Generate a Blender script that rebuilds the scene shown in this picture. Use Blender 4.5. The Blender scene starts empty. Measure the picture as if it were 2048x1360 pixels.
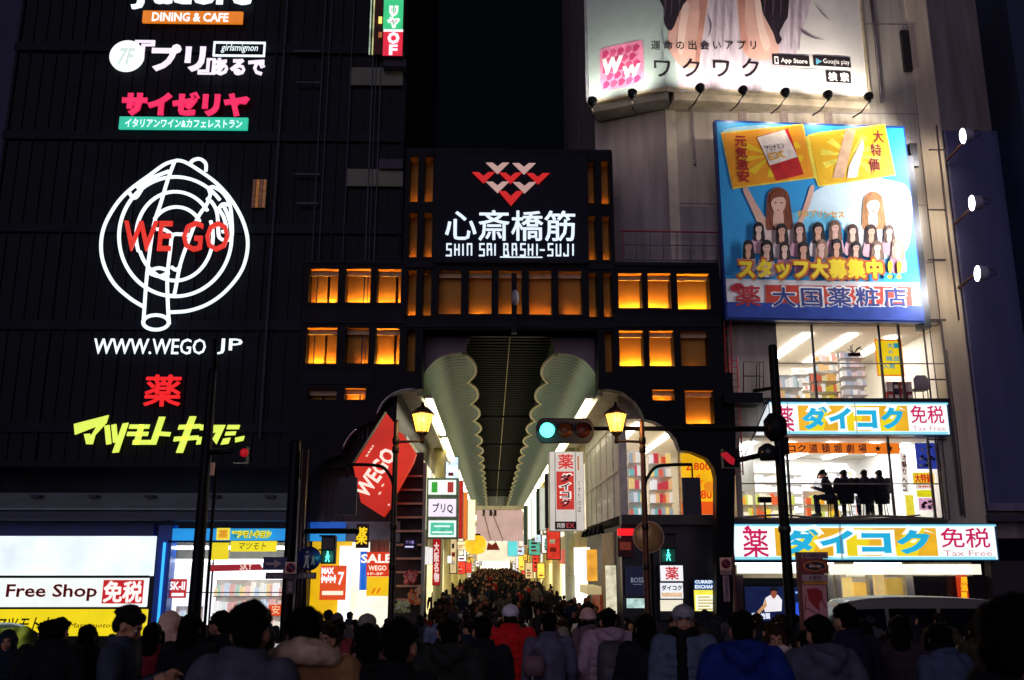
import bpy, bmesh, math, random
from mathutils import Vector, Matrix, noise
S = bpy.context.scene
COL = S.collection
rad = math.radians
pi = math.pi
rnd = random.Random(11)

# ---------------------------------------------------------------- camera
FPX, PITCH, YAW, EYE = 1850.0, math.atan(440 / 1850.0), rad(1.17), 3.2
cd = bpy.data.cameras.new('camera')
cam = bpy.data.objects.new('camera', cd)
COL.objects.link(cam)
cam.location = (0, 0, EYE)
cam.rotation_euler = (pi / 2 + PITCH, 0, -YAW)
cd.sensor_width = 36.0
cd.lens = 36.0 * FPX / 2048
cd.clip_start, cd.clip_end = 0.05, 1500
cd.dof.use_dof = True
cd.dof.focus_distance = 30.0
cd.dof.aperture_fstop = 2.2
S.camera = cam

# ---------------------------------------------------------------- night sky, dim city glow, exposure
w = bpy.data.worlds.new('World')
S.world = w
w.use_nodes = True
bg = w.node_tree.nodes['Background']
bg.inputs[0].default_value = (0.0011, 0.0014, 0.0026, 1)
bg.inputs[1].default_value = 1.0
sd = bpy.data.lights.new('city_glow', 'SUN')
sd.energy, sd.angle, sd.color = 0.5, rad(50), (0.86, 0.74, 1.0)
so = bpy.data.objects.new('city_glow', sd)
COL.objects.link(so)
so.rotation_euler = (rad(73), 0, rad(-12))
S.view_settings.view_transform = 'Standard'
S.view_settings.look = 'None'
S.view_settings.exposure = 0
S.view_settings.gamma = 1
S.cycles.max_bounces = 5
S.cycles.diffuse_bounces = 3
S.cycles.glossy_bounces = 2
S.cycles.transparent_max_bounces = 12
S.cycles.sample_clamp_indirect = 3
S.cycles.caustics_reflective = False
S.cycles.caustics_refractive = False
S.cycles.use_denoising = True

# ---------------------------------------------------------------- a photo pixel -> a point of the plane y = Y
_F = Vector((math.sin(YAW) * math.cos(PITCH), math.cos(YAW) * math.cos(PITCH), math.sin(PITCH)))
_R = Vector((math.cos(YAW), -math.sin(YAW), 0))
_U = _R.cross(_F)


def W(px, py, Y):
    d = _F + _R * ((px - 1024) / FPX) + _U * ((680 - py) / FPX)
    t = Y / d.y
    return (d.x * t, EYE + d.z * t)


def rectw(x0, y0, x1, y1, Y):
    ym = (y0 + y1) / 2
    xm = (x0 + x1) / 2
    return W(x0, ym, Y)[0], W(xm, y1, Y)[1], W(x1, ym, Y)[0], W(xm, y0, Y)[1]


def gz(y):                                     # the slope from the bridge down to the street
    return max(0.0, 1.45 - 0.05 * max(0.0, y))


# ---------------------------------------------------------------- materials
def lin(h):
    h = h.lstrip('#')
    v = [int(h[i:i + 2], 16) / 255 for i in (0, 2, 4)]
    return tuple(c / 12.92 if c <= 0.04045 else ((c + 0.055) / 1.055) ** 2.4 for c in v)


_M = {}


def mat(h, rough=0.65, metal=0.0, var=0.22, scale=3.0, bump=0.0, spec=0.4, stretch=(1, 1, 1)):
    k = ('m', h, rough, metal, var, scale, bump, spec, stretch)
    if k in _M:
        return _M[k]
    m = bpy.data.materials.new('paint_' + h.lstrip('#'))
    m.use_nodes = True
    n, l = m.node_tree.nodes, m.node_tree.links
    b = n['Principled BSDF']
    c = lin(h)
    b.inputs['Roughness'].default_value = rough
    b.inputs['Metallic'].default_value = metal
    b.inputs['Specular IOR Level'].default_value = spec
    tc = n.new('ShaderNodeTexCoord')
    mp = n.new('ShaderNodeMapping')
    mp.inputs['Scale'].default_value = stretch
    nz = n.new('ShaderNodeTexNoise')
    nz.inputs['Scale'].default_value = scale
    nz.inputs['Detail'].default_value = 6
    l.new(tc.outputs['Object'], mp.inputs[0])
    l.new(mp.outputs[0], nz.inputs[0])
    mr = n.new('ShaderNodeMapRange')
    mr.inputs[1].default_value, mr.inputs[2].default_value = 0.3, 0.7
    mr.inputs[3].default_value, mr.inputs[4].default_value = 1 - var, 1 + var
    l.new(nz.outputs[0], mr.inputs[0])
    mx = n.new('ShaderNodeVectorMath')
    mx.operation = 'SCALE'
    mx.inputs[0].default_value = c
    l.new(mr.outputs[0], mx.inputs['Scale'])
    l.new(mx.outputs[0], b.inputs['Base Color'])
    if bump:
        bp = n.new('ShaderNodeBump')
        bp.inputs['Strength'].default_value = bump
        bp.inputs['Distance'].default_value = 0.02
        l.new(nz.outputs[0], bp.inputs['Height'])
        l.new(bp.outputs[0], b.inputs['Normal'])
    _M[k] = m
    return m


def emi(h, s=1.0, var=0.06, sample=True, scale=1.5):
    k = ('e', h, s, var, sample, scale)
    if k in _M:
        return _M[k]
    m = bpy.data.materials.new('lit_' + h.lstrip('#'))
    m.use_nodes = True
    n, l = m.node_tree.nodes, m.node_tree.links
    b = n['Principled BSDF']
    c = lin(h)
    b.inputs['Base Color'].default_value = (c[0] * .5, c[1] * .5, c[2] * .5, 1)
    b.inputs['Roughness'].default_value = 0.4
    b.inputs['Emission Color'].default_value = (*c, 1)
    tc = n.new('ShaderNodeTexCoord')
    nz = n.new('ShaderNodeTexNoise')
    nz.inputs['Scale'].default_value = scale
    l.new(tc.outputs['Object'], nz.inputs[0])
    mr = n.new('ShaderNodeMapRange')
    mr.inputs[1].default_value, mr.inputs[2].default_value = 0.3, 0.7
    mr.inputs[3].default_value, mr.inputs[4].default_value = s * (1 - var), s * (1 + var)
    l.new(nz.outputs[0], mr.inputs[0])
    l.new(mr.outputs[0], b.inputs['Emission Strength'])
    m.cycles.emission_sampling = 'FRONT' if sample else 'NONE'
    _M[k] = m
    return m


def glass(tint='#ffffff', refl=0.07):
    k = ('g', tint, refl)
    if k in _M:
        return _M[k]
    m = bpy.data.materials.new('window_glass')
    m.use_nodes = True
    n, l = m.node_tree.nodes, m.node_tree.links
    n.remove(n['Principled BSDF'])
    o = n['Material Output']
    t = n.new('ShaderNodeBsdfTransparent')
    t.inputs[0].default_value = (*lin(tint), 1)
    g = n.new('ShaderNodeBsdfGlossy')
    g.inputs['Roughness'].default_value = 0.03
    mx = n.new('ShaderNodeMixShader')
    mx.inputs[0].default_value = refl
    l.new(t.outputs[0], mx.inputs[1])
    l.new(g.outputs[0], mx.inputs[2])
    l.new(mx.outputs[0], o.inputs[0])
    _M[k] = m
    return m


def cloth(rough=0.85, k2='cloth'):             # colour comes from the object's own colour
    k = ('c', rough, k2)
    if k in _M:
        return _M[k]
    m = bpy.data.materials.new(k2)
    m.use_nodes = True
    n, l = m.node_tree.nodes, m.node_tree.links
    b = n['Principled BSDF']
    b.inputs['Roughness'].default_value = rough
    b.inputs['Specular IOR Level'].default_value = 0.07
    oi = n.new('ShaderNodeObjectInfo')
    tc = n.new('ShaderNodeTexCoord')
    nz = n.new('ShaderNodeTexNoise')
    nz.inputs['Scale'].default_value = 14
    nz.inputs['Detail'].default_value = 5
    l.new(tc.outputs['Object'], nz.inputs[0])
    mr = n.new('ShaderNodeMapRange')
    mr.inputs[1].default_value, mr.inputs[2].default_value = 0.3, 0.7
    mr.inputs[3].default_value, mr.inputs[4].default_value = 0.75, 1.2
    l.new(nz.outputs[0], mr.inputs[0])
    mx = n.new('ShaderNodeVectorMath')
    mx.operation = 'SCALE'
    l.new(oi.outputs['Color'], mx.inputs[0])
    l.new(mr.outputs[0], mx.inputs['Scale'])
    l.new(mx.outputs[0], b.inputs['Base Color'])
    bp = n.new('ShaderNodeBump')
    bp.inputs['Strength'].default_value = 0.35
    bp.inputs['Distance'].default_value = 0.01
    l.new(nz.outputs[0], bp.inputs['Height'])
    l.new(bp.outputs[0], b.inputs['Normal'])
    _M[k] = m
    return m


# ---------------------------------------------------------------- lettering
_T = {}


def glyphs(s, bold=0.0, shear=0.0, res=2):
    k = (s, bold, shear, res)
    if k not in _T:
        c = bpy.data.curves.new('lettering', 'FONT')
        c.body = s
        c.resolution_u = res
        c.offset = bold
        c.shear = shear
        o = bpy.data.objects.new('lettering', c)
        COL.objects.link(o)
        me = bpy.data.meshes.new_from_object(o.evaluated_get(bpy.context.evaluated_depsgraph_get()))
        v = [(p.co.x, p.co.y) for p in me.vertices]
        f = [tuple(p.vertices) for p in me.polygons]
        COL.objects.unlink(o)
        bpy.data.objects.remove(o)
        bpy.data.curves.remove(c)
        bpy.data.meshes.remove(me)
        _T[k] = (v, f)
    return _T[k]


# ---------------------------------------------------------------- mesh collector
class MB:
    def __init__(s, xf=None):
        s.v, s.f, s.fm, s.m, s.xf = [], [], [], [], xf
        s.smooth = set()

    def mi(s, m):
        if m not in s.m:
            s.m.append(m)
        return s.m.index(m)

    def add(s, vs, fs, m, smooth=False):
        b = len(s.v)
        for p in vs:
            p = Vector(p)
            s.v.append(s.xf @ p if s.xf else p)
        i = s.mi(m)
        for f in fs:
            if smooth:
                s.smooth.add(len(s.f))
            s.f.append(tuple(b + j for j in f))
            s.fm.append(i)
        return s

    def box(s, x0, y0, z0, x1, y1, z1, m):
        x0, x1 = min(x0, x1), max(x0, x1)
        y0, y1 = min(y0, y1), max(y0, y1)
        z0, z1 = min(z0, z1), max(z0, z1)
        v = [(x, y, z) for z in (z0, z1) for y in (y0, y1) for x in (x0, x1)]
        return s.add(v, [(0, 2, 3, 1), (4, 5, 7, 6), (0, 1, 5, 4), (2, 6, 7, 3), (0, 4, 6, 2), (1, 3, 7, 5)], m)

    def quad(s, pts, m):
        return s.add(pts, [tuple(range(len(pts)))], m)

    def prism(s, poly, y0, y1, m):               # poly in (x, z), extruded along y
        n = len(poly)
        v = [(x, y0, z) for x, z in poly] + [(x, y1, z) for x, z in poly]
        a = sum(poly[i][0] * poly[(i + 1) % n][1] - poly[(i + 1) % n][0] * poly[i][1] for i in range(n))
        fr, bk = tuple(range(n)), tuple(range(2 * n - 1, n - 1, -1))
        sd = [(i, (i + 1) % n, n + (i + 1) % n, n + i) for i in range(n)]
        if a > 0:
            fs = [fr, bk] + [tuple(reversed(q)) for q in sd]
        else:
            fs = [tuple(reversed(fr)), tuple(reversed(bk))] + sd
        return s.add(v, fs, m)

    def px(s, x0, y0, x1, y1, Y, m, d=0.06):     # upright box whose front lies at y = Y
        a, b, c, e = rectw(x0, y0, x1, y1, Y)
        return s.box(a, Y, b, c, Y + d, e, m)

    def ppoly(s, pts, Y, m, d=0.02):
        return s.prism([W(x, y, Y) for x, y in pts], Y, Y + d, m)

    def tube(s, pts, r, m, n=8, cap=True, closed=False):
        pts = [Vector(p) for p in pts]
        k = len(pts)
        rs = r if isinstance(r, (list, tuple)) else [r] * k
        vs, fs = [], []
        up = None
        for i, p in enumerate(pts):
            if closed:
                t = pts[(i + 1) % k] - pts[i - 1]
            else:
                t = pts[min(i + 1, k - 1)] - pts[max(i - 1, 0)]
            t = t.normalized() if t.length > 1e-9 else Vector((0, 0, 1))
            if up is None:
                up = t.orthogonal().normalized()
            else:
                up = (up - t * up.dot(t))
                up = up.normalized() if up.length > 1e-6 else t.orthogonal().normalized()
            sd = t.cross(up)
            for j in range(n):
                a = 2 * pi * j / n
                vs.append(p + (up * math.cos(a) + sd * math.sin(a)) * rs[i])
        for i in range(k if closed else k - 1):
            a, b = i * n, ((i + 1) % k) * n
            for j in range(n):
                j2 = (j + 1) % n
                fs.append((a + j, a + j2, b + j2, b + j))
        if cap and not closed:
            fs.append(tuple(range(n - 1, -1, -1)))
            fs.append(tuple((k - 1) * n + j for j in range(n)))
        return s.add(vs, fs, m, smooth=n > 5)

    def lathe(s, prof, c, m, n=16, axis='z'):    # prof: (radius, height)
        vs, fs = [], []
        for r, h in prof:
            for j in range(n):
                a = 2 * pi * j / n
                x, y = r * math.cos(a), r * math.sin(a)
                vs.append((c[0] + x, c[1] + y, c[2] + h) if axis == 'z' else
                          ((c[0] + x, c[1] + h, c[2] + y) if axis == 'y' else (c[0] + h, c[1] + x, c[2] + y)))
        for i in range(len(prof) - 1):
            for j in range(n):
                j2 = (j + 1) % n
                q = (i * n + j, i * n + j2, (i + 1) * n + j2, (i + 1) * n + j)
                fs.append(q if axis != 'y' else tuple(reversed(q)))
        e = (len(prof) - 1) * n
        c0, c1 = tuple(range(n - 1, -1, -1)), tuple(e + j for j in range(n))
        fs += [c0, c1] if axis != 'y' else [tuple(reversed(c0)), tuple(reversed(c1))]
        return s.add(vs, fs, m, smooth=True)

    def text(s, t, x0, z0, x1, z1, y, m, bold=0.0, shear=0.0, d=0.0, rot=0.0, res=2):
        kanji = any('\u4e00' <= ch <= '\u9fff' for ch in t)
        if kanji and bold and not d == -1:
            hgt = (z1 - z0)
            o = bold * hgt * 1.1
            for i, (dx, dz) in enumerate(((-o, 0), (o, 0), (0, o), (0, -o), (-o * .7, o * .7), (o * .7, o * .7), (-o * .7, -o * .7), (o * .7, -o * .7))):
                s.text(t, x0 + dx, z0 + dz, x1 + dx, z1 + dz, y + .0006 * (i + 1), m, 0, shear, -1, rot, res)
            bold = 0
        v, f = glyphs(t, bold, shear, res)
        if not v:
            return s
        a0, a1 = min(p[0] for p in v), max(p[0] for p in v)
        b0, b1 = min(p[1] for p in v), max(p[1] for p in v)
        if len(t) == 1 and '\u3040' <= t <= '\u9fff':
            a0, a1, b0, b1 = .04, .96, -.07, .83
        sx, sz = (x1 - x0) / (a1 - a0), (z1 - z0) / (b1 - b0)
        cx, cz = (x0 + x1) / 2, (z0 + z1) / 2
        cr, sr = math.cos(rot), math.sin(rot)
        q = []
        for p in v:
            x, z = x0 + (p[0] - a0) * sx, z0 + (p[1] - b0) * sz
            if rot:
                x, z = cx + (x - cx) * cr - (z - cz) * sr, cz + (x - cx) * sr + (z - cz) * cr
            q.append((x, z))
        s.add([(x, y, z) for x, z in q], f, m)
        if d > 0:                                # channel letters: give the glyph outlines their depth
            cnt = {}
            for g in f:
                for i in range(len(g)):
                    e = (g[i], g[(i + 1) % len(g)])
                    cnt[e] = 1
            ed = [e for e in cnt if (e[1], e[0]) not in cnt]
            vs, fs = [], []
            for a, b in ed:
                i = len(vs)
                vs += [(q[a][0], y, q[a][1]), (q[b][0], y, q[b][1]), (q[b][0], y + d, q[b][1]), (q[a][0], y + d, q[a][1])]
                fs.append((i, i + 3, i + 2, i + 1))
            s.add(vs, fs, m)
        return s

    def ptext(s, t, x0, y0, x1, y1, Y, m, **k):
        a, b, c, e = rectw(x0, y0, x1, y1, Y)
        return s.text(t, a, b, c, e, Y, m, **k)

    def pcol(s, t, x0, y0, x1, y1, Y, m, **k):   # text set vertically
        h = (y1 - y0) / len(t)
        for i, ch in enumerate(t):
            s.ptext(ch, x0, y0 + i * h + h * .06, x1, y0 + (i + 1) * h - h * .06, Y, m, **k)
        return s

    def build(s, name, parent=None, loc=None):
        me = bpy.data.meshes.new(name)
        if loc is None:
            loc = Vector((0, 0, 0))
            if parent is not None:
                o = parent
                while o is not None:
                    loc = loc + o.location
                    o = o.parent
            elif s.v:
                xs, ys, zs = [[p[i] for p in s.v] for i in range(3)]
                loc = Vector(((min(xs) + max(xs)) / 2, (min(ys) + max(ys)) / 2, min(zs)))
        loc = Vector(loc)
        me.from_pydata([p - loc for p in s.v], [], s.f)
        for m in s.m:
            me.materials.append(m)
        for i, p in enumerate(me.polygons):
            p.material_index = s.fm[i]
            if i in s.smooth:
                p.use_smooth = True
        me.update()
        o = bpy.data.objects.new(name, me)
        COL.objects.link(o)
        if parent is not None:
            o.parent = parent
        else:
            o.location = loc
        return o


def tag(o, label=None, cat=None, group=None, kind=None):
    for k, v in (('label', label), ('category', cat), ('group', group), ('kind', kind)):
        if v:
            o[k] = v
    return o


def thing(name, label, cat, loc=(0, 0, 0), group=None):
    o = bpy.data.objects.new(name, None)
    o.empty_display_size = 0.2
    COL.objects.link(o)
    o.location = loc
    return tag(o, label, cat, group)


def lamp(name, typ, loc, energy, color, parent=None, size=0.1, target=None, spot=None, blend=0.5):
    d = bpy.data.lights.new(name, typ)
    d.energy, d.color = energy, color
    if typ == 'AREA':
        d.size = size
    else:
        d.shadow_soft_size = size
    if typ == 'SPOT':
        d.spot_size, d.spot_blend = spot or rad(70), blend
    o = bpy.data.objects.new(name, d)
    COL.objects.link(o)
    o.location = loc
    if target is not None:
        o.rotation_euler = (Vector(target) - Vector(loc)).to_track_quat('-Z', 'Y').to_euler()
    if parent is not None:
        o.parent = parent
        o.location = Vector(loc) - parent.location
    return o


def kids(o):
    return [c for c in bpy.data.objects if c.parent is o]


def smooth_path(p, k=6, closed=False):           # Catmull-Rom
    out = []
    n = len(p)
    for i in range(n if closed else n - 1):
        g = lambda j: Vector(p[j % n] if closed else p[min(max(j, 0), n - 1)])
        a, b, c, d = g(i - 1), g(i), g(i + 1), g(i + 2)
        for j in range(k):
            t = j / k
            out.append(0.5 * (2 * b + (c - a) * t + (2 * a - 5 * b + 4 * c - d) * t * t + (3 * b - a - 3 * c + d) * t ** 3))
    if not closed:
        out.append(Vector(p[-1]))
    return out


CX = W(1019, 705, 32)[0]                         # the middle of the arcade


# ================================================================ the setting: ground, river street, far buildings
def wall_holes(mb, x0, z0, x1, z1, holes, y, d, m, mr=None):
    """an upright wall facing -y with rectangular openings whose reveals run back by d"""
    xs = sorted({x0, x1, *[min(max(h[i], x0), x1) for h in holes for i in (0, 2)]})
    zs = sorted({z0, z1, *[min(max(h[i], z0), z1) for h in holes for i in (1, 3)]})
    for a, b in zip(xs, xs[1:]):
        for c, e in zip(zs, zs[1:]):
            mx, mz = (a + b) / 2, (c + e) / 2
            if any(h[0] < mx < h[2] and h[1] < mz < h[3] for h in holes):
                continue
            mb.quad([(a, y, c), (b, y, c), (b, y, e), (a, y, e)], m)
    mr = mr or m
    for a, c, b, e in holes:
        q = y + d
        mb.quad([(a, y, c), (a, q, c), (b, q, c), (b, y, c)], mr)
        mb.quad([(a, y, e), (b, y, e), (b, q, e), (a, q, e)], mr)
        mb.quad([(a, y, c), (a, y, e), (a, q, e), (a, q, c)], mr)
        mb.quad([(b, y, c), (b, q, c), (b, q, e), (b, y, e)], mr)


asph = mat('#2c2b2d', rough=0.55, var=0.35, scale=2.5, bump=0.2)
mb = MB()
ys = [-60, 0, 5, 10, 15, 20, 25, 29, 31, 60, 120, 260, 600]
for a, b in zip(ys, ys[1:]):
    mb.quad([(-400, a, gz(a)), (400, a, gz(a)), (400, b, gz(b)), (-400, b, gz(b))], asph)
tag(mb.build('ground', loc=(0, 0, 0)), kind='structure')
pav = mat('#57514b', rough=0.45, var=0.3, scale=6, bump=0.15)
mb = MB().quad([(CX - 3.6, 29.2, 0.004), (CX + 3.6, 29.2, 0.004), (CX + 3.6, 250, 0.004), (CX - 3.6, 250, 0.004)], pav)
tag(mb.build('pavement', loc=(0, 0, 0)), kind='structure')
mb = MB()                                        # crossing stripes on the street below the bridge
st = mat('#8d8a86', var=0.4, scale=5)
for i in range(9):
    x = CX - 5.2 + i * 1.3
    mb.quad([(x, 22.0, gz(22) + .004), (x + .6, 22.0, gz(22) + .004), (x + .6, 24.9, gz(24.9) + .004), (x, 24.9, gz(24.9) + .004)], st)
tag(mb.build('road_marking', loc=(0, 0, 0)), kind='structure')

# ---------------------------------------------------------------- dark glass building with the neon signs
DARK = mat('#11121b', rough=0.3, var=0.35, scale=0.6, spec=0.05)
DARK2 = mat('#171824', rough=0.4, var=0.4, scale=0.8, spec=0.06)
EDGE = mat('#2e2e3c', rough=0.35, metal=0.2, var=0.3, spec=.15)
YB = 30.0
XL0 = W(45, 0, YB)[0]
XL1 = CX - 3.72
bL = thing('glass_office_building', 'dark glass building carrying the column of glowing neon signs', 'building', ((XL0 + XL1) / 2, YB, 0))
mb = MB()
mb.box(XL0, YB, 6.1, XL1, YB + 16, 40, DARK)
mb.box(XL0, YB + 2.2, 0, XL1, YB + 16, 6.098, DARK2)
mb.build('wall', bL)
mb = MB()                                        # mullions and floor bands: the facade's relief
for i in range(31):
    x = XL0 + .1 + i * (XL1 - XL0 - .2) / 30
    t = 0.018 + 0.02 * (i % 5 == 0)
    mb.box(x - t, YB - .05 - .03 * (i % 5 == 0), 6.3, x + t, YB - .002, 39.5, DARK2)
for k in range(9):
    z = 7.2 + k * 3.4
    mb.box(XL0, YB - .12, z, XL1, YB - .09, z + .32, DARK2)
for px_, w_ in ((735, .02), (752, .018), (643, .015), (630, .015), (742, .012), (690, .012), (550, .012), (548, .012)):
    x = W(px_, 450, YB)[0]
    mb.box(x - w_, YB - .2, 7, x + w_, YB - .16, 39, EDGE)
for y0, y1, x0, x1 in ((346, 350, 590, 640), (404, 408, 592, 636), (163, 166, 592, 640), (100, 104, 588, 640), (990, 1000, 530, 548), (988, 994, 425, 440), (990, 996, 180, 215), (988, 993, 80, 105)):
    mb.px(x0, y0, x1, y1, YB - .24, EDGE, .04)
mb.build('cladding', bL)
mb = MB()
a, b, c, e = rectw(506, 362, 534, 418, YB)
for i, h in enumerate(('#5a3410', '#a8641c', '#6a3c14', '#8a5a2a')):
    mb.box(a + (c - a) * i / 4 + .01, YB - .14, b, a + (c - a) * (i + 1) / 4 - .01, YB - .125, e, emi(h, .45, .5, False, 8))
mb.build('window', bL)
mb = MB()
mb.px(692, 338, 806, 372, YB - .16, emi('#1e1a0a', .5, .5, False), .05)
mb.px(758, 318, 806, 337, YB - .3, mat('#3a3244'), .2)
mb.build('window', bL)
mb = MB()
mb.px(766, 116, 810, 132, YB - .5, mat('#241c2c'), .4)
mb.px(700, 135, 806, 170, YB - .16, emi('#1c1a08', .5, .5, False), .05)
mb.build('window', bL)
TEAL = mat('#31454a', rough=0.35, var=0.35, scale=1.2, stretch=(1, 1, 3))
mb = MB()
a = W(-60, 1020, 28.9)[0]
c = W(588, 1020, 28.9)[0]
z1, z0 = W(300, 986, 28.9)[1], W(300, 1040, 28.9)[1]
mb.box(a, 28.9, z0 + .35, c, YB, z1, TEAL)
mb.box(a, 28.86, z0 + .3, c, 29.0, z0 + .36, mat('#5f7a78', rough=.3))
mb.box(a, 28.9, z0, c, YB, z0 + .25, mat('#0d2340', rough=.4))
mb.build('canopy', bL)
for px_ in (72, 186, 300, 430, 540):
    x, z = W(px_, 992, 28.8)
    mb = MB().box(x - .14, 28.7, z - .05, x + .14, 28.88, z + .03, EDGE)
    mb.build('canopy_bracket', bL)

# storefront of that building: lit boards, blue pillars, fascia
BLUE = mat('#0f5fd0', rough=0.35, var=0.15)
mb = MB()
mb.px(308, 1050, 336, 1290, 29.6, BLUE, .5)
mb.px(318, 1085, 323, 1290, 29.56, emi('#38b8ff', 1.2), .03)
mb.build('pillar', bL)
mb = MB()
mb.px(336, 1057, 594, 1081, 29.62, emi('#1f9ff2', .75, .12), .25)
mb.px(336, 1081, 594, 1085, 29.6, mat('#0a3a80'), .2)
mb.build('fascia', bL)
mb = MB()
mb.px(608, 1044, 690, 1072, 30.3, emi('#1c66d8', .55, .2), .2)
mb.px(608, 1060, 690, 1082, 30.25, emi('#2b9ff0', .8, .1), .1)
mb.build('fascia', bL)
mb = MB()                                        # shop interior behind the glass
WHITE = mat('#e9e6df', var=0.05)
mb.px(337, 1119, 574, 1290, 30.9, emi('#f4f8ff', 1.25, .15), .05)
mb.px(337, 1085, 574, 1119, 30.85, mat('#6b6a5c'), .05)
mb.build('shop_interior', bL)
a, b, c, e = rectw(340, 1086, 571, 1290, 30.3)
MB().box(a, 30.05, e - .2, c, 30.12, e - .1, emi('#f8fcff', 9)).build('ceiling_light', bL)  # added glowing strip, put in to brighten the shelf behind the glass
MB().box(a, 30.3, e - .6, c, 30.4, e - .5, emi('#f8fcff', 5)).build('ceiling_light', bL)  # second added strip, also there to lift the shelf's brightness
mb = MB()
for x in (337, 379, 420, 571):
    mb.px(x, 1085, x + 3, 1290, 29.9, EDGE, .05)
mb.px(337, 1184, 574, 1186, 29.92, EDGE, .03)
mb.build('window_frame', bL)
mb = MB()
a, b, c, e = rectw(340, 1085, 571, 1290, 29.94)
mb.quad([(a, 29.945, b), (c, 29.945, b), (c, 29.945, e), (a, 29.945, e)], glass())
mb.build('window_pane', bL)
mb = MB()
mb.px(-40, 1072, 305, 1152, 29.75, emi('#e8f6fc', 1.08, .16, True, .9), .25)
mb.build('light_panel', bL)
mb = MB()
mb.px(-60, 1046, 308, 1072, 29.7, mat('#123a8a', rough=.4), .3)
mb.build('fascia', bL)
mb = MB()
mb.px(620, 1083, 700, 1290, 30.6, emi('#e8b810', .85, .15), .1)
mb.px(700, 1083, 780, 1290, 31.0, emi('#fff6e0', 1.1, .2), .1)
mb.build('shop_interior', bL)
mb = MB()
mb.px(676, 1092, 698, 1290, 30.2, emi('#f3f7ff', 1.5), .3)
mb.build('pillar', bL)
mb = MB()
x, z = W(727, 1140, 30.3)
mb.tube([(x, 30.3, W(727, 1180, 30.3)[1]), (x, 30.3, W(727, 1103, 30.3)[1])], .12, emi('#1e6fe0', .8), 12)
mb.build('pillar', bL)
mb = MB()                                        # return wall under the gate's arches
mb.px(640, 905, 846, 1042, 30.9, mat('#3c3a34', rough=.6, var=.3), .1)
mb.px(660, 1043, 800, 1084, 30.7, mat('#7d8a90', rough=.5), .2)
for i in range(5):
    mb.px(640 + i * 12, 930 + i * 2, 641.5 + i * 12, 1040, 30.85, EDGE, .04)
mb.build('wall', bL)

# the plain indigo neighbours
mb = MB().box(XL0 - 40, 31.5, 0, XL0 - .02, 60, 42, mat('#2b2b4c', rough=.7, var=.3, scale=.5))
tag(mb.build('office_block'), 'plain indigo block showing at the edge beyond the neon sign building', 'building')

# ================================================================ the arcade gate
G = 29.4
BLK = mat('#0e0e16', rough=0.4, var=0.3, scale=1.5, spec=0.06)
BLK2 = mat('#15151f', rough=0.45, var=0.3, scale=1.5, spec=0.08)
AMB = mat('#b8803c', rough=.6, var=.05, scale=1.2, spec=.05)
gate = thing('arcade_gate', 'black arcade gate with glowing amber windows over the shopping street', 'gate', (CX, G, 0))
WIN = {                                          # px rect, strength, lamps along the sill
    'big': [(617, 537, 676, 613, .75, 2), (691, 537, 741, 613, 1.0, 2), (754, 538, 802, 613, .75, 2),
            (612, 655, 673, 735, .85, 2), (690, 655, 737, 735, .35, 1.5), (750, 656, 799, 736, 1.0, 2),
            (1237, 546, 1284, 624, .75, 2), (1296, 546, 1342, 624, .95, 2), (1355, 547, 1420, 626, 1.05, 2),
            (1239, 661, 1287, 740, 1.0, 2), (1299, 661, 1348, 740, .95, 2), (1362, 662, 1418, 740, .012, 1)],
    'mid': [(876, 541, 922, 636, .10, 1.5), (937, 541, 983, 636, .32, 1), (997, 541, 1044, 636, .26, 1),
            (1058, 542, 1104, 637, .2, 1), (1117, 542, 1164, 637, .26, 1)],
    'col': [(819, 313, 836, 407, .2, 1), (849, 313, 866, 407, .2, 1), (817, 425, 834, 518, .2, 1), (847, 425, 864, 518, .22, 1),
            (814, 540, 832, 635, .2, 1), (845, 540, 862, 635, .12, 1), (812, 655, 830, 753, .05, 1),
            (1176, 322, 1190, 410, .02, 1), (1203, 322, 1219, 412, .2, 1), (1175, 432, 1192, 524, .14, 1), (1205, 432, 1221, 524, .2, 1),
            (1178, 545, 1194, 638, .10, 1), (1207, 545, 1224, 638, .16, 1), (1210, 660, 1227, 755, .16, 1)],
    'low': [(615, 778, 673, 808, .004, 1), (689, 776, 731, 808, .3, 1), (1305, 779, 1349, 809, .3, 1), (1371, 781, 1428, 856, .28, 1.6)],
}


def hole(p, Y):
    return rectw(p[0], p[1], p[2], p[3], Y)


H = {k: [hole(p, G) for p in v] for k, v in WIN.items()}


def R_(x0, y0, x1, y1, Y=G):
    return rectw(x0, y0, x1, y1, Y)


mb = MB()
D = 0.55
wl = R_(604, 528, 808, 742)
wr = R_(1228, 532, 1442, 742)
tw = R_(808, 303, 1228, 660)
zt, zb = wl[1], wl[3]
wall_holes(mb, wl[0], wl[1], tw[0], wl[3], H['big'][:6], G, D, BLK)
wall_holes(mb, tw[2], wl[1], wr[2], wl[3], H['big'][6:], G, D, BLK)
wall_holes(mb, tw[0], tw[1], tw[2], tw[3], H['mid'] + [h for h, p in zip(H['col'], WIN['col']) if p[3] < 650], G, D, BLK)
xa, xb = W(845, 700, G)[0], W(1196, 700, G)[0]
wall_holes(mb, tw[0], wl[1], xa, tw[1], [H['col'][6]], G, D, BLK)
wall_holes(mb, xb, wl[1], tw[2], tw[1], [H['col'][13]], G, D, BLK)
la, lb, lc, le = R_(578, 742, 745, 812)
wall_holes(mb, la, lb, lc, wl[1], H['low'][:2], G, D, BLK)
ra = R_(1297, 742, 1362, 835)
rb = R_(1362, 742, 1468, 862)
wall_holes(mb, ra[0], ra[1], rb[0], wl[1], [H['low'][2]], G, D, BLK)
wall_holes(mb, rb[0], rb[1], rb[2], wl[1], [H['low'][3]], G, D, BLK)


def gp(pts):
    return [W(x, y, G) for x, y in pts]


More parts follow.
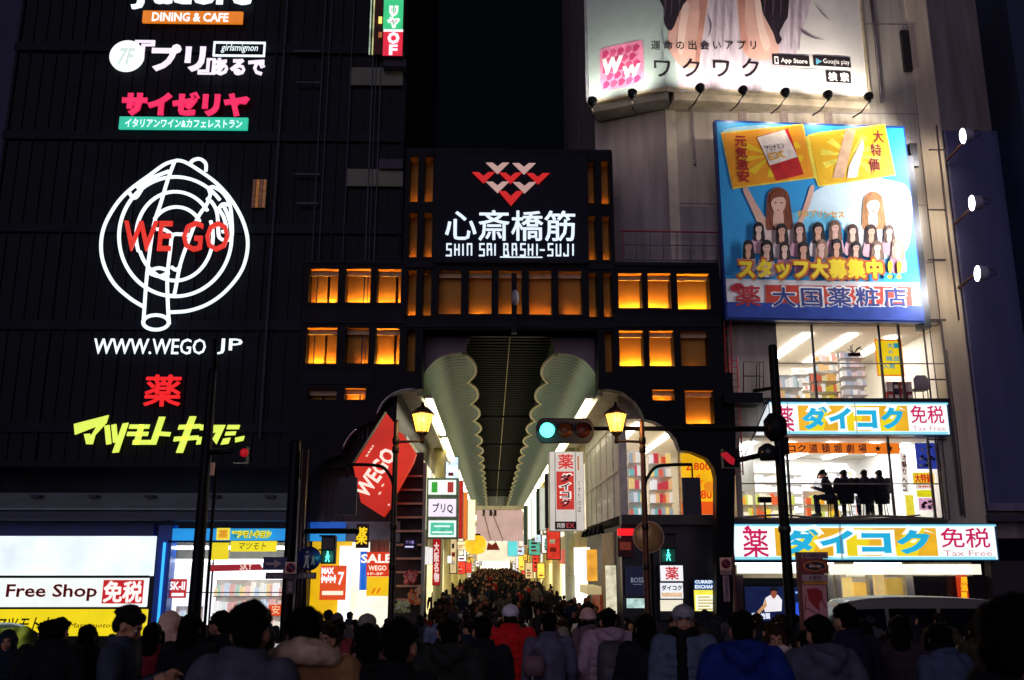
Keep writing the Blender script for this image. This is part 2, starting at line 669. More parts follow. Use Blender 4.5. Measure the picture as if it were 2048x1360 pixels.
zc = wl[1]
pl = [(xa, zc)] + gp([(845, 778), (815, 778), (790, 785), (768, 803), (757, 822), (752, 842), (735, 845), (715, 858), (697, 876), (686, 898),
                      (682, 910), (660, 915), (640, 928), (622, 950), (615, 975), (612, 1225), (576, 1225)]) + [(la, lb), (lc, lb), (lc, zc)]
mb.prism(pl, G + .001, G + .5, BLK)
pr = [(xb, zc)] + gp([(1196, 778), (1218, 778), (1245, 784), (1270, 803), (1283, 822), (1289, 838), (1310, 843), (1334, 857), (1352, 878), (1360, 900),
                      (1385, 904), (1415, 917), (1428, 935), (1433, 955), (1433, 1230), (1466, 1230)]) + \
     [(rb[2], rb[1]), (rb[0], rb[1]), (rb[0], ra[1]), (ra[0], ra[1]), (ra[0], zc)]
mb.prism(pr, G + .001, G + .5, BLK)
mb.box(tw[0], G + .9, tw[1], tw[2], G + 1.1, tw[3], BLK)             # back and sides of the tower and the wings
mb.box(tw[0] - .02, G + .003, wl[3], tw[0] - .001, G + 1.0, tw[3], BLK)
mb.box(tw[2] + .001, G + .003, wl[3], tw[2] + .02, G + 1.0, tw[3], BLK)
mb.box(tw[0], G + .003, tw[3] + .002, tw[2], G + 1.1, tw[3] + .1, BLK2)
mb.box(wl[0], G - .05, wl[3] + .002, tw[0] - .03, G + 1.0, wl[3] + .12, BLK2)
mb.box(tw[2] + .03, G - .05, wl[3] + .002, wr[2], G + 1.0, wl[3] + .12, BLK2)
mb.box(wl[0], G + .8, wl[1], xa, G + 1.0, wl[3], BLK)
mb.box(xb, G + .8, wl[1], wr[2], G + 1.0, wl[3], BLK)
mb.box(wl[0] - .02, G + .003, wl[1], wl[0] - .001, G + 1, wl[3], BLK)
mb.box(wr[2] + .001, G + .003, wl[1], wr[2] + .02, G + 1, wl[3], BLK)
mb.box(xa - .2, G + .003, W(845, 778, G)[1], xa - .002, G + 1, tw[1], BLK2)
mb.box(xb + .002, G + .003, W(845, 778, G)[1], xb + .2, G + 1, tw[1], BLK2)
mb.build('frame', gate)
mb = MB()                                        # raised bands between the rows
for p in ((604, 620, 808, 648), (1228, 630, 1442, 655), (808, 640, 1228, 657), (604, 742, 745, 770), (808, 524, 868, 537), (1176, 527, 1228, 540)):
    a, b, c, e = R_(*p)
    mb.box(a, G - .06, b + .02, c, G - .003, e - .02, BLK2)
mb.build('cornice', gate)
for pts in ([(828, 778), (805, 780), (783, 789), (765, 805), (753, 828)], [(712, 858), (697, 874), (685, 896)]):  # bright metal tubes stand in for the highlight along the arch edges
    mb = MB().tube(smooth_path([(W(x, y, G - .05)[0], G - .05, W(x, y, G - .05)[1]) for x, y in pts], 4), .035, mat('#8a8c8e', rough=.25, metal=.8), 8)
    mb.build('arch_highlight', gate)
for kind, rows in WIN.items():
    for p, h in zip(rows, H[kind]):
        a, b, c, e = h
        m_ = MB()
        yb = G + D - .03
        m_.quad([(a, yb, b), (c, yb, b), (c, yb, e), (a, yb, e)], AMB)
        m_.quad([(a, yb, e - .003), (c, yb, e - .003), (c, G + .03, e - .003), (a, G + .03, e - .003)], AMB)
        if kind != 'col':
            m_.box(a + .002, G + .30, e - .16, c - .002, G + .36, e - .01, mat('#d8b890'))
        m_.build('amber_window', gate)
        hh = .09 if kind != 'col' else .05
        MB().box(a + .001, G + .02, b + .002, c - .001, G + .06, b + hh * 1.6, BLK).build('sill', gate)
        n = int(math.ceil(p[5]))
        for i in range(n):
            if p[4] < .01:
                continue
            x = a + (c - a) * ((i + .5) / n if n > 1 or p[5] == 1 else .5)
            if p[5] == 1.5:
                if i == 0:
                    continue
                x = a + (c - a) * .72
            k = p[4] * (1.25 if i == (int(p[0]) % 2) else .8)
            lamp('window_lamp', 'POINT', (x, G + D - .13, b + hh * .7), 95 * k * rnd.uniform(.75, 1.3) * (1 if kind != 'col' else .5), (1.0, rnd.uniform(.44, .54), rnd.uniform(.05, .09)), gate, .03)
# the gate's name board
mb = MB()
a, b, c, e = rectw(868, 309, 1176, 525, 29.2)
mb.box(a, 29.2, b, c, G - .003, e, mat('#1a1b28', rough=.45, var=.15, spec=.06))
mb.box(a - .04, 29.18, e, c + .04, G - .003, e + .06, BLK2)
nb = mb.build('name_board', gate)
mb = MB()


def chev(cx, cy, m, w=23, h=20):
    mb.ppoly([(cx - w, cy - h * .5), (cx - w * .42, cy - h * .5), (cx, cy - h * .12), (cx + w * .42, cy - h * .5), (cx + w, cy - h * .5), (cx, cy + h * .62)], 29.14, m, .05)


CRM, RED = mat('#e0b8ac', var=.05), emi('#d81a14', .75)
CRM = emi('#c8a098', .8)
for x, y, m_ in ((995, 335, CRM), (1048, 336, CRM), (967, 354, RED), (1021, 355, RED), (1076, 356, RED), (995, 373, CRM), (1049, 374, CRM)):
    chev(x, y, m_)
chev(1022, 395, RED, 25, 26)
LET = emi('#e6f4ff', 1.0, .05, False)
mb.ptext('心斎橋筋', 891, 421, 1150, 481, 29.15, LET, bold=.012, d=.04)
BLOCK = {'S': [[(9, 0), (1, 0), (1, 11), (9, 11), (9, 23), (0, 23)]], 'H': [[(1, 0), (1, 23)], [(9, 0), (9, 23)], [(1, 11), (9, 11)]], 'I': [[(1, 0), (1, 23)]],
         'N': [[(1, 23), (1, 0), (9, 0), (9, 23)]], 'A': [[(1, 23), (1, 0), (8, 0), (9, 23)], [(1, 11), (9, 11)]], 'B': [[(1, 23), (1, 0), (8, 0), (8, 11), (1, 11)], [(8, 11), (10, 23), (1, 23)]],
         'U': [[(1, 0), (1, 23), (9, 23), (9, 0)]], 'J': [[(8, 0), (8, 23), (0, 23), (0, 18)]], '-': [[(0, 12), (7, 12)]]}
for ch, x_ in zip('SHINSAIBASHI-SUJI', (893, 909, 925, 934, 959, 974, 989, 1007, 1024, 1041, 1056, 1073, 1081, 1096, 1112, 1128, 1145)):
    for st in BLOCK[ch]:
        for (a_, b_), (c_, e_) in zip(st, st[1:]):
            q = [W(x_ + a_, 488 + b_, 29.17), W(x_ + c_, 488 + e_, 29.17)]
            r_ = .024
            if abs(q[0][0] - q[1][0]) > abs(q[0][1] - q[1][1]):
                mb.box(min(q[0][0], q[1][0]) - r_, 29.15, min(q[0][1], q[1][1]) - r_, max(q[0][0], q[1][0]) + r_, 29.19, max(q[0][1], q[1][1]) + r_, LET)
            else:
                mb.tube([(q[0][0], 29.165, q[0][1]), (q[1][0], 29.165, q[1][1])], r_ * 1.1, LET, 6)
mb.px(1000, 513, 1085, 515, 29.15, LET, .03)
mb.build('lettering', nb)
# camera bracket hanging before the middle window
t = thing('security_camera', 'pale dome camera on a black bracket before the central amber window', 'camera', (W(1030, 640, 29.0)[0], 29.0, W(1030, 640, 29)[1]))
x = t.location.x
mb = MB().box(x - .11, 28.98, W(0, 660, 29)[1], x + .06, 29.3, W(0, 540, 29)[1], BLK2)
mb.build('bracket', t)
mb = MB().lathe([(.02, .5), (.1, .42), (.13, .25), (.12, .1), (.05, 0)], (x, 28.86, W(1030, 612, 29)[1]), mat('#8f8a90', rough=.3), 14)
mb.build('dome', t)
# rail and ladders beside the gate
REDP = mat('#b02838', rough=.5)
GRYP = mat('#7a7480', rough=.5, metal=.3)
t = thing('guard_rail', 'thin red topped railing on the gate roof beside the concrete wall', 'railing', (W(1340, 520, 29.9)[0], 29.9, W(1340, 520, 29.9)[1]))
for y_, m_, r_ in ((462, REDP, .028), (489, GRYP, .02), (519, GRYP, .03)):
    mb = MB().tube([(W(1242, y_, 29.9)[0], 29.9, W(1242, y_, 29.9)[1]), (W(1438, y_, 29.9)[0], 29.9, W(1438, y_ + 3, 29.9)[1])], r_, m_, 6)
    mb.build('rail', t)
for i in range(8):
    x_ = 1246 + i * 27
    mb = MB().tube([(W(x_, 520, 29.9)[0], 29.9, W(x_, 520, 29.9)[1]), (W(x_, 463, 29.9)[0], 29.9, W(x_, 463, 29.9)[1])], .016, GRYP if i else REDP, 6)
    mb.build('post', t)


def ladder(name, label, x0, y0, x1, y1, w_, Y, n):
    t_ = thing(name, label, 'ladder', (W(x1, y1, Y)[0], Y, W(x1, y1, Y)[1]))
    P0, P1 = W(x0, y0, Y), W(x1, y1, Y)
    for s_ in (0, 1):
        mb_ = MB().tube([(P0[0] + s_ * w_, Y, P0[1]), (P1[0] + s_ * w_, Y, P1[1])], .022, REDP, 6)
        mb_.build('side_rail', t_)
    for i in range(n):
        mb_ = MB()
        f = (i + .5) / n
        x_, z_ = P0[0] + (P1[0] - P0[0]) * f, P0[1] + (P1[1] - P0[1]) * f
        mb_.tube([(x_, Y, z_), (x_ + w_, Y, z_)], .014, REDP, 5)
        mb_.build('rung', t_)
    return t_


ladder('ladder', 'long red ladder climbing from the gate rail past the blue billboard', 1443, 462, 1452, 790, .22, 29.7, 24)
ladder('ladder', 'short red ladder hanging below the steel landing', 1458, 715, 1470, 950, .26, 29.5, 18)
t = thing('steel_landing', 'small dark steel landing with railing on the lit concrete wall', 'platform', (W(1490, 800, 29.4)[0], 29.4, W(1490, 800, 29.4)[1]))
mb = MB().px(1450, 785, 1526, 805, 29.0, BLK2, 1.0)
mb.build('deck', t)
for pts in ([(1487, 784), (1487, 724), (1527, 724), (1527, 784)], [(1487, 752), (1527, 752)], [(1513, 784), (1513, 730), (1524, 724)], [(1519, 784), (1519, 727)]):
    mb = MB().tube([(W(x, y, 29.1)[0], 29.1, W(x, y, 29.1)[1]) for x, y in pts], .018, mat('#4a2028'), 6)
    mb.build('rail', t)

# ================================================================ the covered arcade behind the gate
YA, YE = 30.6, 215.0
roof = thing('arcade_roof', 'ribbed arcade roof with scalloped cream edges over the street', 'roof', (CX, YA, 0))
OLV = mat('#4a7a62', rough=.34, metal=.65, var=.28, scale=2, spec=.4)
SLOT = mat('#5a6a50', rough=.4, metal=.4, var=.3, scale=3)
CREAM = mat('#d8cf9a', rough=.4, var=.08)
RIB = mat('#232a22', rough=.5, spec=.1)
prof = [(1.5, 10.02), (2.0, 9.98), (2.42, 9.82), (2.72, 9.54), (2.92, 9.2), (3.0, 8.92), (3.02, 8.75)]
prof = [(p.x, p.y) for p in smooth_path([(a, b, 0) for a, b in prof], 3)]
PER = 5.2


def edge(y):
    return 1.22 + .36 * (1 - abs(math.sin(pi * (y - YA) / PER))) ** 1.3


def sx(s, x):
    return CX + s * x


for s in (-1, 1):
    mb = MB()
    ysl = []
    y = YA
    while y < YE:
        ysl.append(y)
        y += .26 if y < 75 else (.65 if y < 130 else 1.3)
    vs, fs = [], []
    n = len(prof)
    for y in ysl:
        e_ = edge(y)
        for j, (a, b) in enumerate(prof):
            k = 1 - j / 3 if j < 3 else 0
            vs.append((sx(s, a + (e_ - a) * k), y, b))
    for i in range(len(ysl) - 1):
        for j in range(n - 1):
            q = (i * n + j, (i + 1) * n + j, (i + 1) * n + j + 1, i * n + j + 1)
            fs.append(q if s < 0 else tuple(reversed(q)))
    mb.add(vs, fs, OLV, True)
    y = YA + .3
    while y < 150:                               # the ribs of the lining
        e_ = edge(y)
        pr_ = [(max(a, e_ + .05), b) for a, b in prof]
        of = []
        for i_, (a, b) in enumerate(pr_):
            q0, q1 = prof[max(i_ - 1, 0)], prof[min(i_ + 1, n - 1)]
            tx, tz = q1[0] - q0[0], q1[1] - q0[1]
            l_ = math.hypot(tx, tz)
            of.append((a + tz / l_ * .035, b - tx / l_ * .035))
        for (a, b), (c, d) in zip(of, of[1:]):
            mb.quad([(sx(s, a), y, b), (sx(s, a), y + .08, b), (sx(s, c), y + .08, d), (sx(s, c), y, d)], RIB)
        y += .5
    mb.build('cove', roof)
    mb = MB().tube([(sx(s, edge(y)), y, 10.01) for y in ysl if y < 150], .06, CREAM, 6)
    mb.build('scalloped_edge', roof)
    mb = MB()                                    # end plate over the cove, facing the river
    pp = [(sx(s, a), b) for a, b in prof] + [(sx(s, 3.3), 8.75), (sx(s, 3.3), 11.6), (sx(s, 1.35), 11.6), (sx(s, 1.35), 10.6), (sx(s, 1.5), 10.2)]
    mb.prism(pp, YA - .14, YA - .02, mat('#77646c', rough=.55, var=.15))
    mb.build('end_plate', roof)
    mb = MB().box(sx(s, 3.02), YA, 8.7, sx(s, 3.9), YE, 8.8, mat('#cfc8a8', rough=.5))
    mb.box(sx(s, 3.02), YA, 8.55, sx(s, 3.1), YE, 8.698, CREAM)
    mb.build('eaves', roof)
mb = MB().box(CX - 1.9, YA, 11.25, CX + 1.9, YE, 11.35, SLOT)
for s in (-1, 1):
    mb.box(sx(s, 1.62), YA, 10.1, sx(s, 1.7), YE, 11.248, SLOT)
y = YA + .2
while y < 120:
    mb.box(CX - 1.6, y, 11.14, CX + 1.6, y + .16, 11.245, RIB)
    y += .5
mb.build('roof_light', roof)
mb = MB().tube([(CX + .02, YA + .2, 10.95), (CX - .1, 130, 10.95)], .022, CREAM, 6)
for y in (48, 60, 78, 100):
    mb.tube([(CX - 1.5, y, 10.5), (CX + 1.5, y, 10.5)], .05, BLK2, 6)
mb.build('tie_cable', roof)
LMP = emi('#fff4d2', 6.0, .05)
k = 0
for s in (-1, 1):
    y = 32.2
    while y < 150:
        t = thing('strip_light', 'long glowing strip light under the eaves of the arcade roof', 'light', (sx(s, 2.8), y, 8.6), 'strip lights along the arcade eaves')
        L = 9.2
        mb = MB().box(sx(s, 2.72), y, 8.74, sx(s, 2.98), y + L, 8.86, mat('#d0cdbd'))
        mb.build('housing', t)
        mb = MB().box(sx(s, 2.70), y + .05, 8.62, sx(s, 2.94), y + L - .05, 8.738, LMP)
        mb.build('diffuser', t)
        y += L + 1.6
# columns of the arcade
COLM = mat('#c9bd7c', rough=.4, var=.12)
for s in (-1, 1):
    for i, y in enumerate([47, 57, 68, 80, 93, 108, 125, 145]):
        mb = MB().lathe([(.3, 0), (.3, .25), (.24, .3), (.24, 8.3), (.34, 8.5), (.34, 8.7)], (sx(s, 3.25), y, 0), COLM if s < 0 or i else mat('#c4c8b4', rough=.4), 16)
        tag(mb.build('arcade_column'), 'round cream column holding up the arcade roof', 'column', 'columns of the arcade')


# ================================================================ neon signs on the dark glass building
Y1 = 29.72
NW = emi('#eefcff', 1.15, .03, False)
mb = MB()
mb.ptext("J'adore", 263, -32, 503, 18, Y1, NW, bold=.035, d=.06)
t = mb.build('channel_letter_sign')
tag(t, 'topmost white serif letters above the orange bar sign', 'sign')
mb = MB().px(285, 22, 485, 45, Y1, emi('#e07a18', .95), .1)
t = mb.build('bar_sign')
tag(t, 'small orange lit bar reading dining and cafe', 'sign')
MB().ptext('DINING & CAFE', 304, 25, 457, 43, Y1 - .02, NW, bold=.03).build('lettering', t)
t = thing('photo_booth_sign', 'white neon sign with a round disc and a small framed caption', 'sign', (W(375, 148, Y1)[0], Y1, W(375, 148, Y1)[1]))
x, z = W(253, 111, Y1)
mb = MB().lathe([(1.0 * .6, .08), (.6, 0)], (x, Y1, z), emi('#f4fffa', 1.1, .03), 36, 'y')
d_ = mb.build('disc', t)
MB().ptext('7F', 236, 96, 270, 130, Y1 - .012, emi('#d4e4dc', 1.0), bold=.03, shear=.2).build('numeral', d_)
mb = MB()
PK = emi('#f4e6f8', 1.1, .05, False)
mb.ptext('『', 268, 80, 308, 120, Y1, PK, bold=.02, d=.05)
mb.ptext('プリ', 302, 88, 410, 142, Y1, PK, bold=.045, d=.05)
mb.ptext('』', 396, 116, 430, 148, Y1, PK, bold=.02, d=.05)
mb.ptext('あるで', 424, 116, 530, 150, Y1, PK, bold=.04, d=.05)
mb.build('lettering', t)
mb = MB()
a, b, c, e = rectw(426, 83, 530, 112, Y1)
for q in ((a, b, c, b + .06), (a, e - .06, c, e), (a, b + .061, a + .06, e - .061), (c - .06, b + .061, c, e - .061)):
    mb.box(q[0], Y1, q[1], q[2], Y1 + .06, q[3], NW)
mb.ptext('girlsmignon', 442, 88, 516, 106, Y1, NW, bold=.01, shear=.2)
mb.build('caption_frame', t)
mb = MB().ptext('サイゼリヤ', 243, 183, 498, 231, Y1, emi('#f0285e', 1.0, .1, False), bold=.06, d=.08)
tag(mb.build('channel_letter_sign'), 'pink red rounded katakana letters above the turquoise bar', 'sign')
mb = MB().px(238, 234, 495, 258, Y1, emi('#2fc8a4', .9), .1)
t = tag(mb.build('bar_sign'), 'turquoise lit bar with small white katakana under pink letters', 'sign')
MB().ptext('イタリアンワイン&カフェレストラン', 250, 238, 484, 255, Y1 - .02, NW, bold=.02).build('lettering', t)

# the pointing hand in rings
t = thing('neon_hand_sign', 'large round white neon emblem of a pointing hand within rings', 'sign', (W(349, 660, Y1)[0], Y1, W(349, 660, Y1)[1]))


def zp(x, y):                                    # measured on an enlargement of the photo
    return W(100 + x / 2.194, 300 + y / 2.194, Y1)


def stroke(mb, pts, closed=False, k=6, w_=.062, dy=0.0):
    p = smooth_path([(*zp(x, y), 0) for x, y in pts], k, closed)
    mb.tube([(q.x, Y1 - dy, q.y) for q in p], w_, NW, 8, closed=closed)


def ell(cx, cy, rx, ry, a0=0, a1=360, n=40):
    return [(cx + rx * math.cos(rad(a0 + (a1 - a0) * i / n)), cy + ry * math.sin(rad(a0 + (a1 - a0) * i / n))) for i in range(n + (0 if a1 - a0 == 360 else 1))]


mb = MB()
stroke(mb, [(560, 45), (505, 62), (440, 108), (350, 175), (290, 240), (240, 330), (224, 415), (236, 500), (280, 585), (350, 650), (415, 690)], k=5)
stroke(mb, [(525, 712), (610, 705), (700, 672), (780, 610), (845, 520), (868, 415), (850, 320), (800, 225), (730, 145), (640, 80), (590, 52), (560, 45)], k=5)
mb.build('outer_ring', t)
for nm, pts in (('ring', ell(550, 380, 247, 262, -215, -38) ), ('ring', ell(550, 380, 247, 262, -30, 145)),
                ('ring', ell(550, 378, 172, 195, -200, -35)), ('ring', ell(550, 378, 165, 195, -20, 160)),
                ('ring', ell(555, 360, 112, 110, -150, -25))):
    mb = MB()
    stroke(mb, pts, k=2)
    mb.build(nm, t)
mb = MB()
stroke(mb, [(548, 55), (520, 130), (490, 230), (458, 330), (437, 470), (425, 580), (415, 720), (412, 765)], k=4, dy=.05)
stroke(mb, [(525, 765), (520, 690), (517, 560), (530, 440), (540, 378), (575, 372), (610, 375)], k=4, dy=.05)
stroke(mb, ell(467, 758, 56, 32), True, 2, dy=.05)
stroke(mb, [(438, 548), (445, 530), (480, 520), (515, 530), (520, 548)], k=4, dy=.05)
stroke(mb, [(445, 545), (480, 556), (512, 545)], k=4, dy=.05)
stroke(mb, [(470, 350), (505, 352), (535, 372)], k=3, dy=.05)
mb.build('index_finger', t)
mb = MB()
stroke(mb, [(706, 195), (690, 240), (650, 300), (610, 400), (575, 500), (555, 600), (545, 640), (528, 640)], k=4, dy=.05)
stroke(mb, [(535, 515), (555, 528), (575, 512)], k=4, dy=.05)
mb.build('thumb', t)
mb = MB()
stroke(mb, [(706, 195), (700, 172), (720, 165), (760, 190), (790, 240), (800, 320), (798, 385), (770, 398), (745, 385), (740, 350)], k=5, dy=.05)
stroke(mb, [(690, 215), (715, 235), (735, 280), (740, 360)], k=5, dy=.05)
stroke(mb, [(735, 270), (760, 240), (790, 245)], k=5, dy=.05)
stroke(mb, [(745, 265), (765, 300), (775, 350), (755, 362)], k=5, dy=.05)
mb.build('curled_finger', t)
mb = MB()
stroke(mb, [(345, 180), (365, 210), (385, 205), (420, 150), (450, 125), (525, 95)], k=5, dy=.05)
stroke(mb, [(380, 170), (430, 130)], k=2, dy=.05)
stroke(mb, [(612, 68), (630, 48), (660, 42), (685, 62), (686, 95)], k=5, dy=.05)
mb.build('knuckle', t)
mb = MB().ptext('WE GO', 245, 441, 458, 502, Y1 - .2, emi('#e8301c', .9, .08, False), bold=.012, d=.08)
mb.build('lettering', t)
mb = MB()
for s_, a_, b_ in (('WWW.WEGO', 187, 411), ('JP', 434, 484)):
    mb.ptext(s_, a_, 677, b_, 708, Y1, NW, bold=.002, d=.05)
tag(mb.build('channel_letter_sign'), 'white web address letters under the hand emblem', 'sign')
mb = MB().ptext('薬', 290, 751, 361, 811, Y1, emi('#f01414', 1.0, .08, False), bold=.022, d=.08)
tag(mb.build('channel_letter_sign'), 'single red glowing kanji for medicine', 'sign')
LIME = emi('#dcf05a', 1.05, .06, False)
mb = MB()
a, b, c, e = rectw(148, 832, 490, 905, Y1)


def nk(pts):
    mb.ppoly([(100 + x / 2.194, 300 + y / 2.194) for x, y in pts], Y1, LIME, .08)


nk([(104, 1202), (255, 1163), (245, 1195), (195, 1250), (184, 1290), (158, 1290), (148, 1246), (172, 1244), (178, 1255), (205, 1210), (108, 1248)])
for p in ([(238, 1210), (258, 1206), (266, 1288), (246, 1292)], [(268, 1206), (288, 1202), (294, 1278), (276, 1284)], [(318, 1200), (342, 1196), (298, 1326), (272, 1328)],
          [(350, 1204), (436, 1204), (430, 1222), (345, 1222)], [(340, 1236), (430, 1236), (425, 1254), (335, 1254)], [(390, 1204), (412, 1204), (390, 1292), (364, 1292)], [(364, 1272), (440, 1272), (434, 1292), (360, 1292)],
          [(478, 1170), (504, 1170), (462, 1292), (436, 1292)], [(474, 1234), (528, 1238), (522, 1256), (468, 1252)],
          [(612, 1168), (640, 1168), (580, 1328), (552, 1328)], [(566, 1206), (660, 1202), (655, 1220), (560, 1226)], [(545, 1258), (650, 1252), (645, 1270), (540, 1278)],
          [(662, 1205), (678, 1205), (672, 1228), (656, 1228)], [(648, 1260), (664, 1258), (658, 1290), (640, 1292)],
          [(706, 1206), (768, 1206), (728, 1290), (712, 1268), (730, 1236), (702, 1244)], [(780, 1206), (832, 1206), (826, 1224), (774, 1224)], [(772, 1236), (815, 1234), (810, 1250), (766, 1252)], [(760, 1266), (790, 1262), (780, 1288), (748, 1292)],
          [(812, 1262), (852, 1254), (846, 1274), (812, 1282)]):
    nk(p)
tag(mb.build('channel_letter_sign'), 'lime yellow slanted katakana letters low on the dark facade', 'sign')
# vertical sign hung at the corner of the facade
t = thing('blade_sign', 'vertical green white and red lit sign high on the dark corner', 'sign', (W(787, 112, 29.3)[0], 29.3, W(787, 112, 29.3)[1]))
mb = MB()
mb.px(766, -60, 808, 112, 29.32, mat('#2a1418'), .5)
mb.px(768, -60, 807, 58, 29.3, emi('#38c880', .95, .12), .019)
mb.px(767, 58.5, 806, 63, 29.29, emi('#f4fff8', 1.1), .02)
mb.px(766, 63.5, 805, 111, 29.3, emi('#e0203a', .95, .1), .019)
mb.build('box', t)
mb = MB()
for ch, y in (('ゼ', -36), ('リ', 12), ('ヤ', 35)):
    mb.ptext(ch, 777, y, 798, y + 19, 29.26, emi('#f6fff6', 1.2, .03, False), bold=.11)
    mb.ptext(ch, 780, y + 3, 795, y + 16, 29.24, emi('#a03a54', .6, .03, False))
mb.ptext('O', 775, 64, 799, 88, 29.26, emi('#fff0fa', 1.2, .03, False), bold=.06)
mb.ptext('F', 778, 89, 795, 110, 29.26, emi('#fff0fa', 1.2, .03, False), bold=.04)
mb.build('lettering', t)
mb = MB()
for px_, h, s_ in ((741, '#d8f0d0', .5), (747, '#e8e8a0', .6)):
    x = W(px_, 40, 29.5)[0]
    mb.box(x - .02, 29.5, W(px_, 108, 29.5)[1], x + .02, 29.56, W(px_, -30, 29.5)[1], emi(h, s_, .5, False, 3))
x = W(758, 40, 29.5)[0]
mb.box(x - .16, 29.52, W(758, 108, 29.5)[1], x + .16, 29.56, W(758, -30, 29.5)[1], mat('#5a2014', var=.4))
mb.px(757, 33, 764, 46, 29.44, emi('#ffe070', 1.2), .04)
mb.px(757, 64, 764, 74, 29.44, emi('#c06a30', .7), .04)
mb.build('side_panel', t)

# ---------------------------------------------------------------- signs of the corner shop on the street level
t = thing('shop_board', 'white lit board with red Free Shop lettering', 'sign', (W(140, 1215, 29.6)[0], 29.6, W(140, 1215, 29.6)[1]))
MB().px(-60, 1156, 293, 1214, 29.6, emi('#f0f8f4', 1.0, .06), .15).build('panel', t)
mb = MB().ptext('Free Shop', 12, 1168, 194, 1202, 29.57, mat('#c01820', var=.05), bold=.02)
mb.ptext('Tax', -70, 1168, -8, 1200, 29.57, mat('#c01820', var=.05), bold=.02)
mb.px(205, 1160, 286, 1207, 29.585, emi('#d02024', .8), .012)
mb.ptext('免税', 208, 1163, 283, 1204, 29.57, emi('#fff6f0', 1.0, .03, False), bold=.03)
mb.build('lettering', t)
MB().px(-60, 1151, 297, 1156, 29.57, mat('#14201c'), .1).build('frame', t)
t = thing('shop_board', 'yellow lit board with slanted black katakana lettering', 'sign', (W(140, 1272, 29.5)[0], 29.5, W(140, 1272, 29.5)[1]))
MB().px(-60, 1219, 291, 1272, 29.6, emi('#f2d80c', .95, .06), .15).build('panel', t)
mb = MB().ptext('マツモトキ', -8, 1234, 104, 1263, 29.57, mat('#20180a'), bold=.015, shear=.3)
mb.ptext('Matsumoto Kiyoshi', 138, 1246, 280, 1258, 29.57, mat('#4a3a10'), shear=.2)
mb.build('lettering', t)
t = tag(MB().px(433, 1056, 459, 1080, 29.55, emi('#f2e040', .95), .05).build('logo_plate'), 'small square yellow logo plate on the blue shop fascia', 'sign')
MB().ptext('薬', 437, 1060, 455, 1076, 29.53, emi('#e09a20', .9), bold=.05).build('lettering', t)
t = tag(MB().px(463, 1058, 543, 1079, 29.58, emi('#2aa0c8', .9), .03).build('fascia_sign'), 'yellow outlined katakana sign on the blue shop fascia', 'sign')
mb = MB().ptext('マツモトキヨシ', 463, 1060, 543, 1077, 29.55, emi('#f0e428', 1.0, .03, False), bold=.1, shear=.25)
mb.ptext('マツモトキヨシ', 467, 1063, 540, 1075, 29.53, mat('#2a2a20'), shear=.25)
mb.build('lettering', t)
t = tag(MB().px(461, 1082, 553, 1103, 29.5, emi('#f4e020', .95), .05).build('hanging_sign'), 'yellow katakana sign hanging just below the blue fascia', 'sign')
MB().ptext('マツモト', 478, 1085, 532, 1099, 29.47, mat('#2a2414'), shear=.25).build('lettering', t)
t = tag(MB().px(336, 1158, 373, 1196, 29.85, emi('#c83030', .8), .02).build('window_poster'), 'small red and white square poster on the shop window', 'poster')
mb = MB().ptext('SK-II', 339, 1163, 370, 1180, 29.83, NW, bold=.03)
mb.px(343, 1186, 367, 1192, 29.83, NW, .012)
mb.build('lettering', t)
t = tag(MB().ppoly([(418, 1130), (520, 1128), (527, 1140), (418, 1143)], 29.86, emi('#a8202c', .7), .02).build('window_banner'), 'long dark red banner across the shop window', 'banner')
MB().ppoly([(534, 1128), (562, 1128), (562, 1140), (523, 1140)], 29.86, emi('#b02830', .7), .02).build('banner_piece', t)
MB().ptext('SKY', 480, 1126, 505, 1140, 29.83, emi('#f4d8c8', .9), bold=.02).build('lettering', t)
mb = MB().px(420, 1085, 457, 1120, 29.84, emi('#f0d818', .9), .02)
tag(mb.build('window_poster'), 'plain yellow poster at the top of the shop window', 'poster')
# goods behind that window
PAST = ['#f0e0d8', '#e8f0f0', '#f4f0e0', '#e8c8c0', '#d8e8e0', '#f0d8a0', '#c8d8e8', '#f4f4f4', '#e0b0a8', '#b8d0c0']


def stock_on(mb, x0, x1, z, y, hmax, r, pal, s=.7, wmin=.08, wmax=.2):
    x = x0
    while x < x1 - wmin:
        w_ = r.uniform(wmin, wmax)
        h = hmax * r.uniform(.55, 1)
        mb.box(x, y, z, min(x + w_ * .92, x1), y + r.uniform(.1, .2), z + h, emi(r.choice(pal), s, .1, False))
        x += w_


def shelf(name, label, x0, x1, y, z0, z1, n, pal, s=.7, group=None, back='#e8e6e0', r=rnd):
    t_ = thing(name, label, 'shelf', ((x0 + x1) / 2, y, z0), group)
    FR = mat('#d8d4cc', rough=.4)
    mb_ = MB().box(x0, y + .3, z0, x1, y + .33, z1, mat(back))
    mb_.build('back_panel', t_)
    h = (z1 - z0) / n
    for i in range(n):
        MB().box(x0, y, z0 + i * h, x1, y + .299, z0 + i * h + .03, FR).build('shelf_board', t_)
        mb_ = MB()
        stock_on(mb_, x0 + .02, x1 - .02, z0 + i * h + .032, y + .04, h * .8, r, pal, s)
        tag(mb_.build('goods', t_), kind='stuff')
    return t_


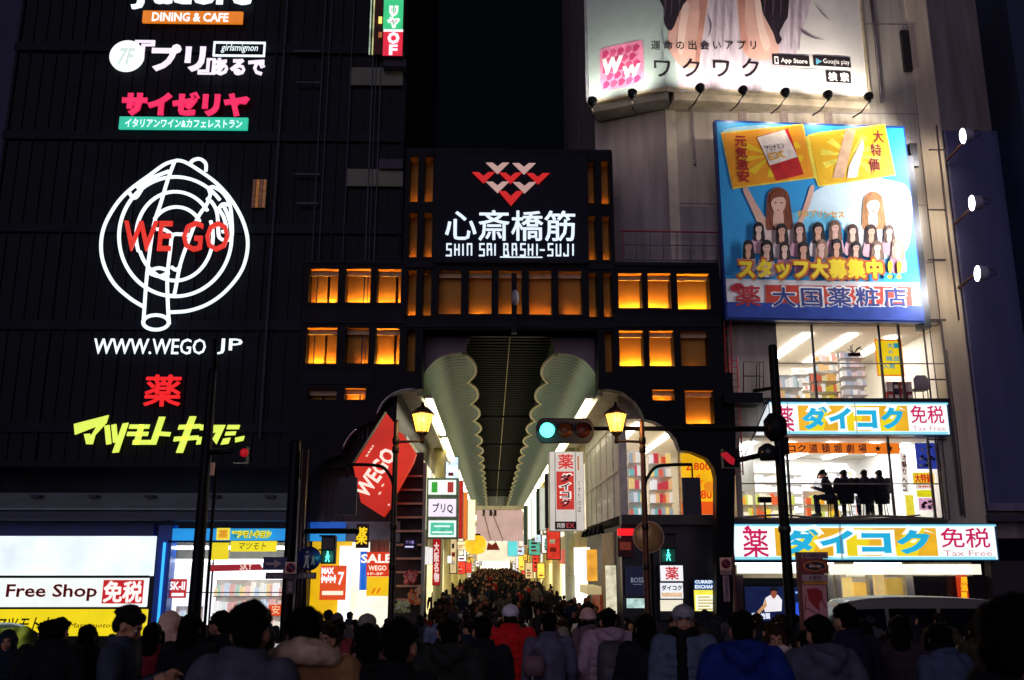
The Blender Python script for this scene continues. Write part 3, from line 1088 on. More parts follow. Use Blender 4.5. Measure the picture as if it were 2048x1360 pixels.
a, b, c, e = rectw(425, 1160, 566, 1250, 30.4)
shelf('shop_shelf', 'white shelf of small boxes inside the bright blue trimmed drugstore', a, c, 30.4, 0, e, 5, PAST, .95)
a, b, c, e = rectw(345, 1200, 400, 1250, 30.4)
shelf('shop_shelf', 'narrow shelf of goods under the small red and white poster', a, c, 30.4, 0, e - .2, 3, PAST, .9)
t = tag(MB().ppoly([(537, 1210), (567, 1208), (560, 1232), (540, 1232)], 29.3, emi('#e04818', .85), .03).build('hanging_sign'), 'small orange red sign low before the drugstore window', 'sign')
MB().ptext('安', 543, 1211, 560, 1228, 29.28, emi('#ffe0b0', .9)).build('lettering', t)
# sale boards around the arch
t = tag(MB().px(640, 1131, 692, 1200, 29.95, emi('#e85018', .85, .15), .04).build('sale_board'), 'orange red sale board with white scrawl beside white pillar', 'sign')
mb = MB().ptext('MAX', 643, 1135, 668, 1148, 29.92, NW, bold=.05)
for k_ in range(7):
    mb.px(643 + k_ * 4.2, 1150 + (k_ % 3) * 2, 645.5 + k_ * 4.2, 1166 - (k_ % 2) * 4, 29.92, NW, .02)
mb.px(642, 1156, 672, 1159, 29.915, NW, .02)
mb.ptext('7', 676, 1144, 688, 1170, 29.92, NW, bold=.02)
mb.px(644, 1182, 686, 1190, 29.925, emi('#fff4d8', 1), .02)
mb.build('lettering', t)
t = thing('sale_board', 'tall red over yellow board reading sale beneath the arch', 'sign', (W(755, 1190, 30.1)[0], 30.1, W(755, 1190, 30.1)[1]))
MB().px(733, 1104, 778, 1153, 30.1, emi('#d83a10', .9, .1), .05).build('panel', t)
MB().px(733, 1153.3, 778, 1192, 30.1, emi('#f4c40c', .95, .1), .05).build('lower_panel', t)
mb = MB().ptext('SALE', 722, 1108, 784, 1126, 30.07, emi('#fff6e8', 1.1, .03, False), bold=.03)
mb.ptext('WEGO', 737, 1131, 773, 1141, 30.07, emi('#fff0d8', 1.1, .03, False), bold=.02)
mb.ptext('1F-3F', 735, 1145, 766, 1150, 30.07, emi('#ffe8c8', 1, .03, False), bold=.03)
mb.ppoly([(742, 1187), (748, 1176), (752, 1176), (746, 1187)], 30.07, emi('#e07010', .9), .02)
mb.ppoly([(752, 1187), (758, 1176), (762, 1176), (756, 1187)], 30.07, emi('#e07010', .9), .02)
mb.build('lettering', t)
MB().px(740, 1080, 779, 1104, 30.4, mat('#a89878', var=.5, scale=8, stretch=(6, 1, .3)), .05).build('panel_head', t)
t = tag(MB().px(712, 1048, 736, 1096, 29.2, mat('#3a2430'), .25).build('lantern_sign'), 'dark hanging lantern sign with yellow glowing character', 'sign')
MB().ptext('薬', 713, 1055, 734, 1088, 29.17, emi('#f6cc10', 1.1), bold=.02).build('lettering', t)

# ---------------------------------------------------------------- hanging red boards
t = thing('hanging_banner', 'big tilted orange red board hanging by the lamppost', 'banner', (W(745, 1032, 28.7)[0], 28.7, W(745, 1032, 28.7)[1]))
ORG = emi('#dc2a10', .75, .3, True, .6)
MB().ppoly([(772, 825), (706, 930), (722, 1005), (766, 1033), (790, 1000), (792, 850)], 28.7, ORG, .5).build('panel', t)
mb = MB()
mb.tube([(*W(772, 824, 28.67)[:1], 28.67, W(772, 824, 28.67)[1]), (W(705, 930, 28.67)[0], 28.67, W(705, 930, 28.67)[1])], .04, CREAM, 6)
mb.build('edge_trim', t)
xx, zz = W(751, 945, 28.66)
mb = MB().text('WEGO', xx - .82, zz - .26, xx + .82, zz + .26, 28.67, emi('#ffe8d8', 1, .03, False), bold=.03, rot=rad(56))
for u_, v_, w_ in ((731, 912, 3), (735, 905, 3), (739, 899, 3), (743, 893, 2), (762, 972, 4), (756, 988, 4), (775, 1010, 2)):
    mb.ppoly([(u_, v_), (u_ + w_, v_ - w_ * 1.2), (u_ + w_ + 3, v_ - w_), (u_ + 3, v_ + 2)], 28.67, emi('#ffd8c0', .9, .03, False), .01)
mb.build('lettering', t)
t = thing('hanging_banner', 'smaller orange red board tucked behind the lamppost', 'banner', (W(805, 990, 29.0)[0], 29.0, W(805, 990, 29.0)[1]))
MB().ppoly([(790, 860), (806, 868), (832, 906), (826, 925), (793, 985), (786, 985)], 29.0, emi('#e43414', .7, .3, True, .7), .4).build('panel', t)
# louvred rack with shop goods left of the street entry
t = thing('louvre_rack', 'tall rack of horizontal bronze louvres beside the arcade entry', 'screen', (W(820, 1200, 30.6)[0], 30.6, 0))
BRZ = mat('#b89070', rough=.35, metal=.4)
mb = MB().px(795, 925, 843, 1290, 31.1, mat('#2a1c1c', rough=.6, var=.4, scale=4, stretch=(6, 1, .5)), .1)
mb.build('back_panel', t)
for i in range(10):
    y = 950 + i * 27.5
    MB().px(792, y, 845, y + 4, 30.62, BRZ, .35).build('louvre', t)
MB().px(843, 925, 849, 1290, 30.6, mat('#9fb0a0', rough=.4), .3).build('post', t)
t = tag(MB().px(807, 1077, 833, 1100, 30.5, mat('#1a1830'), .1).build('notice_plate'), 'dark plate with violet glowing text between bronze louvres', 'sign')
mb = MB().ptext('プリ機', 811, 1081, 828, 1088, 30.47, emi('#a898f0', .9))
mb.px(810, 1092, 827, 1095, 30.47, emi('#d8d0ff', 1), .02)
mb.build('lettering', t)


def bouquet(x0, y0, x1, y1, Y, cols, name, label):
    a_, b_, c_, e_ = rectw(x0, y0, x1, y1, Y)
    m_ = MB()
    for i in range(46):
        x_, z_ = rnd.uniform(a_, c_), rnd.uniform(b_, e_)
        yy = Y + rnd.uniform(-.12, .12)
        r_ = rnd.uniform(.04, .09)
        n_ = 5
        pts = []
        for j in range(n_):
            q = 2 * pi * j / n_ + rnd.random()
            pts.append((x_ + math.cos(q) * r_, yy + rnd.uniform(-.04, .04), z_ + math.sin(q) * r_))
        m_.quad(pts, mat(rnd.choice(cols), var=.1))
    return tag(m_.build(name), label, 'flowers')


bouquet(810, 1142, 832, 1166, 30.45, ['#f08070', '#f8b0a0', '#d04a48'], 'flower_bunch', 'pink red flower bunch before the bronze louvres')
bouquet(818, 1178, 842, 1206, 30.2, ['#f09040', '#f8c080', '#e06030', '#f0d8b0'], 'flower_bunch', 'orange flower bunch low by the louvre rack')
bouquet(792, 1203, 818, 1222, 30.0, ['#c8d890', '#e8f0c0', '#88a060', '#f0f0e0'], 'flower_bunch', 'pale green flower bunch next to the dark lamppost')

# ================================================================ shops and signs along the arcade
r2 = random.Random(5)
SH = ['#f4ecc0', '#fff4d8', '#f8e0a0', '#fffaf0', '#f0d890', '#f4f0e0']


def shop_row(s, y0, blocks):
    y = y0
    for i, (L, h, up, dark) in enumerate(blocks):
        b_ = thing('arcade_shop', f"{('pale', 'cream', 'ochre', 'grey', 'sand', 'ivory', 'buff', 'olive', 'tan', 'beige')[i % 10]} fronted shop {('just inside', 'second inside', 'third inside', 'fourth inside', 'fifth inside', 'sixth inside', 'seventh inside', 'eighth inside', 'ninth inside', 'far along')[i % 10]} the arcade on the "
                   + ('flower rack side' if s < 0 else 'glass corner side'), 'shop', (CX + s * 3.9, y + L / 2, 0))
        xf = CX + s * 3.75
        wallc = mat(('#b8a878', '#c4b890', '#8a7a58', '#c8c4b0')[i % 4] if not dark else '#4a463e', rough=.6, var=.2)
        x2 = xf + s * 4
        m_ = MB().box(xf, y, 3.3, x2, y + L - .02, 8.69, wallc)
        m_.box(xf + s * .9, y, 0, x2, y + L - .02, 3.298, wallc)
        m_.build('wall', b_)
        m_ = MB()
        c_ = emi(SH[r2.randrange(6)], .9 if y < 44 else 1.5, .3, True, 1.3)
        m_.box(xf + s * .7, y + .25, .05, xf + s * .88, y + L - .3, 2.9, c_)
        m_.build('lit_shopfront', b_)
        m_ = MB().box(xf - s * .12, y + .1, 3.0, xf - s * .002, y + L - .12, 3.8, emi(r2.choice(['#f0f4e8', '#e8c858', '#c83028', '#f4e8c8', '#3a6a58', '#e8e8f0', '#d88838']), .8, .15))
        m_.build('fascia', b_)
        n_ = 3
        for k_ in range(n_):
            a_ = y + .5 + k_ * (L - .8) / n_
            m_ = MB().box(xf - s * .06, a_, 4.6, xf - s * .003, a_ + (L - .8) / n_ - .35, 7.6, emi(r2.choice(SH), (.9 if up else .25), .3, False))
            m_.build('window', b_)
        y += L


shop_row(-1, 33.0, [(7, 9, 0, 1), (8, 9, 1, 0), (9, 9, 1, 0), (10, 9, 1, 0), (12, 9, 1, 0), (14, 9, 1, 0), (18, 9, 1, 0), (24, 9, 1, 0), (30, 9, 1, 0), (46, 9, 1, 0)])
shop_row(1, 43.0, [(8, 9, 1, 0), (9, 9, 1, 0), (9, 9, 1, 0), (11, 9, 1, 0), (13, 9, 1, 0), (17, 9, 1, 0), (22, 9, 1, 0), (30, 9, 1, 0), (46, 9, 1, 0)])
b_ = thing('arcade_end_building', 'bright building closing the far end of the arcade', 'building', (CX, YE, 0))
MB().box(CX - 6, YE, 0, CX + 6, YE + 3, 11.2, mat('#c8c0a0')).build('wall', b_)
for x in (-2.4, -.8, .8, 2.4):
    MB().box(CX + x - .65, YE - .1, 4.5, CX + x + .65, YE - .01, 7.5, emi('#f4f0dc', 1.3)).build('window', b_)
MB().box(CX - 3.3, YE - .1, .3, CX + 3.3, YE - .01, 3.8, emi('#fff6d8', 1.6, .2)).build('shopfront', b_)


def blade(x0, y0, x1, y1, Y, h, label, txt=None, tc='#ffffff', s=.9, d=.25, vert=True, frame='#d8d4c8', cat='sign', name='projecting_sign', bold=.03, parts=None):
    t_ = thing(name, label, cat, (W((x0 + x1) / 2, y1, Y)[0], Y, W((x0 + x1) / 2, y1, Y)[1]))
    MB().px(x0 - 1, y0 - 1, x1 + 1, y1 + 1, Y + .02, mat(frame, rough=.4), d).build('box', t_)
    MB().px(x0, y0, x1, y1, Y, emi(h, s, .1), .019).build('face', t_)
    if txt:
        m_ = MB()
        q = (x1 - x0) * .16
        (m_.pcol if vert else m_.ptext)(txt, x0 + q, y0 + (y1 - y0) * .06, x1 - q, y1 - (y1 - y0) * .06, Y - .02, emi(tc, .8, .03, False), bold=bold)
        m_.build('lettering', t_)
    return t_


# the three panelled sign tower
Y3 = 37.0
t = thing('sign_tower', 'pale box of three stacked lit panels hung at the arcade entry', 'sign', (W(886, 1078, Y3)[0], Y3, W(886, 1078, Y3)[1]))
MB().px(853, 956, 917, 1078, Y3 + .03, mat('#8aa48c', rough=.4), .6).build('box', t)
p_ = MB().px(857, 960, 912, 989, Y3, emi('#f2fff4', 1.05), .025).build('panel', t)
mb = MB().px(863, 964, 875, 985, Y3 - .02, emi('#3cb040', .8), .015)
mb.px(895, 964, 907, 985, Y3 - .02, emi('#b83a34', .8), .015)
mb.build('flag_stripe', p_)
p_ = MB().px(857, 998, 912, 1033, Y3, emi('#f0e4f4', 1.05), .025).build('panel', t)
MB().ptext('プリQ', 865, 1006, 906, 1027, Y3 - .02, mat('#5a2a78'), bold=.02).build('lettering', p_)
p_ = MB().px(857, 1041, 912, 1074, Y3, emi('#f2fff8', 1.05), .025).build('panel', t)
mb = MB().px(861, 1045, 908, 1070, Y3 - .02, emi('#58c8a8', .9, .3, True, 4), .015)
mb.px(868, 1051, 900, 1054, Y3 - .04, emi('#f4fff8', 1), .01)
mb.px(864, 1063, 905, 1066, Y3 - .04, emi('#f4fff8', 1), .01)
mb.build('picture', p_)
blade(917, 962, 925, 1076, 38.2, '#c8281c', 'narrow red upright sign beside the stacked panels', None, s=.75)
blade(927, 985, 934, 1078, 39.5, '#f08030', 'narrow orange upright sign beside the red one', None, s=.9)
blade(936, 1000, 950, 1080, 52, '#fff4c0', 'cream glowing upright sign above the yellow lantern', None, s=1.2, frame='#e8d890')
t = thing('paper_lantern', 'big yellow glowing lantern low along the arcade', 'lantern', (W(951, 1112, 55)[0], 55, W(951, 1112, 55)[1]))
x, z = W(951, 1108, 55)
MB().lathe([(.25, 0), (.5, .1), (.62, .35), (.62, .7), (.5, .95), (.25, 1.05)], (x, 55, z), emi('#f4b81c', 1.1, .25), 16).build('shade', t)
MB().lathe([(.28, 0), (.28, .1)], (x, 55, z + 1.05), BLK2, 12).build('cap', t)
blade(866, 1078, 880, 1170, 38.0, '#c01820', 'slim red upright sign with white letters by the column', '大阪名物', '#ffe8e0', .75, frame='#501418')
blade(895, 1112, 903, 1126, 41.0, '#f4f4ea', 'tiny white lit sign above the ochre panel', None, s=1.3)
blade(1100, 904, 1167, 1061, 37.5, '#ded6cc', 'tall white sign with red kanji above blue katakana', None, s=.72, d=.9, frame='#c8c4bc', name='drugstore_blade_sign')
t = bpy.data.objects['drugstore_blade_sign']
mb = MB().ptext('薬', 1117, 909, 1146, 937, 37.45, emi('#d02c28', .8), bold=.02)
mb.px(1113, 943, 1148, 1019, 37.47, emi('#c8342a', .8), .02)
mb.pcol('ダイコク', 1119, 947, 1143, 1015, 37.44, emi('#f4e8e0', 1, .03, False), bold=.1)
mb.pcol('ダイコク', 1121, 948, 1141, 1014, 37.42, mat('#24204a'), bold=.03)
for x in (1110, 1151):
    mb.px(x, 905, x + 1, 1060, 37.46, mat('#4a4a4a'), .03)
mb.px(1110, 1043, 1152, 1059, 37.46, mat('#2a1818'), .03)
mb.ptext('両替', 1114, 1046, 1130, 1056, 37.44, emi('#e8dcd4', .9))
mb.ptext('EX', 1133, 1046, 1149, 1056, 37.44, emi('#c04848', .9))
mb.pcol('くすりの店', 1155, 960, 1162, 1025, 37.46, mat('#5a5a50'))
mb.px(1155, 912, 1158, 940, 37.46, emi('#c06a40', .8), .02)
mb.build('lettering', t)
blade(1091, 948, 1097, 1055, 40.0, '#1c1c1a', 'thin black upright sign seen edge on behind the tall white one', None, s=.02, frame='#14140f')
blade(1080, 975, 1090, 1060, 42.5, '#d8dccc', 'pale upright sign behind the thin black one', None, s=.8)
blade(1074, 978, 1080, 1068, 45.5, '#20342c', 'dark green upright sign along the glass side', None, s=.2, frame='#1a2a24')
blade(1064, 985, 1073, 1075, 50.0, '#e4fff0', 'white glowing upright sign deep in the arcade', None, s=1.2)
blade(1056, 1000, 1063, 1078, 55.0, '#f4fff4', 'second white glowing upright sign deeper in the arcade', None, s=1.2)
blade(1048, 1012, 1054, 1090, 62.0, '#2a4a40', 'slim dark teal sign above the far crowd', None, s=.3)
# the wide pink banner across the arcade and small boards beyond
t = thing('overhead_banner', 'wide pale pink banner with thin drawing hung across the arcade', 'banner', (W(998, 1082, 62)[0], 62, W(998, 1082, 62)[1]))
p_ = MB().px(952, 1020, 1046, 1082, 62, emi('#c8a8a0', .75, .15), .08).build('sheet', t)
MB().px(948, 1012, 1050, 1019, 62, mat('#d8d0b0'), .2).build('beam', t)
mb = MB()
for a_, b_ in (((967, 1024), (981, 1080)), ((984, 1024), (1006, 1080))):
    mb.tube([(W(*a_, 61.9)[0], 61.9, W(*a_, 61.9)[1]), (W(*b_, 61.9)[0], 61.9, W(*b_, 61.9)[1])], .035, mat('#a08050'), 5)
for x in (965, 979, 988):
    mb.px(x, 1020, x + 5, 1032, 61.88, mat('#1c1414'), .03)
mb.build('drawing', p_)
t = tag(MB().px(955, 1084, 1030, 1122, 95, emi('#e8dcc0', 1.0, .15), .1).build('overhead_banner'), 'cream board hung beyond the pink banner', 'banner')
MB().ppoly([(973, 1100), (976, 1085), (984, 1090), (992, 1084), (1000, 1100)], 94.9, mat('#8a2018'), .03).build('picture', t)
blade(1016, 1083, 1034, 1112, 80, '#5ad0d8', 'turquoise lit sign beyond the pink banner', None, s=1.0)
blade(1038, 1082, 1052, 1092, 70, '#f4e8e0', 'red framed white board above the far crowd', None, s=1.0, frame='#c02818')
for i in range(84):                              # small lit boards along both sides
    s_ = -1 if i % 2 else 1
    y = 46 + i * 1.5 + r2.random()
    x = CX + s_ * (2.55 + r2.random() * .85)
    z = 2.3 + r2.random() * 4.6
    h = 0.5 + r2.random() ** 2 * 2.2
    if i > 8 and i % 5 == 0:
        z = 1.4 + r2.random()
    c_ = r2.choice(['#fff8e0', '#f4f4ff', '#e83828', '#f8c848', '#60c8b0', '#ffffff', '#f4d8a0', '#d0e8ff'])
    bw = r2.choice([.16, .22, .3, .35, .42])
    m_ = MB().box(x - bw, y, z, x + bw, y + .2, z + h, emi(c_, r2.choice([.6, .9, 1.3]), .3, False, 4))
    m_.box(x - bw - .05, y + .05, z - .05, x + bw + .05, y + .16, z + h + .05, mat('#3a3a34'))
    for k_ in range(r2.randrange(1, 5)):
        zz_ = z + h * (.15 + .17 * k_)
        m_.box(x - bw * .6, y - .02, zz_, x + bw * r2.uniform(.2, .7), y - .002, zz_ + h * .09, mat(r2.choice(['#2a2a2a', '#a02820', '#204080', '#f0f0e8'])))
    tag(m_.build('shop_sign'), 'small lit board jutting over the far crowd in the arcade', 'sign', 'small lit boards deep in the arcade')


# ================================================================ the concrete corner building with the billboards
class Plane:                                     # an upright plane through two points of the plan
    def __init__(s, A, B):
        s.A, s.B = Vector((A[0], A[1])), Vector((B[0], B[1]))
        s.d = (s.B - s.A).normalized()
        s.xf = Matrix(((s.d.x, -s.d.y, 0, s.A.x), (s.d.y, s.d.x, 0, s.A.y), (0, 0, 1, 0), (0, 0, 0, 1)))

    def at(s, px, py):
        r = _F + _R * ((px - 1024) / FPX) + _U * ((680 - py) / FPX)
        det = r.x * -s.d.y + s.d.x * r.y
        t = (s.A.x * -s.d.y + s.d.x * s.A.y) / det
        P = Vector((r.x * t, r.y * t))
        return ((P - s.A).dot(s.d), EYE + r.z * t)

    def rect(s, x0, y0, x1, y1):
        xm, ym = (x0 + x1) / 2, (y0 + y1) / 2
        return s.at(x0, ym)[0], s.at(xm, y1)[1], s.at(x1, ym)[0], s.at(xm, y0)[1]

    def mb(s):
        return MB(s.xf)


YR = 30.2
CONC = mat('#988c8c', rough=.8, var=.26, scale=1.1, bump=.15, stretch=(2.5, 1, .25), spec=.15)
CONC2 = mat('#aca296', rough=.8, var=.26, scale=1.1, bump=.15, stretch=(3, 1, .25), spec=.15)
xF = W(1335, 300, YR)[0]
xR = W(1850, 500, YR)[0]
xB, yBk = W(1190, 250, 31.6)[0], 31.6
bR = thing('concrete_building', 'pale concrete corner building with two big billboards and lit shop floors', 'building', (xR, YR, 0))
w3 = rectw(1556, 648, 1893, 797, YR)
w2 = rectw(1482, 874, 1886, 1036, YR)
w1 = rectw(1472, 1122, 1990, 1290, YR)
xE = max(w3[2], w2[2]) + .12
xG = W(1468, 900, YR)[0]
zW = W(1340, 532, G)[1]
mb = MB()
wall_holes(mb, xG, 4.02, xE, 15.2, [w3, w2], YR, .35, CONC2)
wall_holes(mb, xF, zW - .2, xG, 15.2, [], YR, .35, CONC)
wall_holes(mb, xF, 15.2, xE, 38, [], YR, .35, CONC2)
mb.quad([(xB, yBk, zW - .2), (xF, YR, zW - .2), (xF, YR, 38), (xB, yBk, 38)], CONC)
mb.quad([(xB, 46, zW - .2), (xB, yBk, zW - .2), (xB, yBk, 38), (xB, 46, 38)], CONC)
mb.quad([(xB, 46, 38), (xB, yBk, 38), (xF, YR, 38), (xE, YR, 38), (xE, 46, 38)], CONC)
mb.quad([(xB, 46, zW - .2), (xE, 46, zW - .2), (xF, YR, zW - .2), (xB, yBk, zW - .2)], CONC)
mb.build('wall', bR)
mb = MB()
for z in (15.3, 18.8, 22.4):                     # pour joints and the pale corner strip
    mb.box(xF, YR - .012, z, xE, YR - .001, z + .03, mat('#7c7074'))
mb.box(xF - .02, YR - .03, zW, xF + .33, YR - .002, 38, mat('#c8bca8', rough=.6, var=.12))
mb.box(xF + .9, YR - .10, zW + 4, xF + .98, YR - .03, 38, mat('#8a7c80'))
for k_ in (2.6, 4.1, 5.7):
    mb.box(xF + k_, YR - .04, 15.35, xF + k_ + .28, YR - .002, 38, mat('#8c7c78', var=.3))
mb.build('pilaster_strip', bR)
# wing with the fluted pilaster and the blank panel
mb = MB()
x0 = W(1803, 250, 30.9)[0]
x0b = W(1862, 640, 30.9)[0]
x1 = W(2024, 300, 30.9)[0]
mb.box(xE + .002, 30.9, 3.9, x1, 46, 38, mat('#7a7072', rough=.85, var=.3, scale=.9, bump=.12, stretch=(2.5, 1, .3), spec=.1))
mb.build('wing_wall', bR)
pa, pb = W(1856, 450, 30.3)[0], W(1899, 450, 30.3)[0]
mb = MB().box(pa, 30.15, 3.95, pb, 30.899, 38, mat('#c4b49c', rough=.65, var=.15, scale=1.3, stretch=(2, 2, .3)))
mb.box(pb + .03, 30.45, 3.95, pb + .2, 30.898, 38, mat('#9a9290', rough=.6))
mb.build('pilaster', bR)
mb = MB()
a, b = W(1912, 450, 30.6)[0], W(2030, 450, 30.6)[0]
zt_, zb_ = W(1960, 262, 30.6)[1], W(1970, 1006, 30.6)[1]
BLP = mat('#454670', rough=.55, var=.14, scale=.5, stretch=(3, 1, .4))
mb.box(a, 30.6, zb_, b, 30.898, zt_, BLP)
mb.build('blank_panel', bR)
mb = MB()
FRM = mat('#6a6680', rough=.45)
mb.box(a - .08, 30.55, zb_, a - .002, 30.89, zt_, FRM)
mb.box(a - .1, 30.5, zb_ - .25, b + .1, 30.89, zb_ - .002, FRM)
mb.box(a - .3, 30.3, zb_ - .6, b + .4, 30.89, zb_ - .4, mat('#3a3644'))
mb.build('panel_frame', bR)
mb = MB()                                        # conduits down the pilaster
for px_, y0, y1, r_ in ((1866, 640, 1040, .03), (1874, 560, 1040, .02), (1903, 640, 1030, .045), (1912, 700, 1035, .02), (1896, 250, 640, .02), (1750, -60, 205, .05)):
    Yp = 30.08 if px_ > 1800 else 30.0
    x_ = W(px_, (y0 + y1) / 2, Yp)[0]
    mb.tube([(x_, Yp, W(px_, y1, Yp)[1]), (x_ + .02 * math.sin(px_), Yp - .03, W(px_, (y0 + y1) / 2, Yp)[1]), (x_, Yp, W(px_, y0, Yp)[1])], r_, mat('#5c5258', rough=.5), 6)
for y_ in (300, 420, 520, 640, 760, 880):
    x_, z_ = W(1875, y_, 30.1)
    mb.box(x_ - .3, 30.1, z_, x_ + .3, 30.15, z_ + .04, mat('#4a4048'))
mb.build('conduit', bR)
mb = MB()
for x0_, y0_, x1_, y1_ in ((1822, 286, 1836, 332), (1836, 490, 1850, 570), (1806, 60, 1822, 140)):
    MB().px(x0_, y0_, x1_, y1_, 30.0, mat('#1a1618', rough=.4), .14).build('junction_box', bR)
x2 = W(2036, 300, 29.5)[0]
mb = MB().box(x2, 29.0, 0, x2 + 30, 45, 40, mat('#222c48', rough=.5, var=.3, scale=.6))
tag(mb.build('office_block'), 'dark navy block just past the blank violet panel', 'building')

# ---------------------------------------------------------------- lit shop floors behind the openings
WALLI = mat('#f0ece2', rough=.7, var=.04)
FLO = mat('#b8ac98', rough=.4, var=.15)


def room(x0_, x1_, y0_, y1_, z0_, z1_, parent, lights, power, wallm=WALLI, warm='#fff2dc'):
    m_ = MB()
    m_.quad([(x0_, y0_, z0_), (x1_, y0_, z0_), (x1_, y1_, z0_), (x0_, y1_, z0_)], FLO)
    m_.build('floor_slab', parent)
    m_ = MB()
    m_.quad([(x0_, y0_, z1_), (x0_, y1_, z1_), (x1_, y1_, z1_), (x1_, y0_, z1_)], wallm)
    m_.quad([(x0_, y1_, z0_), (x1_, y1_, z0_), (x1_, y1_, z1_), (x0_, y1_, z1_)], wallm)
    m_.quad([(x0_, y0_, z0_), (x0_, y1_, z0_), (x0_, y1_, z1_), (x0_, y0_, z1_)], wallm)
    m_.quad([(x1_, y0_, z0_), (x1_, y0_, z1_), (x1_, y1_, z1_), (x1_, y1_, z0_)], wallm)
    m_.build('inner_wall', parent)
    for (u0, v0, u1, v1) in lights:
        m_ = MB().box(x0_ + (x1_ - x0_) * u0, y0_ + (y1_ - y0_) * v0, z1_ - .06, x0_ + (x1_ - x0_) * u1, y0_ + (y1_ - y0_) * v1, z1_ - .01, emi(warm, power, .02))
        m_.build('ceiling_light', parent)


def fz(a_, b_, f):
    return a_ + (b_ - a_) * f


room(w3[0] - 1.5, w3[2] + .1, YR + .36, YR + 7, w3[1] - .01, w3[3] + .01, bR,
     [(.2, .15, .24, .9), (.4, .15, .44, .9), (.62, .15, .66, .9), (.84, .2, .88, .7)], 17, WALLI, '#fff8ee')
room(w2[0], w2[2] + .1, YR + .36, YR + 7, w2[1] - .01, w2[3] + .01, bR,
     [(.1, .15, .14, .9), (.3, .15, .34, .9), (.52, .15, .56, .9), (.74, .15, .78, .9), (.92, .2, .95, .7)], 24, WALLI, '#f0f6ff')
room(w1[0], w1[2], YR + 1.2, YR + 6, 0.02, w1[3] - .05, bR, [(.05, .02, .3, .06), (.42, .1, .46, .8), (.7, .1, .74, .8)], 7)


def frames(nm, w_, xs, zs, t_=.035, y=YR + .08):
    m_ = MB()
    for u in xs:
        x_ = fz(w_[0], w_[2], u)
        m_.box(x_ - t_, y, w_[1], x_ + t_, y + .08, w_[3], mat('#4a4440', rough=.4))
    for v in zs:
        z_ = fz(w_[1], w_[3], v)
        m_.box(w_[0], y - .03, z_ - .02, w_[2], y - .002, z_ + .02, mat('#8c8478', rough=.4, metal=.4))
    m_.build(nm, bR)
    MB().quad([(w_[0], y + .04, w_[1]), (w_[2], y + .04, w_[1]), (w_[2], y + .04, w_[3]), (w_[0], y + .04, w_[3])], glass(refl=.05)).build('window_pane', bR)


frames('window_frame', w3, (0.0, .22, .62, .74, 1), (.47, .0))
frames('window_frame', w2, (0.0, .24, .75, .95, 1), (.42, .0))
# shelves on the upper floor
a = w3[0]
L3 = w3[2] - w3[0]
H3 = w3[3] - w3[1]
MIX = ['#e8d8d0', '#d89088', '#c8d8d8', '#e8e0b8', '#b8c0c8', '#f0ece4', '#d8b078', '#f8f4ec', '#a8b8b0', '#e8c0b8']
shelf('shop_shelf', 'long counter shelf of pink boxes at the upper floor window', a + .1, a + L3 * .2, YR + 1.0, w3[1], w3[1] + 1.05, 2, MIX, .8)
shelf('shop_shelf', 'low shelf of orange and yellow goods behind the upper window', a + L3 * .25, a + L3 * .42, YR + .9, w3[1], w3[1] + 1.1, 3, ['#e8b060', '#e8d8a0', '#d86848', '#f0e8d8', '#c8b030'], .8)
for i in range(3):
    shelf('shop_shelf', ('tall white shelf nearest the upper glass', 'tall white shelf second behind the upper glass', 'tall white shelf at the back of the upper shop')[i] + ' with small packets',
          a + L3 * (.36 + i * -.05), a + L3 * (.58 - i * .03), YR + 2.2 + i * 1.5, w3[1], w3[3] - .5 - .2 * i, 6, MIX, .85)
shelf('shop_shelf', 'shelf of white packets beside the yellow poster on the upper floor', a + L3 * .46, a + L3 * .61, YR + 1.3, w3[1], w3[3] - .6, 6, ['#f0ece4', '#d8d4d0', '#c0b8b8', '#e0c8c8', '#a8b0c0'], .8)
x_, z_ = fz(w3[0], w3[2], .53), w3[3] - .8
t = thing('drying_rack', 'black hanging tangle of cables under the upper shop ceiling', 'fixture', (x_, YR + 1.1, z_))
mb = MB()
for i in range(9):
    q = rnd.uniform(0, 6.28)
    mb.tube([(x_, YR + 1.1, z_), (x_ + .18 * math.cos(q), YR + 1.1, z_ + .14 + .1 * rnd.random()), (x_ + .28 * math.cos(q) + .05, YR + 1.08, z_ + .05 + .3 * abs(math.sin(q)))], .012, BLK, 5)
mb.box(x_ - .2, YR + 1.0, z_ - .08, x_ + .2, YR + 1.15, z_ + .02, BLK)
mb.build('cable', t)
# yellow poster, bins, balcony rail and clutter at the upper floor's end
t = thing('window_poster', 'tall yellow poster with turquoise writing in the upper shop window', 'poster', (W(1783, 750, YR + .3)[0], YR + .3, W(1783, 750, YR + .3)[1]))
MB().px(1752, 678, 1806, 752, YR + .34, emi('#e8862c', .85), .03).build('border', t)
MB().px(1755, 682, 1803, 749, YR + .32, emi('#f4d018', .9, .1), .019).build('sheet', t)
mb = MB()
for s_, x0_, y0_, x1_, y1_ in (('大量', 1775, 686, 1797, 696), ('の', 1776, 700, 1786, 708), ('商品', 1772, 712, 1800, 722), ('入荷', 1766, 728, 1790, 737)):
    mb.ptext(s_, x0_, y0_, x1_, y1_, YR + .3, emi('#2c9cb0', .8), bold=.03)
mb.build('lettering', t)
t = thing('folding_chair', 'grey backed chair by the end of the upper shop window', 'chair', (W(1843, 795, YR + .6)[0], YR + .6, w3[1]))
x_, z_ = t.location.x, w3[1]
MB().prism([(x_ - .25, z_ + .42), (x_ + .25, z_ + .42), (x_ + .25, z_ + .78), (x_ + .15, z_ + .9), (x_ - .15, z_ + .9), (x_ - .25, z_ + .78)], YR + .5, YR + .54, mat('#8a8490')).build('backrest', t)
MB().box(x_ - .25, YR + .56, z_ + .4, x_ + .25, YR + .95, z_ + .45, mat('#4a4450')).build('seat', t)
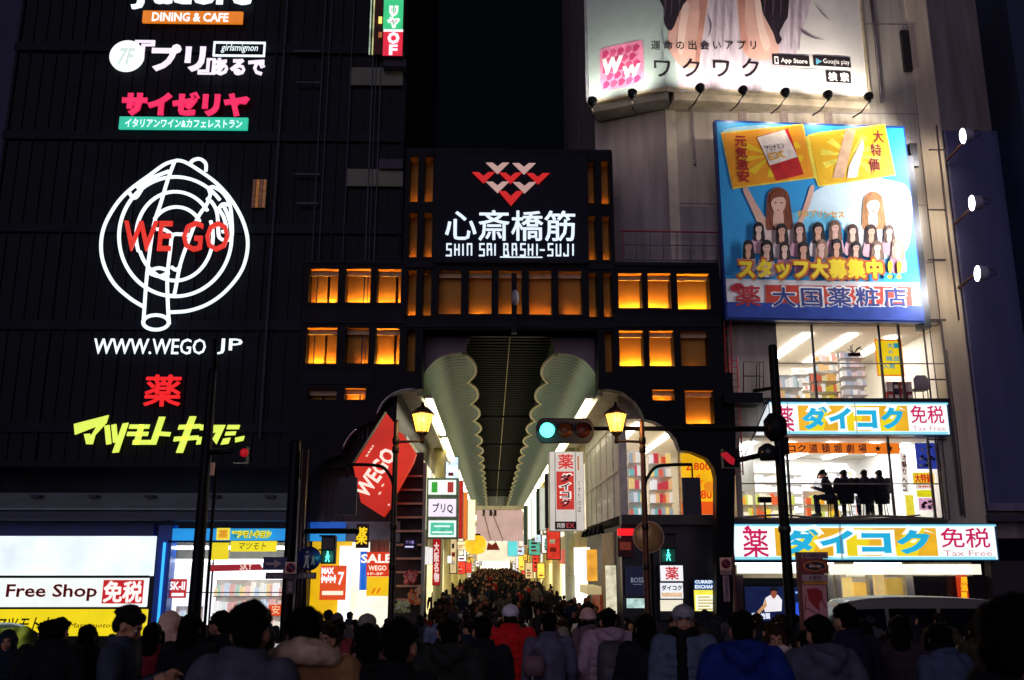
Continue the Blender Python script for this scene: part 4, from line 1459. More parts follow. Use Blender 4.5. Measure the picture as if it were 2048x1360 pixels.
for dx in (-.22, .22):
    for dy in (.58, .92):
        MB().tube([(x_ + dx, YR + dy, z_), (x_ + dx, YR + dy, z_ + .4)], .015, BLK, 6).build('leg', t)
pal = ['#b03038', '#2a2430', '#c84858', '#7a3040', '#e8e0d8', '#303050', '#b84048', '#d8c8c0']
for i in range(8):
    x_, z_ = W(1776 + (i % 4) * 13, 800, YR + .5)[0], w3[1] + (i // 4) * .34
    m_ = MB().box(x_, YR + .5, z_ + .002, x_ + .2, YR + .75, z_ + .33, mat(pal[i], var=.2))
    m_.box(x_ + .03, YR + .48, z_ + .1, x_ + .17, YR + .499, z_ + .22, mat('#e8dcd0'))
    tag(m_.build('merchandise_box'), 'small red or dark goods box stacked behind the upper window corner', 'box', 'goods boxes stacked at the upper window')
# first floor above the street: orange banner, goods, posters
t = tag(MB().ppoly([(1555, 884), (1800, 886), (1800, 908), (1555, 906)], YR + .5, emi('#ec7a20', .95, .1), .04).build('shop_banner'), 'orange banner with dark lettering and stars over the seated visitors', 'banner')
mb = MB().ptext('コク', 1576, 889, 1612, 904, YR + .47, mat('#3a1c50'), bold=.02)
for i, ch in enumerate('道頓堀劇場'):
    mb.ptext(ch, 1619 + i * 24.5, 888, 1635 + i * 24.5, 905, YR + .47, mat('#4a2470'), bold=.015)
for xx_ in (1756, 1780):
    mb.ppoly([(xx_ + 7 * (1 if k_ % 2 == 0 else .42) * math.sin(k_ * pi / 5), 897 - 7 * (1 if k_ % 2 == 0 else .42) * math.cos(k_ * pi / 5)) for k_ in range(10)], YR + .47, mat('#2a1c4a'), .02)
mb.build('lettering', t)
L2 = w2[2] - w2[0]
H2 = w2[3] - w2[1]
BRI = ['#f4f4f0', '#e8e8f0', '#f0e8d0', '#f8f8f8', '#e0f0f0', '#f0d8d0']
YEL = ['#f0d040', '#e8a030', '#f0e8d0', '#d86030', '#f8f0c0', '#c8d060', '#e8e0e8']
for i, (u0, u1, yy, n_, pl_, lb) in enumerate(((.10, .34, 3.4, 6, BRI, 'tall white shelf of pale packets at the rear of the lower shop'), (.36, .52, 4.2, 6, BRI, 'tall shelf of pale boxes behind the leaning man'),
                                               (.08, .36, 1.9, 2, YEL, 'low table shelf of yellow goods left of the seated visitors'.replace('left of', 'next to')), (.60, .72, 3.0, 6, BRI, 'white rack of packets behind the two dark backs'),
                                               (.73, .88, 5.2, 6, MIX, 'far shelf of mixed packets behind the upright strip sign'), (.18, .44, 5.6, 7, MIX, 'rearmost wall shelf of the lower shop'), (.40, .58, 1.7, 2, YEL, 'low stand of orange goods between the seated visitors and shelves'))):
    shelf('shop_shelf', lb, fz(w2[0], w2[2], u0), fz(w2[0], w2[2], u1), YR + yy, w2[1], w2[1] + H2 * (.8 if n_ > 3 else .38), n_, pl_, 1.0)
for i, (x0_, y0_, x1_, y1_, h_, lb, txt) in enumerate((
        (1832, 886, 1872, 938, '#2a3a9a', 'blue and black patterned poster high at the shop corner', None), (1826, 945, 1868, 968, '#f0c838', 'yellow price poster under the blue one', '大特価'),
        (1832, 968, 1866, 978, '#f4e8d8', 'pale strip poster with red price figures', '380'), (1834, 980, 1868, 994, '#e8e020', 'bright yellow strip under the red price figures', None),
        (1838, 996, 1872, 1020, '#e0a8c8', 'pink flowered poster low at the shop corner', None), (1812, 990, 1828, 1032, '#f0e040', 'tall yellow poster beside the dark window bar', None))):
    t = tag(MB().px(x0_, y0_, x1_, y1_, YR + .42, emi(h_, .85, .25, True, 6), .02).build('window_poster'), lb, 'poster')
    if txt:
        MB().ptext(txt, x0_ + 4, y0_ + 3, x1_ - 4, y1_ - 3, YR + .4, emi('#d03018', .8), bold=.03).build('lettering', t)
    elif i in (0, 4):
        m_ = MB()
        for k_ in range(14):
            a_, b_ = rnd.uniform(x0_ + 2, x1_ - 8), rnd.uniform(y0_ + 2, y1_ - 8)
            m_.ppoly([(a_ + 5 + 5 * math.cos(q * 1.05) * rnd.uniform(.5, 1), b_ + 4 + 4 * math.sin(q * 1.05) * rnd.uniform(.5, 1)) for q in range(6)], YR + .4, mat(('#14141c', '#e8e8f0', '#30408c')[k_ % 3] if i == 0 else ('#a03060', '#f0d0e0', '#6a4a9a')[k_ % 3]), .01)
        m_.build('pattern', t)
t = tag(MB().px(1803, 905, 1815, 985, YR + .45, emi('#f4e8dc', .9), .03).build('hanging_sign'), 'upright white strip sign with red and black characters in the shop', 'sign')
MB().pcol('オ祭り', 1804, 908, 1814, 950, YR + .42, mat('#a02028'), bold=.04).pcol('ヘコ', 1804, 952, 1814, 984, YR + .42, mat('#2a1c1c'), bold=.04).build('lettering', t)
x_, z_ = W(1530, 1000, YR - .25)
t = thing('floodlight', 'small black floodlight on a stand before the shop glass', 'light', (x_, YR - .25, z_ - .6))
MB().box(x_ - .2, YR - .3, z_ - .08, x_ + .2, YR - .1, z_ + .1, BLK).build('head', t)
MB().tube([(x_, YR - .2, z_ - .6), (x_, YR - .2, z_ - .08)], .03, BLK, 6).build('stand', t)

# ---------------------------------------------------------------- ground floor shop front
mb = MB()
zs = w1[3]
LGT = emi('#f2ffee', 1.4, .08)
mb.box(w1[0] + .1, YR - .25, zs - .38, fz(w1[0], w1[2], .35), YR + .05, zs - .1, LGT)
mb.build('fluorescent_strip', bR)
mb = MB()
mb.box(fz(w1[0], w1[2], .37), YR - .15, zs - .42, w1[2] - .4, YR + .05, zs - .1, emi('#f6f2dc', 1.3, .2))
mb.build('fluorescent_strip', bR)
mb = MB()
PIL = mat('#cfc8b8', rough=.5)
for px_, w_ in ((1662, 9), (1678, 8), (1744, 6), (1818, 14)):
    MB().px(px_, 1142, px_ + w_, 1300, YR, PIL, .3).build('pillar', bR)
MB().px(1990, 1122, 2100, 1300, YR + .2, mat('#2a2630'), .4).build('side_wall', bR)
MB().px(1472, 1150, 1490, 1300, YR, mat('#3a2028'), .3).build('pillar', bR)
mb = MB()
mb.px(1490, 1156, 1662, 1300, YR + .15, mat('#14161c', rough=.15, spec=.6), .05)
mb.build('dark_glazing', bR)
MB().px(1834, 1152, 1990, 1300, YR + .5, mat('#1c1a20', rough=.2), .05).build('dark_glazing', bR)
mb = MB()
for x0_, y0_, x1_, y1_, h_ in ((1690, 1155, 1706, 1205, '#e8c878'), (1708, 1165, 1742, 1205, '#e0b050'), (1752, 1150, 1770, 1205, '#d8b878'), (1775, 1156, 1812, 1205, '#b09040'), (1696, 1142, 1740, 1153, '#f0e8c8'), (1752, 1142, 1812, 1149, '#e8d8b0')):
    MB().px(x0_, y0_, x1_, y1_, YR + .6, emi(h_, .8, .25), .2).build('lit_interior', bR)
t = tag(MB().px(1921, 1150, 1936, 1200, YR + .1, emi('#c83818', .8), .25).build('lantern_sign'), 'narrow red lantern sign with yellow characters at the dark doorway', 'sign')
MB().pcol('居酒屋', 1922, 1153, 1935, 1198, YR + .07, emi('#f4c020', 1), bold=.04).build('lettering', t)
for px_ in (1962, 1975):
    t = tag(MB().px(px_, 1062, px_ + 5, 1112, YR - .1, emi('#c8c8d8', .5, .4), .1).build('tube_light'), 'slim pale tube light on the dark wall past the shop sign', 'light', 'tube lights past the lower shop sign')
t = thing('video_screen', 'dark blue screen showing a man in a white shirt', 'screen', (W(1545, 1245, YR)[0], YR - .05, W(1545, 1245, YR)[1]))
MB().px(1488, 1170, 1606, 1246, YR - .03, mat('#0a0a10', rough=.2), .12).build('frame', t)
p_ = MB().px(1491, 1173, 1603, 1243, YR - .05, emi('#0c1a44', .8, .3, True, 3), .019).build('display', t)
mb = MB()
mb.ppoly([(1531, 1196), (1541, 1190), (1556, 1190), (1564, 1200), (1563, 1222), (1530, 1224), (1527, 1208)], YR - .07, emi('#f0ecf0', .95, .1), .012)
mb.ppoly([(1531, 1196), (1528, 1208), (1514, 1224), (1518, 1228), (1534, 1212)], YR - .075, emi('#d8a068', .8), .012)
mb.ppoly([(1542, 1184), (1545, 1178), (1551, 1178), (1554, 1184), (1552, 1194), (1547, 1198), (1543, 1193)], YR - .08, emi('#a8583c', .7), .012)
mb.ppoly([(1540, 1184), (1541, 1176), (1548, 1172), (1555, 1176), (1556, 1184), (1548, 1181)], YR - .085, emi('#10131c', .5), .012)
mb.ppoly([(1592, 1205), (1603, 1205), (1603, 1236), (1590, 1236)], YR - .07, emi('#2a58d8', .9), .012)
mb.ptext('の横で地頭', 1494, 1226, 1540, 1238, YR - .075, emi('#e8ecff', 1), bold=.03)
mb.px(1584, 1180, 1588, 1196, YR - .075, emi('#8ab0f0', 1), .012)
mb.px(1591, 1183, 1599, 1187, YR - .075, emi('#8ab0f0', 1), .012)
mb.build('picture', p_)

# ---------------------------------------------------------------- two long pharmacy fascia signs
def pharmacy(x0_, y0_, x1_, y1_, Y, label, cut):
    t_ = thing('fascia_sign', label, 'sign', (W((x0_ + x1_) / 2, y1_, Y)[0], Y, W((x0_ + x1_) / 2, y1_, Y)[1]), 'pharmacy fascia signs')
    w_, h_ = x1_ - x0_, y1_ - y0_
    X = lambda u: x0_ + w_ * u
    Z = lambda v: y0_ + h_ * v
    MB().px(x0_ - 2, y0_ - 2, x1_ + 3, y1_ + 2, Y + .03, mat('#1c6a9a', rough=.4), .45).build('box', t_)
    MB().px(x0_, y0_, x1_, y1_, Y, emi('#f0fafa', 1.05, .08, True, .8), .029).build('face', t_)
    m_ = MB()
    CY, CY2 = emi('#30b4dc', .95), emi('#8ee0f0', 1.0)
    m_.px(x0_, y1_ - h_ * .08, x1_, y1_, Y - .012, CY2, .01)
    m_.px(x0_, y0_, x1_, y0_ + h_ * .05, Y - .012, CY2, .01)
    m_.build('edge_band', t_)
    m_ = MB()
    m_.px(X(.158), Z(.10), X(.775), Z(.9), Y - .015, emi('#e8b028', .95, .15), .012)
    for k_ in range(3):
        m_.ppoly([(X(.2 + k_ * .2), Z(.9)), (X(.26 + k_ * .2), Z(.1)), (X(.33 + k_ * .2), Z(.1)), (X(.30 + k_ * .2), Z(.9))], Y - .022, emi('#f0d820', .95), .006)
    m_.build('yellow_panel', t_)
    m_ = MB()
    MG, BL = emi('#d02060', .85), emi('#22b0dc', .95)
    WH = emi('#f4fbf4', 1.05, .03, False)
    m_.ptext('薬', X(.035), Z(.14), X(.13), Z(.92), Y - .03, MG, bold=.012)
    m_.ppoly([(X(.038), Z(.1)), (X(.055), Z(.02)), (X(.062), Z(.12)), (X(.048), Z(.2))], Y - .032, MG, .02)
    for i_, ch in enumerate('ダイコク'):
        a_ = X(.185 + i_ * .146)
        m_.ptext(ch, a_ - w_ * .008, Z(.13), a_ + w_ * .137, Z(.87), Y - .028, WH, bold=.12)
        m_.ptext(ch, a_, Z(.18), a_ + w_ * .13, Z(.82), Y - .04, BL, bold=.055)
    m_.ptext('免税', X(.79), Z(.1), X(.975), Z(.66), Y - .03, MG, bold=.012)
    m_.ptext('Tax Free', X(.80), Z(.74), X(.985), Z(.90), Y - .03, emi('#d89090', .85))
    m_.build('lettering', t_)
    m_ = MB()
    for u in cut:
        m_.px(X(u), y0_ - 1, X(u) + 1.2, y1_ + 1, Y - .05, mat('#e8f0f0'), .015)
    m_.build('clip', t_)
    return t_


pharmacy(1541, 805, 1896, 868, YR - .5, 'upper of the two long lit pharmacy signs, between the shop windows', (.1, .48))
pharmacy(1468, 1049, 1992, 1119, YR - .5, 'lower and longer of the two lit pharmacy signs, above the street door', (.21, .405, .41))
t = tag(MB().ppoly([(1537, 806), (1540, 806), (1540, 868), (1516, 868)], YR - .45, emi('#e8f0f4', .9), .3).build('sign_return'), 'slanted white lit end of the upper pharmacy sign', 'sign')
mb = MB().px(1510, 796, 1900, 803, YR - .45, mat('#1c1a1e'), .5)
mb.px(1460, 1038, 1896, 1046, YR - .35, mat('#4a423c', rough=.6), .4)
mb.build('ledge', bR)
mb = MB()
for (pts, r_) in (([(1470, 1036), (1560, 1030), (1650, 1036), (1760, 1032), (1880, 1038)], .035), ([(1600, 1034), (1720, 1040), (1840, 1030)], .025)):
    mb.tube(smooth_path([(W(x_, y_, YR - .38)[0], YR - .38, W(x_, y_, YR - .38)[1]) for x_, y_ in pts], 5), r_, mat('#6a5c50', rough=.5), 6)
mb.build('cable', bR)

# ---------------------------------------------------------------- glass corner drugstore seen through the gate's arch
YC = 31.5
xC0, xC1 = W(1240, 960, YC)[0], xG + .05
zc0, zc1 = W(1300, 1030, YC)[1], W(1300, 838, YC)[1]
bC = thing('glass_corner_shop', 'bright glass corner shop floor behind the arches of the gate', 'building', (xC0, YC, 0))
mb = MB()
PW = mat('#dcd6c4', rough=.5)
mb.box(xC0 - .02, YC - .02, zc0, xC0 + .25, YC + .22, zc1 + .8, PW)
mb.box(xC0, YC + .23, zc1, xC0 + .2, 43, zc1 + .8, PW)
mb.box(xC0 + .251, YC, zc1, xC1, YC + .2, zc1 + .8, PW)
mb.box(xC0, 42.7, zc0, xC0 + .2, 43, zc1 - .002, PW)
mb.build('frame', bC)
room(xC0 + .03, xC1 + 1, YC + .24, 42.6, zc0, zc1, bC, [(.15, .05, .2, .95), (.5, .05, .55, .95), (.8, .05, .85, .6)], 13)
mb = MB()
for y_ in (33.3, 35.2, 37.1, 39.0, 40.9):
    mb.box(xC0 - .01, y_, zc0, xC0 + .06, y_ + .08, zc1, PW)
for z_ in (zc0 + 1.5,):
    mb.box(xC0 - .015, YC + .23, z_, xC0 + .05, 42.7, z_ + .06, PW)
xm = W(1360, 960, YC)[0]
mb.box(xm - .04, YC, zc0, xm + .04, YC + .1, zc1, PW)
mb.build('window_frame', bC)
mb = MB().quad([(xC0 + .01, YC + .23, zc0), (xC0 + .01, YC + .23, zc1), (xC0 + .01, 42.7, zc1), (xC0 + .01, 42.7, zc0)], glass())
mb.quad([(xC0 + .25, YC + .06, zc0), (xC1, YC + .06, zc0), (xC1, YC + .06, zc1), (xC0 + .25, YC + .06, zc1)], glass())
mb.build('window_pane', bC)
mb = MB()
mb.box(xC0 - .02, YC - .3, zc0 - .32, xC1, YC + .3, zc0 - .002, mat('#3a3634', rough=.5))
DKF = mat('#1c1a24', rough=.35, var=.3)
mb.box(xC0, YC + .1, 0, xC1, YC + .5, zc0 - .33, DKF)
mb.box(xC0, YC + .51, 0, xC0 + .4, 43, zc0 - .33, mat('#2e2a28', rough=.5, var=.3))
mb.build('lower_wall', bC)
GDS = ['#d85838', '#e8e4dc', '#70b8b8', '#e8b888', '#f0f0f0', '#c83848', '#98a8b0', '#f0d080', '#d8d8e0']
for i, (x0_, x1_, yy, lb) in enumerate(((1258, 1290, 32.6, 'shelf of red and white boxes at the glass corner'), (1300, 1345, 32.9, 'shelf of mixed packets beneath the arch, inside the glass corner'))):
    a_, c_ = W(x0_, 950, yy)[0], W(x1_, 950, yy)[0]
    shelf('shop_shelf', lb, a_, c_, yy, zc0, zc0 + 2.3, 5, GDS, .75)
for i in range(4):
    y_ = 34 + i * 2.1
    m_ = MB()
    t = thing('display_rack', ('first', 'second', 'third', 'fourth')[i] + ' white rack of papers along the glass side wall', 'rack', (xC0 + .7, y_, zc0))
    MB().box(xC0 + .6, y_, zc0, xC0 + .66, y_ + 1.5, zc0 + 1.9, WALLI).build('panel', t)
    for k_ in range(12):
        a_, b_ = y_ + .05 + (k_ % 4) * .36, zc0 + .3 + (k_ // 4) * .5
        m_.box(xC0 + .56, a_, b_, xC0 + .598, a_ + .28, b_ + .4, emi(rnd.choice(['#f0f0ec', '#e0c8c0', '#c8d8e0', '#e8a890', '#f0e4b8']), .8, .1, False))
    tag(m_.build('paper', t), kind='stuff')
t = tag(MB().px(1364, 907, 1428, 1029, YC - .1, emi('#f4b818', .92, .2, True, 1.5), .03).build('window_poster'), 'big yellow and orange price poster beneath the outer arch of the gate', 'poster')
mb = MB().px(1364, 1003, 1428, 1029, YC - .12, emi('#ee5a1a', .9), .015)
mb.ptext('2,800', 1371, 925, 1421, 943, YC - .13, emi('#d83018', .85), bold=.02)
mb.ptext('980', 1390, 980, 1424, 998, YC - .13, emi('#e84818', .85), bold=.03)
for p0, p1 in (((1366, 975), (1400, 950)), ((1380, 990), (1405, 960))):
    mb.tube([(W(*p0, YC - .12)[0], YC - .13, W(*p0, YC - .12)[1]), (W(*p1, YC - .12)[0], YC - .13, W(*p1, YC - .12)[1])], .03, emi('#f07818', .9), 5)
mb.lathe([(.2, .02), (.2, 0)], (W(1417, 975, YC)[0], YC - .15, W(1417, 975, YC)[1]), emi('#f09020', .9), 18, 'y')
mb.build('lettering', t)
# the dark lower storey: panels and small signs
t = tag(MB().px(1236, 1057, 1268, 1071, YC - .2, emi('#f01820', 1.1), .2).build('lamp_box'), 'red glowing lamp box on the dark lower wall beside the mirror', 'sign')
t = tag(MB().px(1236, 1076, 1268, 1114, YC - .1, mat('#4a1818', var=.4, scale=6), .1).build('menu_board'), 'dim reddish board under the red lamp box', 'sign')
MB().px(1240, 1084, 1262, 1100, YC - .12, emi('#7a2a18', .5, .4, False, 8), .02).build('picture', t)
t = tag(MB().px(1252, 1132, 1292, 1192, YC - .15, emi('#10142c', .7), .1).build('brand_sign'), 'navy wall panel with small pale capitals behind the lamppost', 'sign')
mb = MB().ptext('BOSS', 1262, 1155, 1287, 1165, YC - .18, emi('#98a0b8', .7))
mb.px(1266, 1168, 1284, 1169.5, YC - .17, emi('#707890', .6), .01)
mb.build('lettering', t)
t = tag(MB().px(1254, 1197, 1290, 1216, YC - .2, emi('#b8d8d0', .9, .4, True, 6), .08).build('display_case'), 'small teal lit display case under the navy panel', 'display')
t = thing('pharmacy_sign_stack', 'two stacked white lit boxes with red kanji and blue letters', 'sign', (W(1343, 1216, YC)[0], YC - .4, W(1343, 1216, YC)[1]))
MB().px(1319, 1128, 1368, 1240, YC - .37, mat('#2a2c34'), .3).build('box', t)
p_ = MB().px(1321, 1131, 1366, 1162, YC - .4, emi('#f0f2f4', 1.0), .029).build('panel', t)
MB().ptext('薬', 1331, 1134, 1357, 1159, YC - .42, emi('#d02838', .85), bold=.02).build('lettering', p_)
p_ = MB().px(1321, 1166, 1366, 1197, YC - .4, emi('#eceef4', 1.0), .029).build('panel', t)
mb = MB().ptext('ダイコク', 1323, 1170, 1364, 1181, YC - .42, mat('#22306a'), bold=.04)
mb.px(1323, 1185, 1364, 1194, YC - .42, emi('#e8c8a0', .9, .3, True, 12), .015)
mb.build('lettering', p_)
MB().px(1321, 1200, 1366, 1222, YC - .4, emi('#f0e8d0', 1.0), .029).build('panel', t)
t = thing('exchange_board', 'yellow and blue lit currency board on a dark counter', 'sign', (W(1415, 1222, YC)[0], YC - .5, W(1415, 1222, YC)[1]))
MB().px(1388, 1158, 1444, 1226, YC - .47, mat('#1c1c28'), .2).build('box', t)
MB().px(1389, 1160, 1443, 1179, YC - .5, emi('#2a5a98', .7, .2), .029).build('header', t)
p_ = MB().px(1389, 1180, 1443, 1222, YC - .5, emi('#f4e850', 1.0, .15, True, 4), .029).build('rate_panel', t)
mb = MB().ptext('CURRENCY', 1390, 1160.5, 1442, 1167, YC - .52, emi('#e8f4ff', 1.1, .03, False), bold=.04)
mb.ptext('EXCHANGE', 1390, 1170, 1442, 1177, YC - .52, emi('#e8f4ff', 1.1, .03, False), bold=.04)
mb.px(1392, 1190, 1440, 1221, YC - .52, emi('#f8f8dc', 1.1), .012)
for k_ in range(5):
    mb.px(1396, 1193 + k_ * 6, 1420 + (k_ % 3) * 5, 1195.5 + k_ * 6, YC - .54, emi('#c8b060', .8), .012)
mb.build('lettering', p_)
t = tag(MB().px(1212, 1131, 1233, 1230, YC + .05, emi('#e8e0c0', .8, .35, True, 5), .06).build('poster_column'), 'tall cream panel of small posters at the dark corner', 'poster')
# street side of the dark corner: arched cream panel, orange lantern, awning lamps
t = thing('arched_panel', 'cream wall panel with a narrow dark arched niche', 'panel', (xC0 - .1, 34, 0))
xs_ = xC0 - .08
mb = MB()
mb.box(xs_, 33.2, .05, xs_ + .07, 36.6, zc0 - .5, mat('#cdb58c', rough=.6))
mb.build('board', t)
mb = MB()
mb.box(xs_ - .03, 34.2, .05, xs_ - .002, 35.4, 2.3, mat('#3a2420'))
mb.add([(xs_ - .03, 34.8 + .6 * math.cos(q * pi / 10), 2.302 + .6 * math.sin(q * pi / 10)) for q in range(11)], [tuple(range(11))], mat('#3a2420'))
mb.build('niche', t)
t = tag(MB().box(xs_ - .5, 37.4, 2.4, xs_ - .1, 37.7, 3.6, emi('#f0a838', .9, .3, True, 3)).build('lantern_sign'), 'upright orange lantern sign above the reddish doorway', 'sign')
t = tag(MB().box(xs_ - .9, 38.6, 2.6, xs_ - .25, 38.8, 3.7, emi('#f2f6ff', 1.2)).build('lit_board'), 'small bright white board on the dark arcade wall', 'sign')
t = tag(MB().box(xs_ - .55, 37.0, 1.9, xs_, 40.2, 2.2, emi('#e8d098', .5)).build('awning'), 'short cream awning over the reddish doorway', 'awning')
t = tag(MB().box(xs_ - .04, 37.2, .05, xs_ + .05, 40.0, 1.88, emi('#8a3018', .5, .5)).build('doorway'), 'reddish glowing doorway on the dark arcade wall', 'door')
for i in range(5):
    y_ = 33.4 + i * 1.5
    t = tag(MB().lathe([(.05, .3), (.12, .1), (.14, 0), (.02, 0)], (xs_ - .4, y_, zc0 - .55), BLK, 10).build('awning_lamp'), 'little black lamp in a row under the glass corner floor', 'lamp', 'little lamps under the glass corner')


# ================================================================ the two billboards and their lamps
PF = Plane((W(1333, 180, 29.2)[0], 29.2), (W(1735, 180, 29.8)[0], 29.8))
PS = Plane((W(1178, 200, 30.35)[0], 30.35), (W(1333, 180, 29.2)[0], 29.2))
LB = (PF.B - PF.A).length
LS = (PS.B - PS.A).length
zB = PF.at(1500, 183)[1]
zBs = (PS.at(1180, 204)[1] + PF.at(1333, 173)[1]) / 2
zB = (zB + zBs) / 2
zTop = zB + 5.6
t = thing('rooftop_billboard', 'huge pale billboard of a cropped woman wrapped round the concrete corner', 'billboard', (PF.A.x, PF.A.y, zB))
GRYB = mat('#a9b9b2', rough=.6, var=.06)
BEI = mat('#d4cec8', rough=.6, var=.12, scale=.8)
p_ = PF.mb().box(0, 0, zB, LB, .12, zTop, BEI).build('front_panel', t)
PF.mb().add([(.0, -.004, zB), (.42, -.004, zB), (.30, -.004, zB + 2), (.1, -.004, zTop), (0, -.004, zTop)], [(0, 1, 2, 3, 4)], GRYB).build('background_print', p_)
PS.mb().box(0, 0, zB, LS - .002, .12, zTop, GRYB).build('corner_panel', t)


def bp(mb, pts, m, lay, smooth=True, pl=None):
    q = [(*(pl or PF).at(1140 + x / 3.2, y / 3.2), 0) for x, y in pts]
    if smooth:
        q = smooth_path(q, 5, True)
    y = -.008 - lay * .004
    a = sum(q[i][0] * q[(i + 1) % len(q)][1] - q[(i + 1) % len(q)][0] * q[i][1] for i in range(len(q)))
    if a < 0:
        q = q[::-1]
    mb.add([(c[0], y, c[1]) for c in q], [tuple(range(len(q)))], m)


SKN = mat('#d8a898', rough=.5, var=.2, scale=.9)
HAIRP = mat('#2a2028', rough=.5, var=.75, scale=5, stretch=(7, 1, .5))
DRS = mat('#c4b4bc', rough=.7, var=.24, scale=2.2, stretch=(4, 1, .5))
mb = PF.mb()
bp(mb, [(590, -380), (1560, -380), (1540, 0), (1480, 220), (1420, 420), (1300, 560), (1000, 580), (760, 585), (690, 560), (700, 300), (640, 0)], DRS, 0)
bp(mb, [(1080, -60), (1250, -60), (1290, 120), (1335, 280), (1310, 370), (1200, 385), (1110, 330), (1080, 150)], SKN, 2)
bp(mb, [(720, -60), (880, -60), (860, 150), (838, 300), (820, 420), (720, 430), (640, 330), (632, 200), (690, 60)], SKN, 2)
bp(mb, [(560, -60), (760, -60), (700, 80), (660, 180), (630, 195), (600, 140), (600, 60)], HAIRP, 3)
bp(mb, [(1205, -60), (1380, -60), (1395, 90), (1370, 150), (1340, 215), (1355, 255), (1325, 285), (1300, 215), (1260, 140), (1225, 60)], HAIRP, 3)
bp(mb, [(600, -350), (800, -380), (760, -60), (560, -60)], HAIRP, 1)
bp(mb, [(1180, -380), (1400, -350), (1400, -40), (1200, -40)], HAIRP, 1)
SK2 = mat('#c08878', rough=.5, var=.25, scale=1.2)
SK3 = mat('#ecc8b8', rough=.5, var=.1, scale=1)
bp(mb, [(828, -60), (880, -60), (860, 150), (838, 300), (822, 410), (800, 400), (815, 250), (830, 100)], SK2, 4)
bp(mb, [(1080, -60), (1120, -60), (1118, 120), (1140, 300), (1110, 320), (1085, 150)], SK2, 4)
bp(mb, [(720, 40), (760, 30), (740, 200), (720, 340), (690, 330), (690, 200)], SK3, 4)
bp(mb, [(1180, 0), (1215, 0), (1240, 150), (1280, 290), (1240, 320), (1200, 180)], SK3, 4)
for hx in (600, 640, 690, 1235, 1290, 1340):
    bp(mb, [(hx, -60), (hx + 10, -60), (hx + 14, 40), (hx + 2, 110), (hx + 4, 40)], mat('#5a4650', rough=.5, var=.4), 5)
for fx in (930, 980, 1030, 1420, 1470):
    bp(mb, [(fx, -60), (fx + 16, -60), (fx + 8, 180), (fx - 6, 330), (fx - 10, 200)], mat('#a8949e', rough=.6, var=.2), 2)
for pts in ([(880, 95), (905, 150), (900, 200), (880, 245), (888, 215), (894, 160)], [(1480, 190), (1560, 240), (1630, 255), (1560, 248), (1490, 215)], [(1560, 20), (1620, 90), (1660, 130), (1615, 95)]):
    bp(mb, pts, mat('#6a5a68'), 4)
mb.build('woman_print', p_)


def px_on(mb, pl, x0, y0, x1, y1, m, lay, th=.004):
    a_, b_, c_, e_ = pl.rect(x0, y0, x1, y1)
    y = -.008 - lay * .004
    mb.box(a_, y - th, b_, c_, y, e_, m)


def tx_on(mb, pl, s_, x0, y0, x1, y1, m, lay, **k):
    a_, b_, c_, e_ = pl.rect(x0, y0, x1, y1)
    mb.text(s_, a_, b_, c_, e_, -.008 - lay * .004, m, **k)


INK = mat('#1c1418', rough=.5)
mb = PF.mb()
for i, ch in enumerate('運命の出会いアプリ'):
    tx_on(mb, PF, ch, 1302 + i * 24.4, 82, 1320 + i * 24.4, 100, INK, 6, bold=.012)
for i, ch in enumerate('ワクワク'):
    tx_on(mb, PF, ch, 1304 + i * 59, 117, 1344 + i * 59, 156, INK, 6, bold=.012)
px_on(mb, PF, 1544, 111, 1618, 132, INK, 6)
px_on(mb, PF, 1626, 114, 1700, 134, INK, 6)
px_on(mb, PF, 1651, 143, 1701, 166, INK, 6)
px_on(mb, PF, 1545, 138, 1646, 164, mat('#ece8e2'), 5)
WP = mat('#f0ece8', var=.03)
tx_on(mb, PF, 'App Store', 1561, 118, 1614, 130, WP, 8, bold=.02)
px_on(mb, PF, 1548, 114, 1556, 129, WP, 8)
px_on(mb, PF, 1550, 117, 1554, 126, INK, 10)
tx_on(mb, PF, 'Google play', 1646, 119, 1698, 132, WP, 8)
q = [PF.at(1631, 117), PF.at(1643, 124), PF.at(1631, 131)]
mb.add([(a_, -.045, b_) for a_, b_ in q[::-1]], [(0, 1, 2)], mat('#68b0c8'))
tx_on(mb, PF, '検 索', 1656, 146, 1696, 163, WP, 8, bold=.03)
tx_on(mb, PF, 'ワクワク', 1554, 143, 1634, 158, mat('#a8a4a0'), 7)
mb.build('lettering', p_)
mb = MB(PF.xf)
# the app tile lies on the corner panel
mb = PS.mb()
a_, b_, c_, e_ = PS.rect(1200, 88, 1288, 176)
rr = .16
tile = []
for cx_, cz_, a0 in ((c_ - rr, e_ - rr, 0), (a_ + rr, e_ - rr, 90), (a_ + rr, b_ + rr, 180), (c_ - rr, b_ + rr, 270)):
    for k_ in range(6):
        an = rad(a0 + k_ * 18)
        tile.append((cx_ + rr * math.cos(an), -.012, cz_ + rr * math.sin(an)))
mb.add(tile, [tuple(range(len(tile)))], mat('#e08aa8', rough=.5))
for i in range(5):
    for j in range(5):
        u, v = a_ + .1 + (c_ - a_ - .2) * (i + .5 * (j % 2)) / 5, b_ + .1 + (e_ - b_ - .2) * j / 5
        w_, h_ = (c_ - a_ - .2) / 5.2, (e_ - b_ - .2) / 5.2
        if u + w_ > c_ - .03:
            continue
        mb.add([(u, -.018, v), (u + w_ * .5, -.018, v), (u + w_, -.018, v + h_ * .5), (u + w_ * .6, -.018, v + h_), (u + .02, -.018, v + h_ * .8)], [(0, 1, 2, 3, 4)], mat(('#c03868', '#cc5078')[(i + j) % 2], rough=.5))
tx_on(mb, PS, 'W', 1205, 115, 1248, 148, WP, 6, bold=.07, shear=.15)
tx_on(mb, PS, 'W', 1246, 130, 1283, 155, WP, 6, bold=.07, shear=.15)
mb.build('app_tile', t)
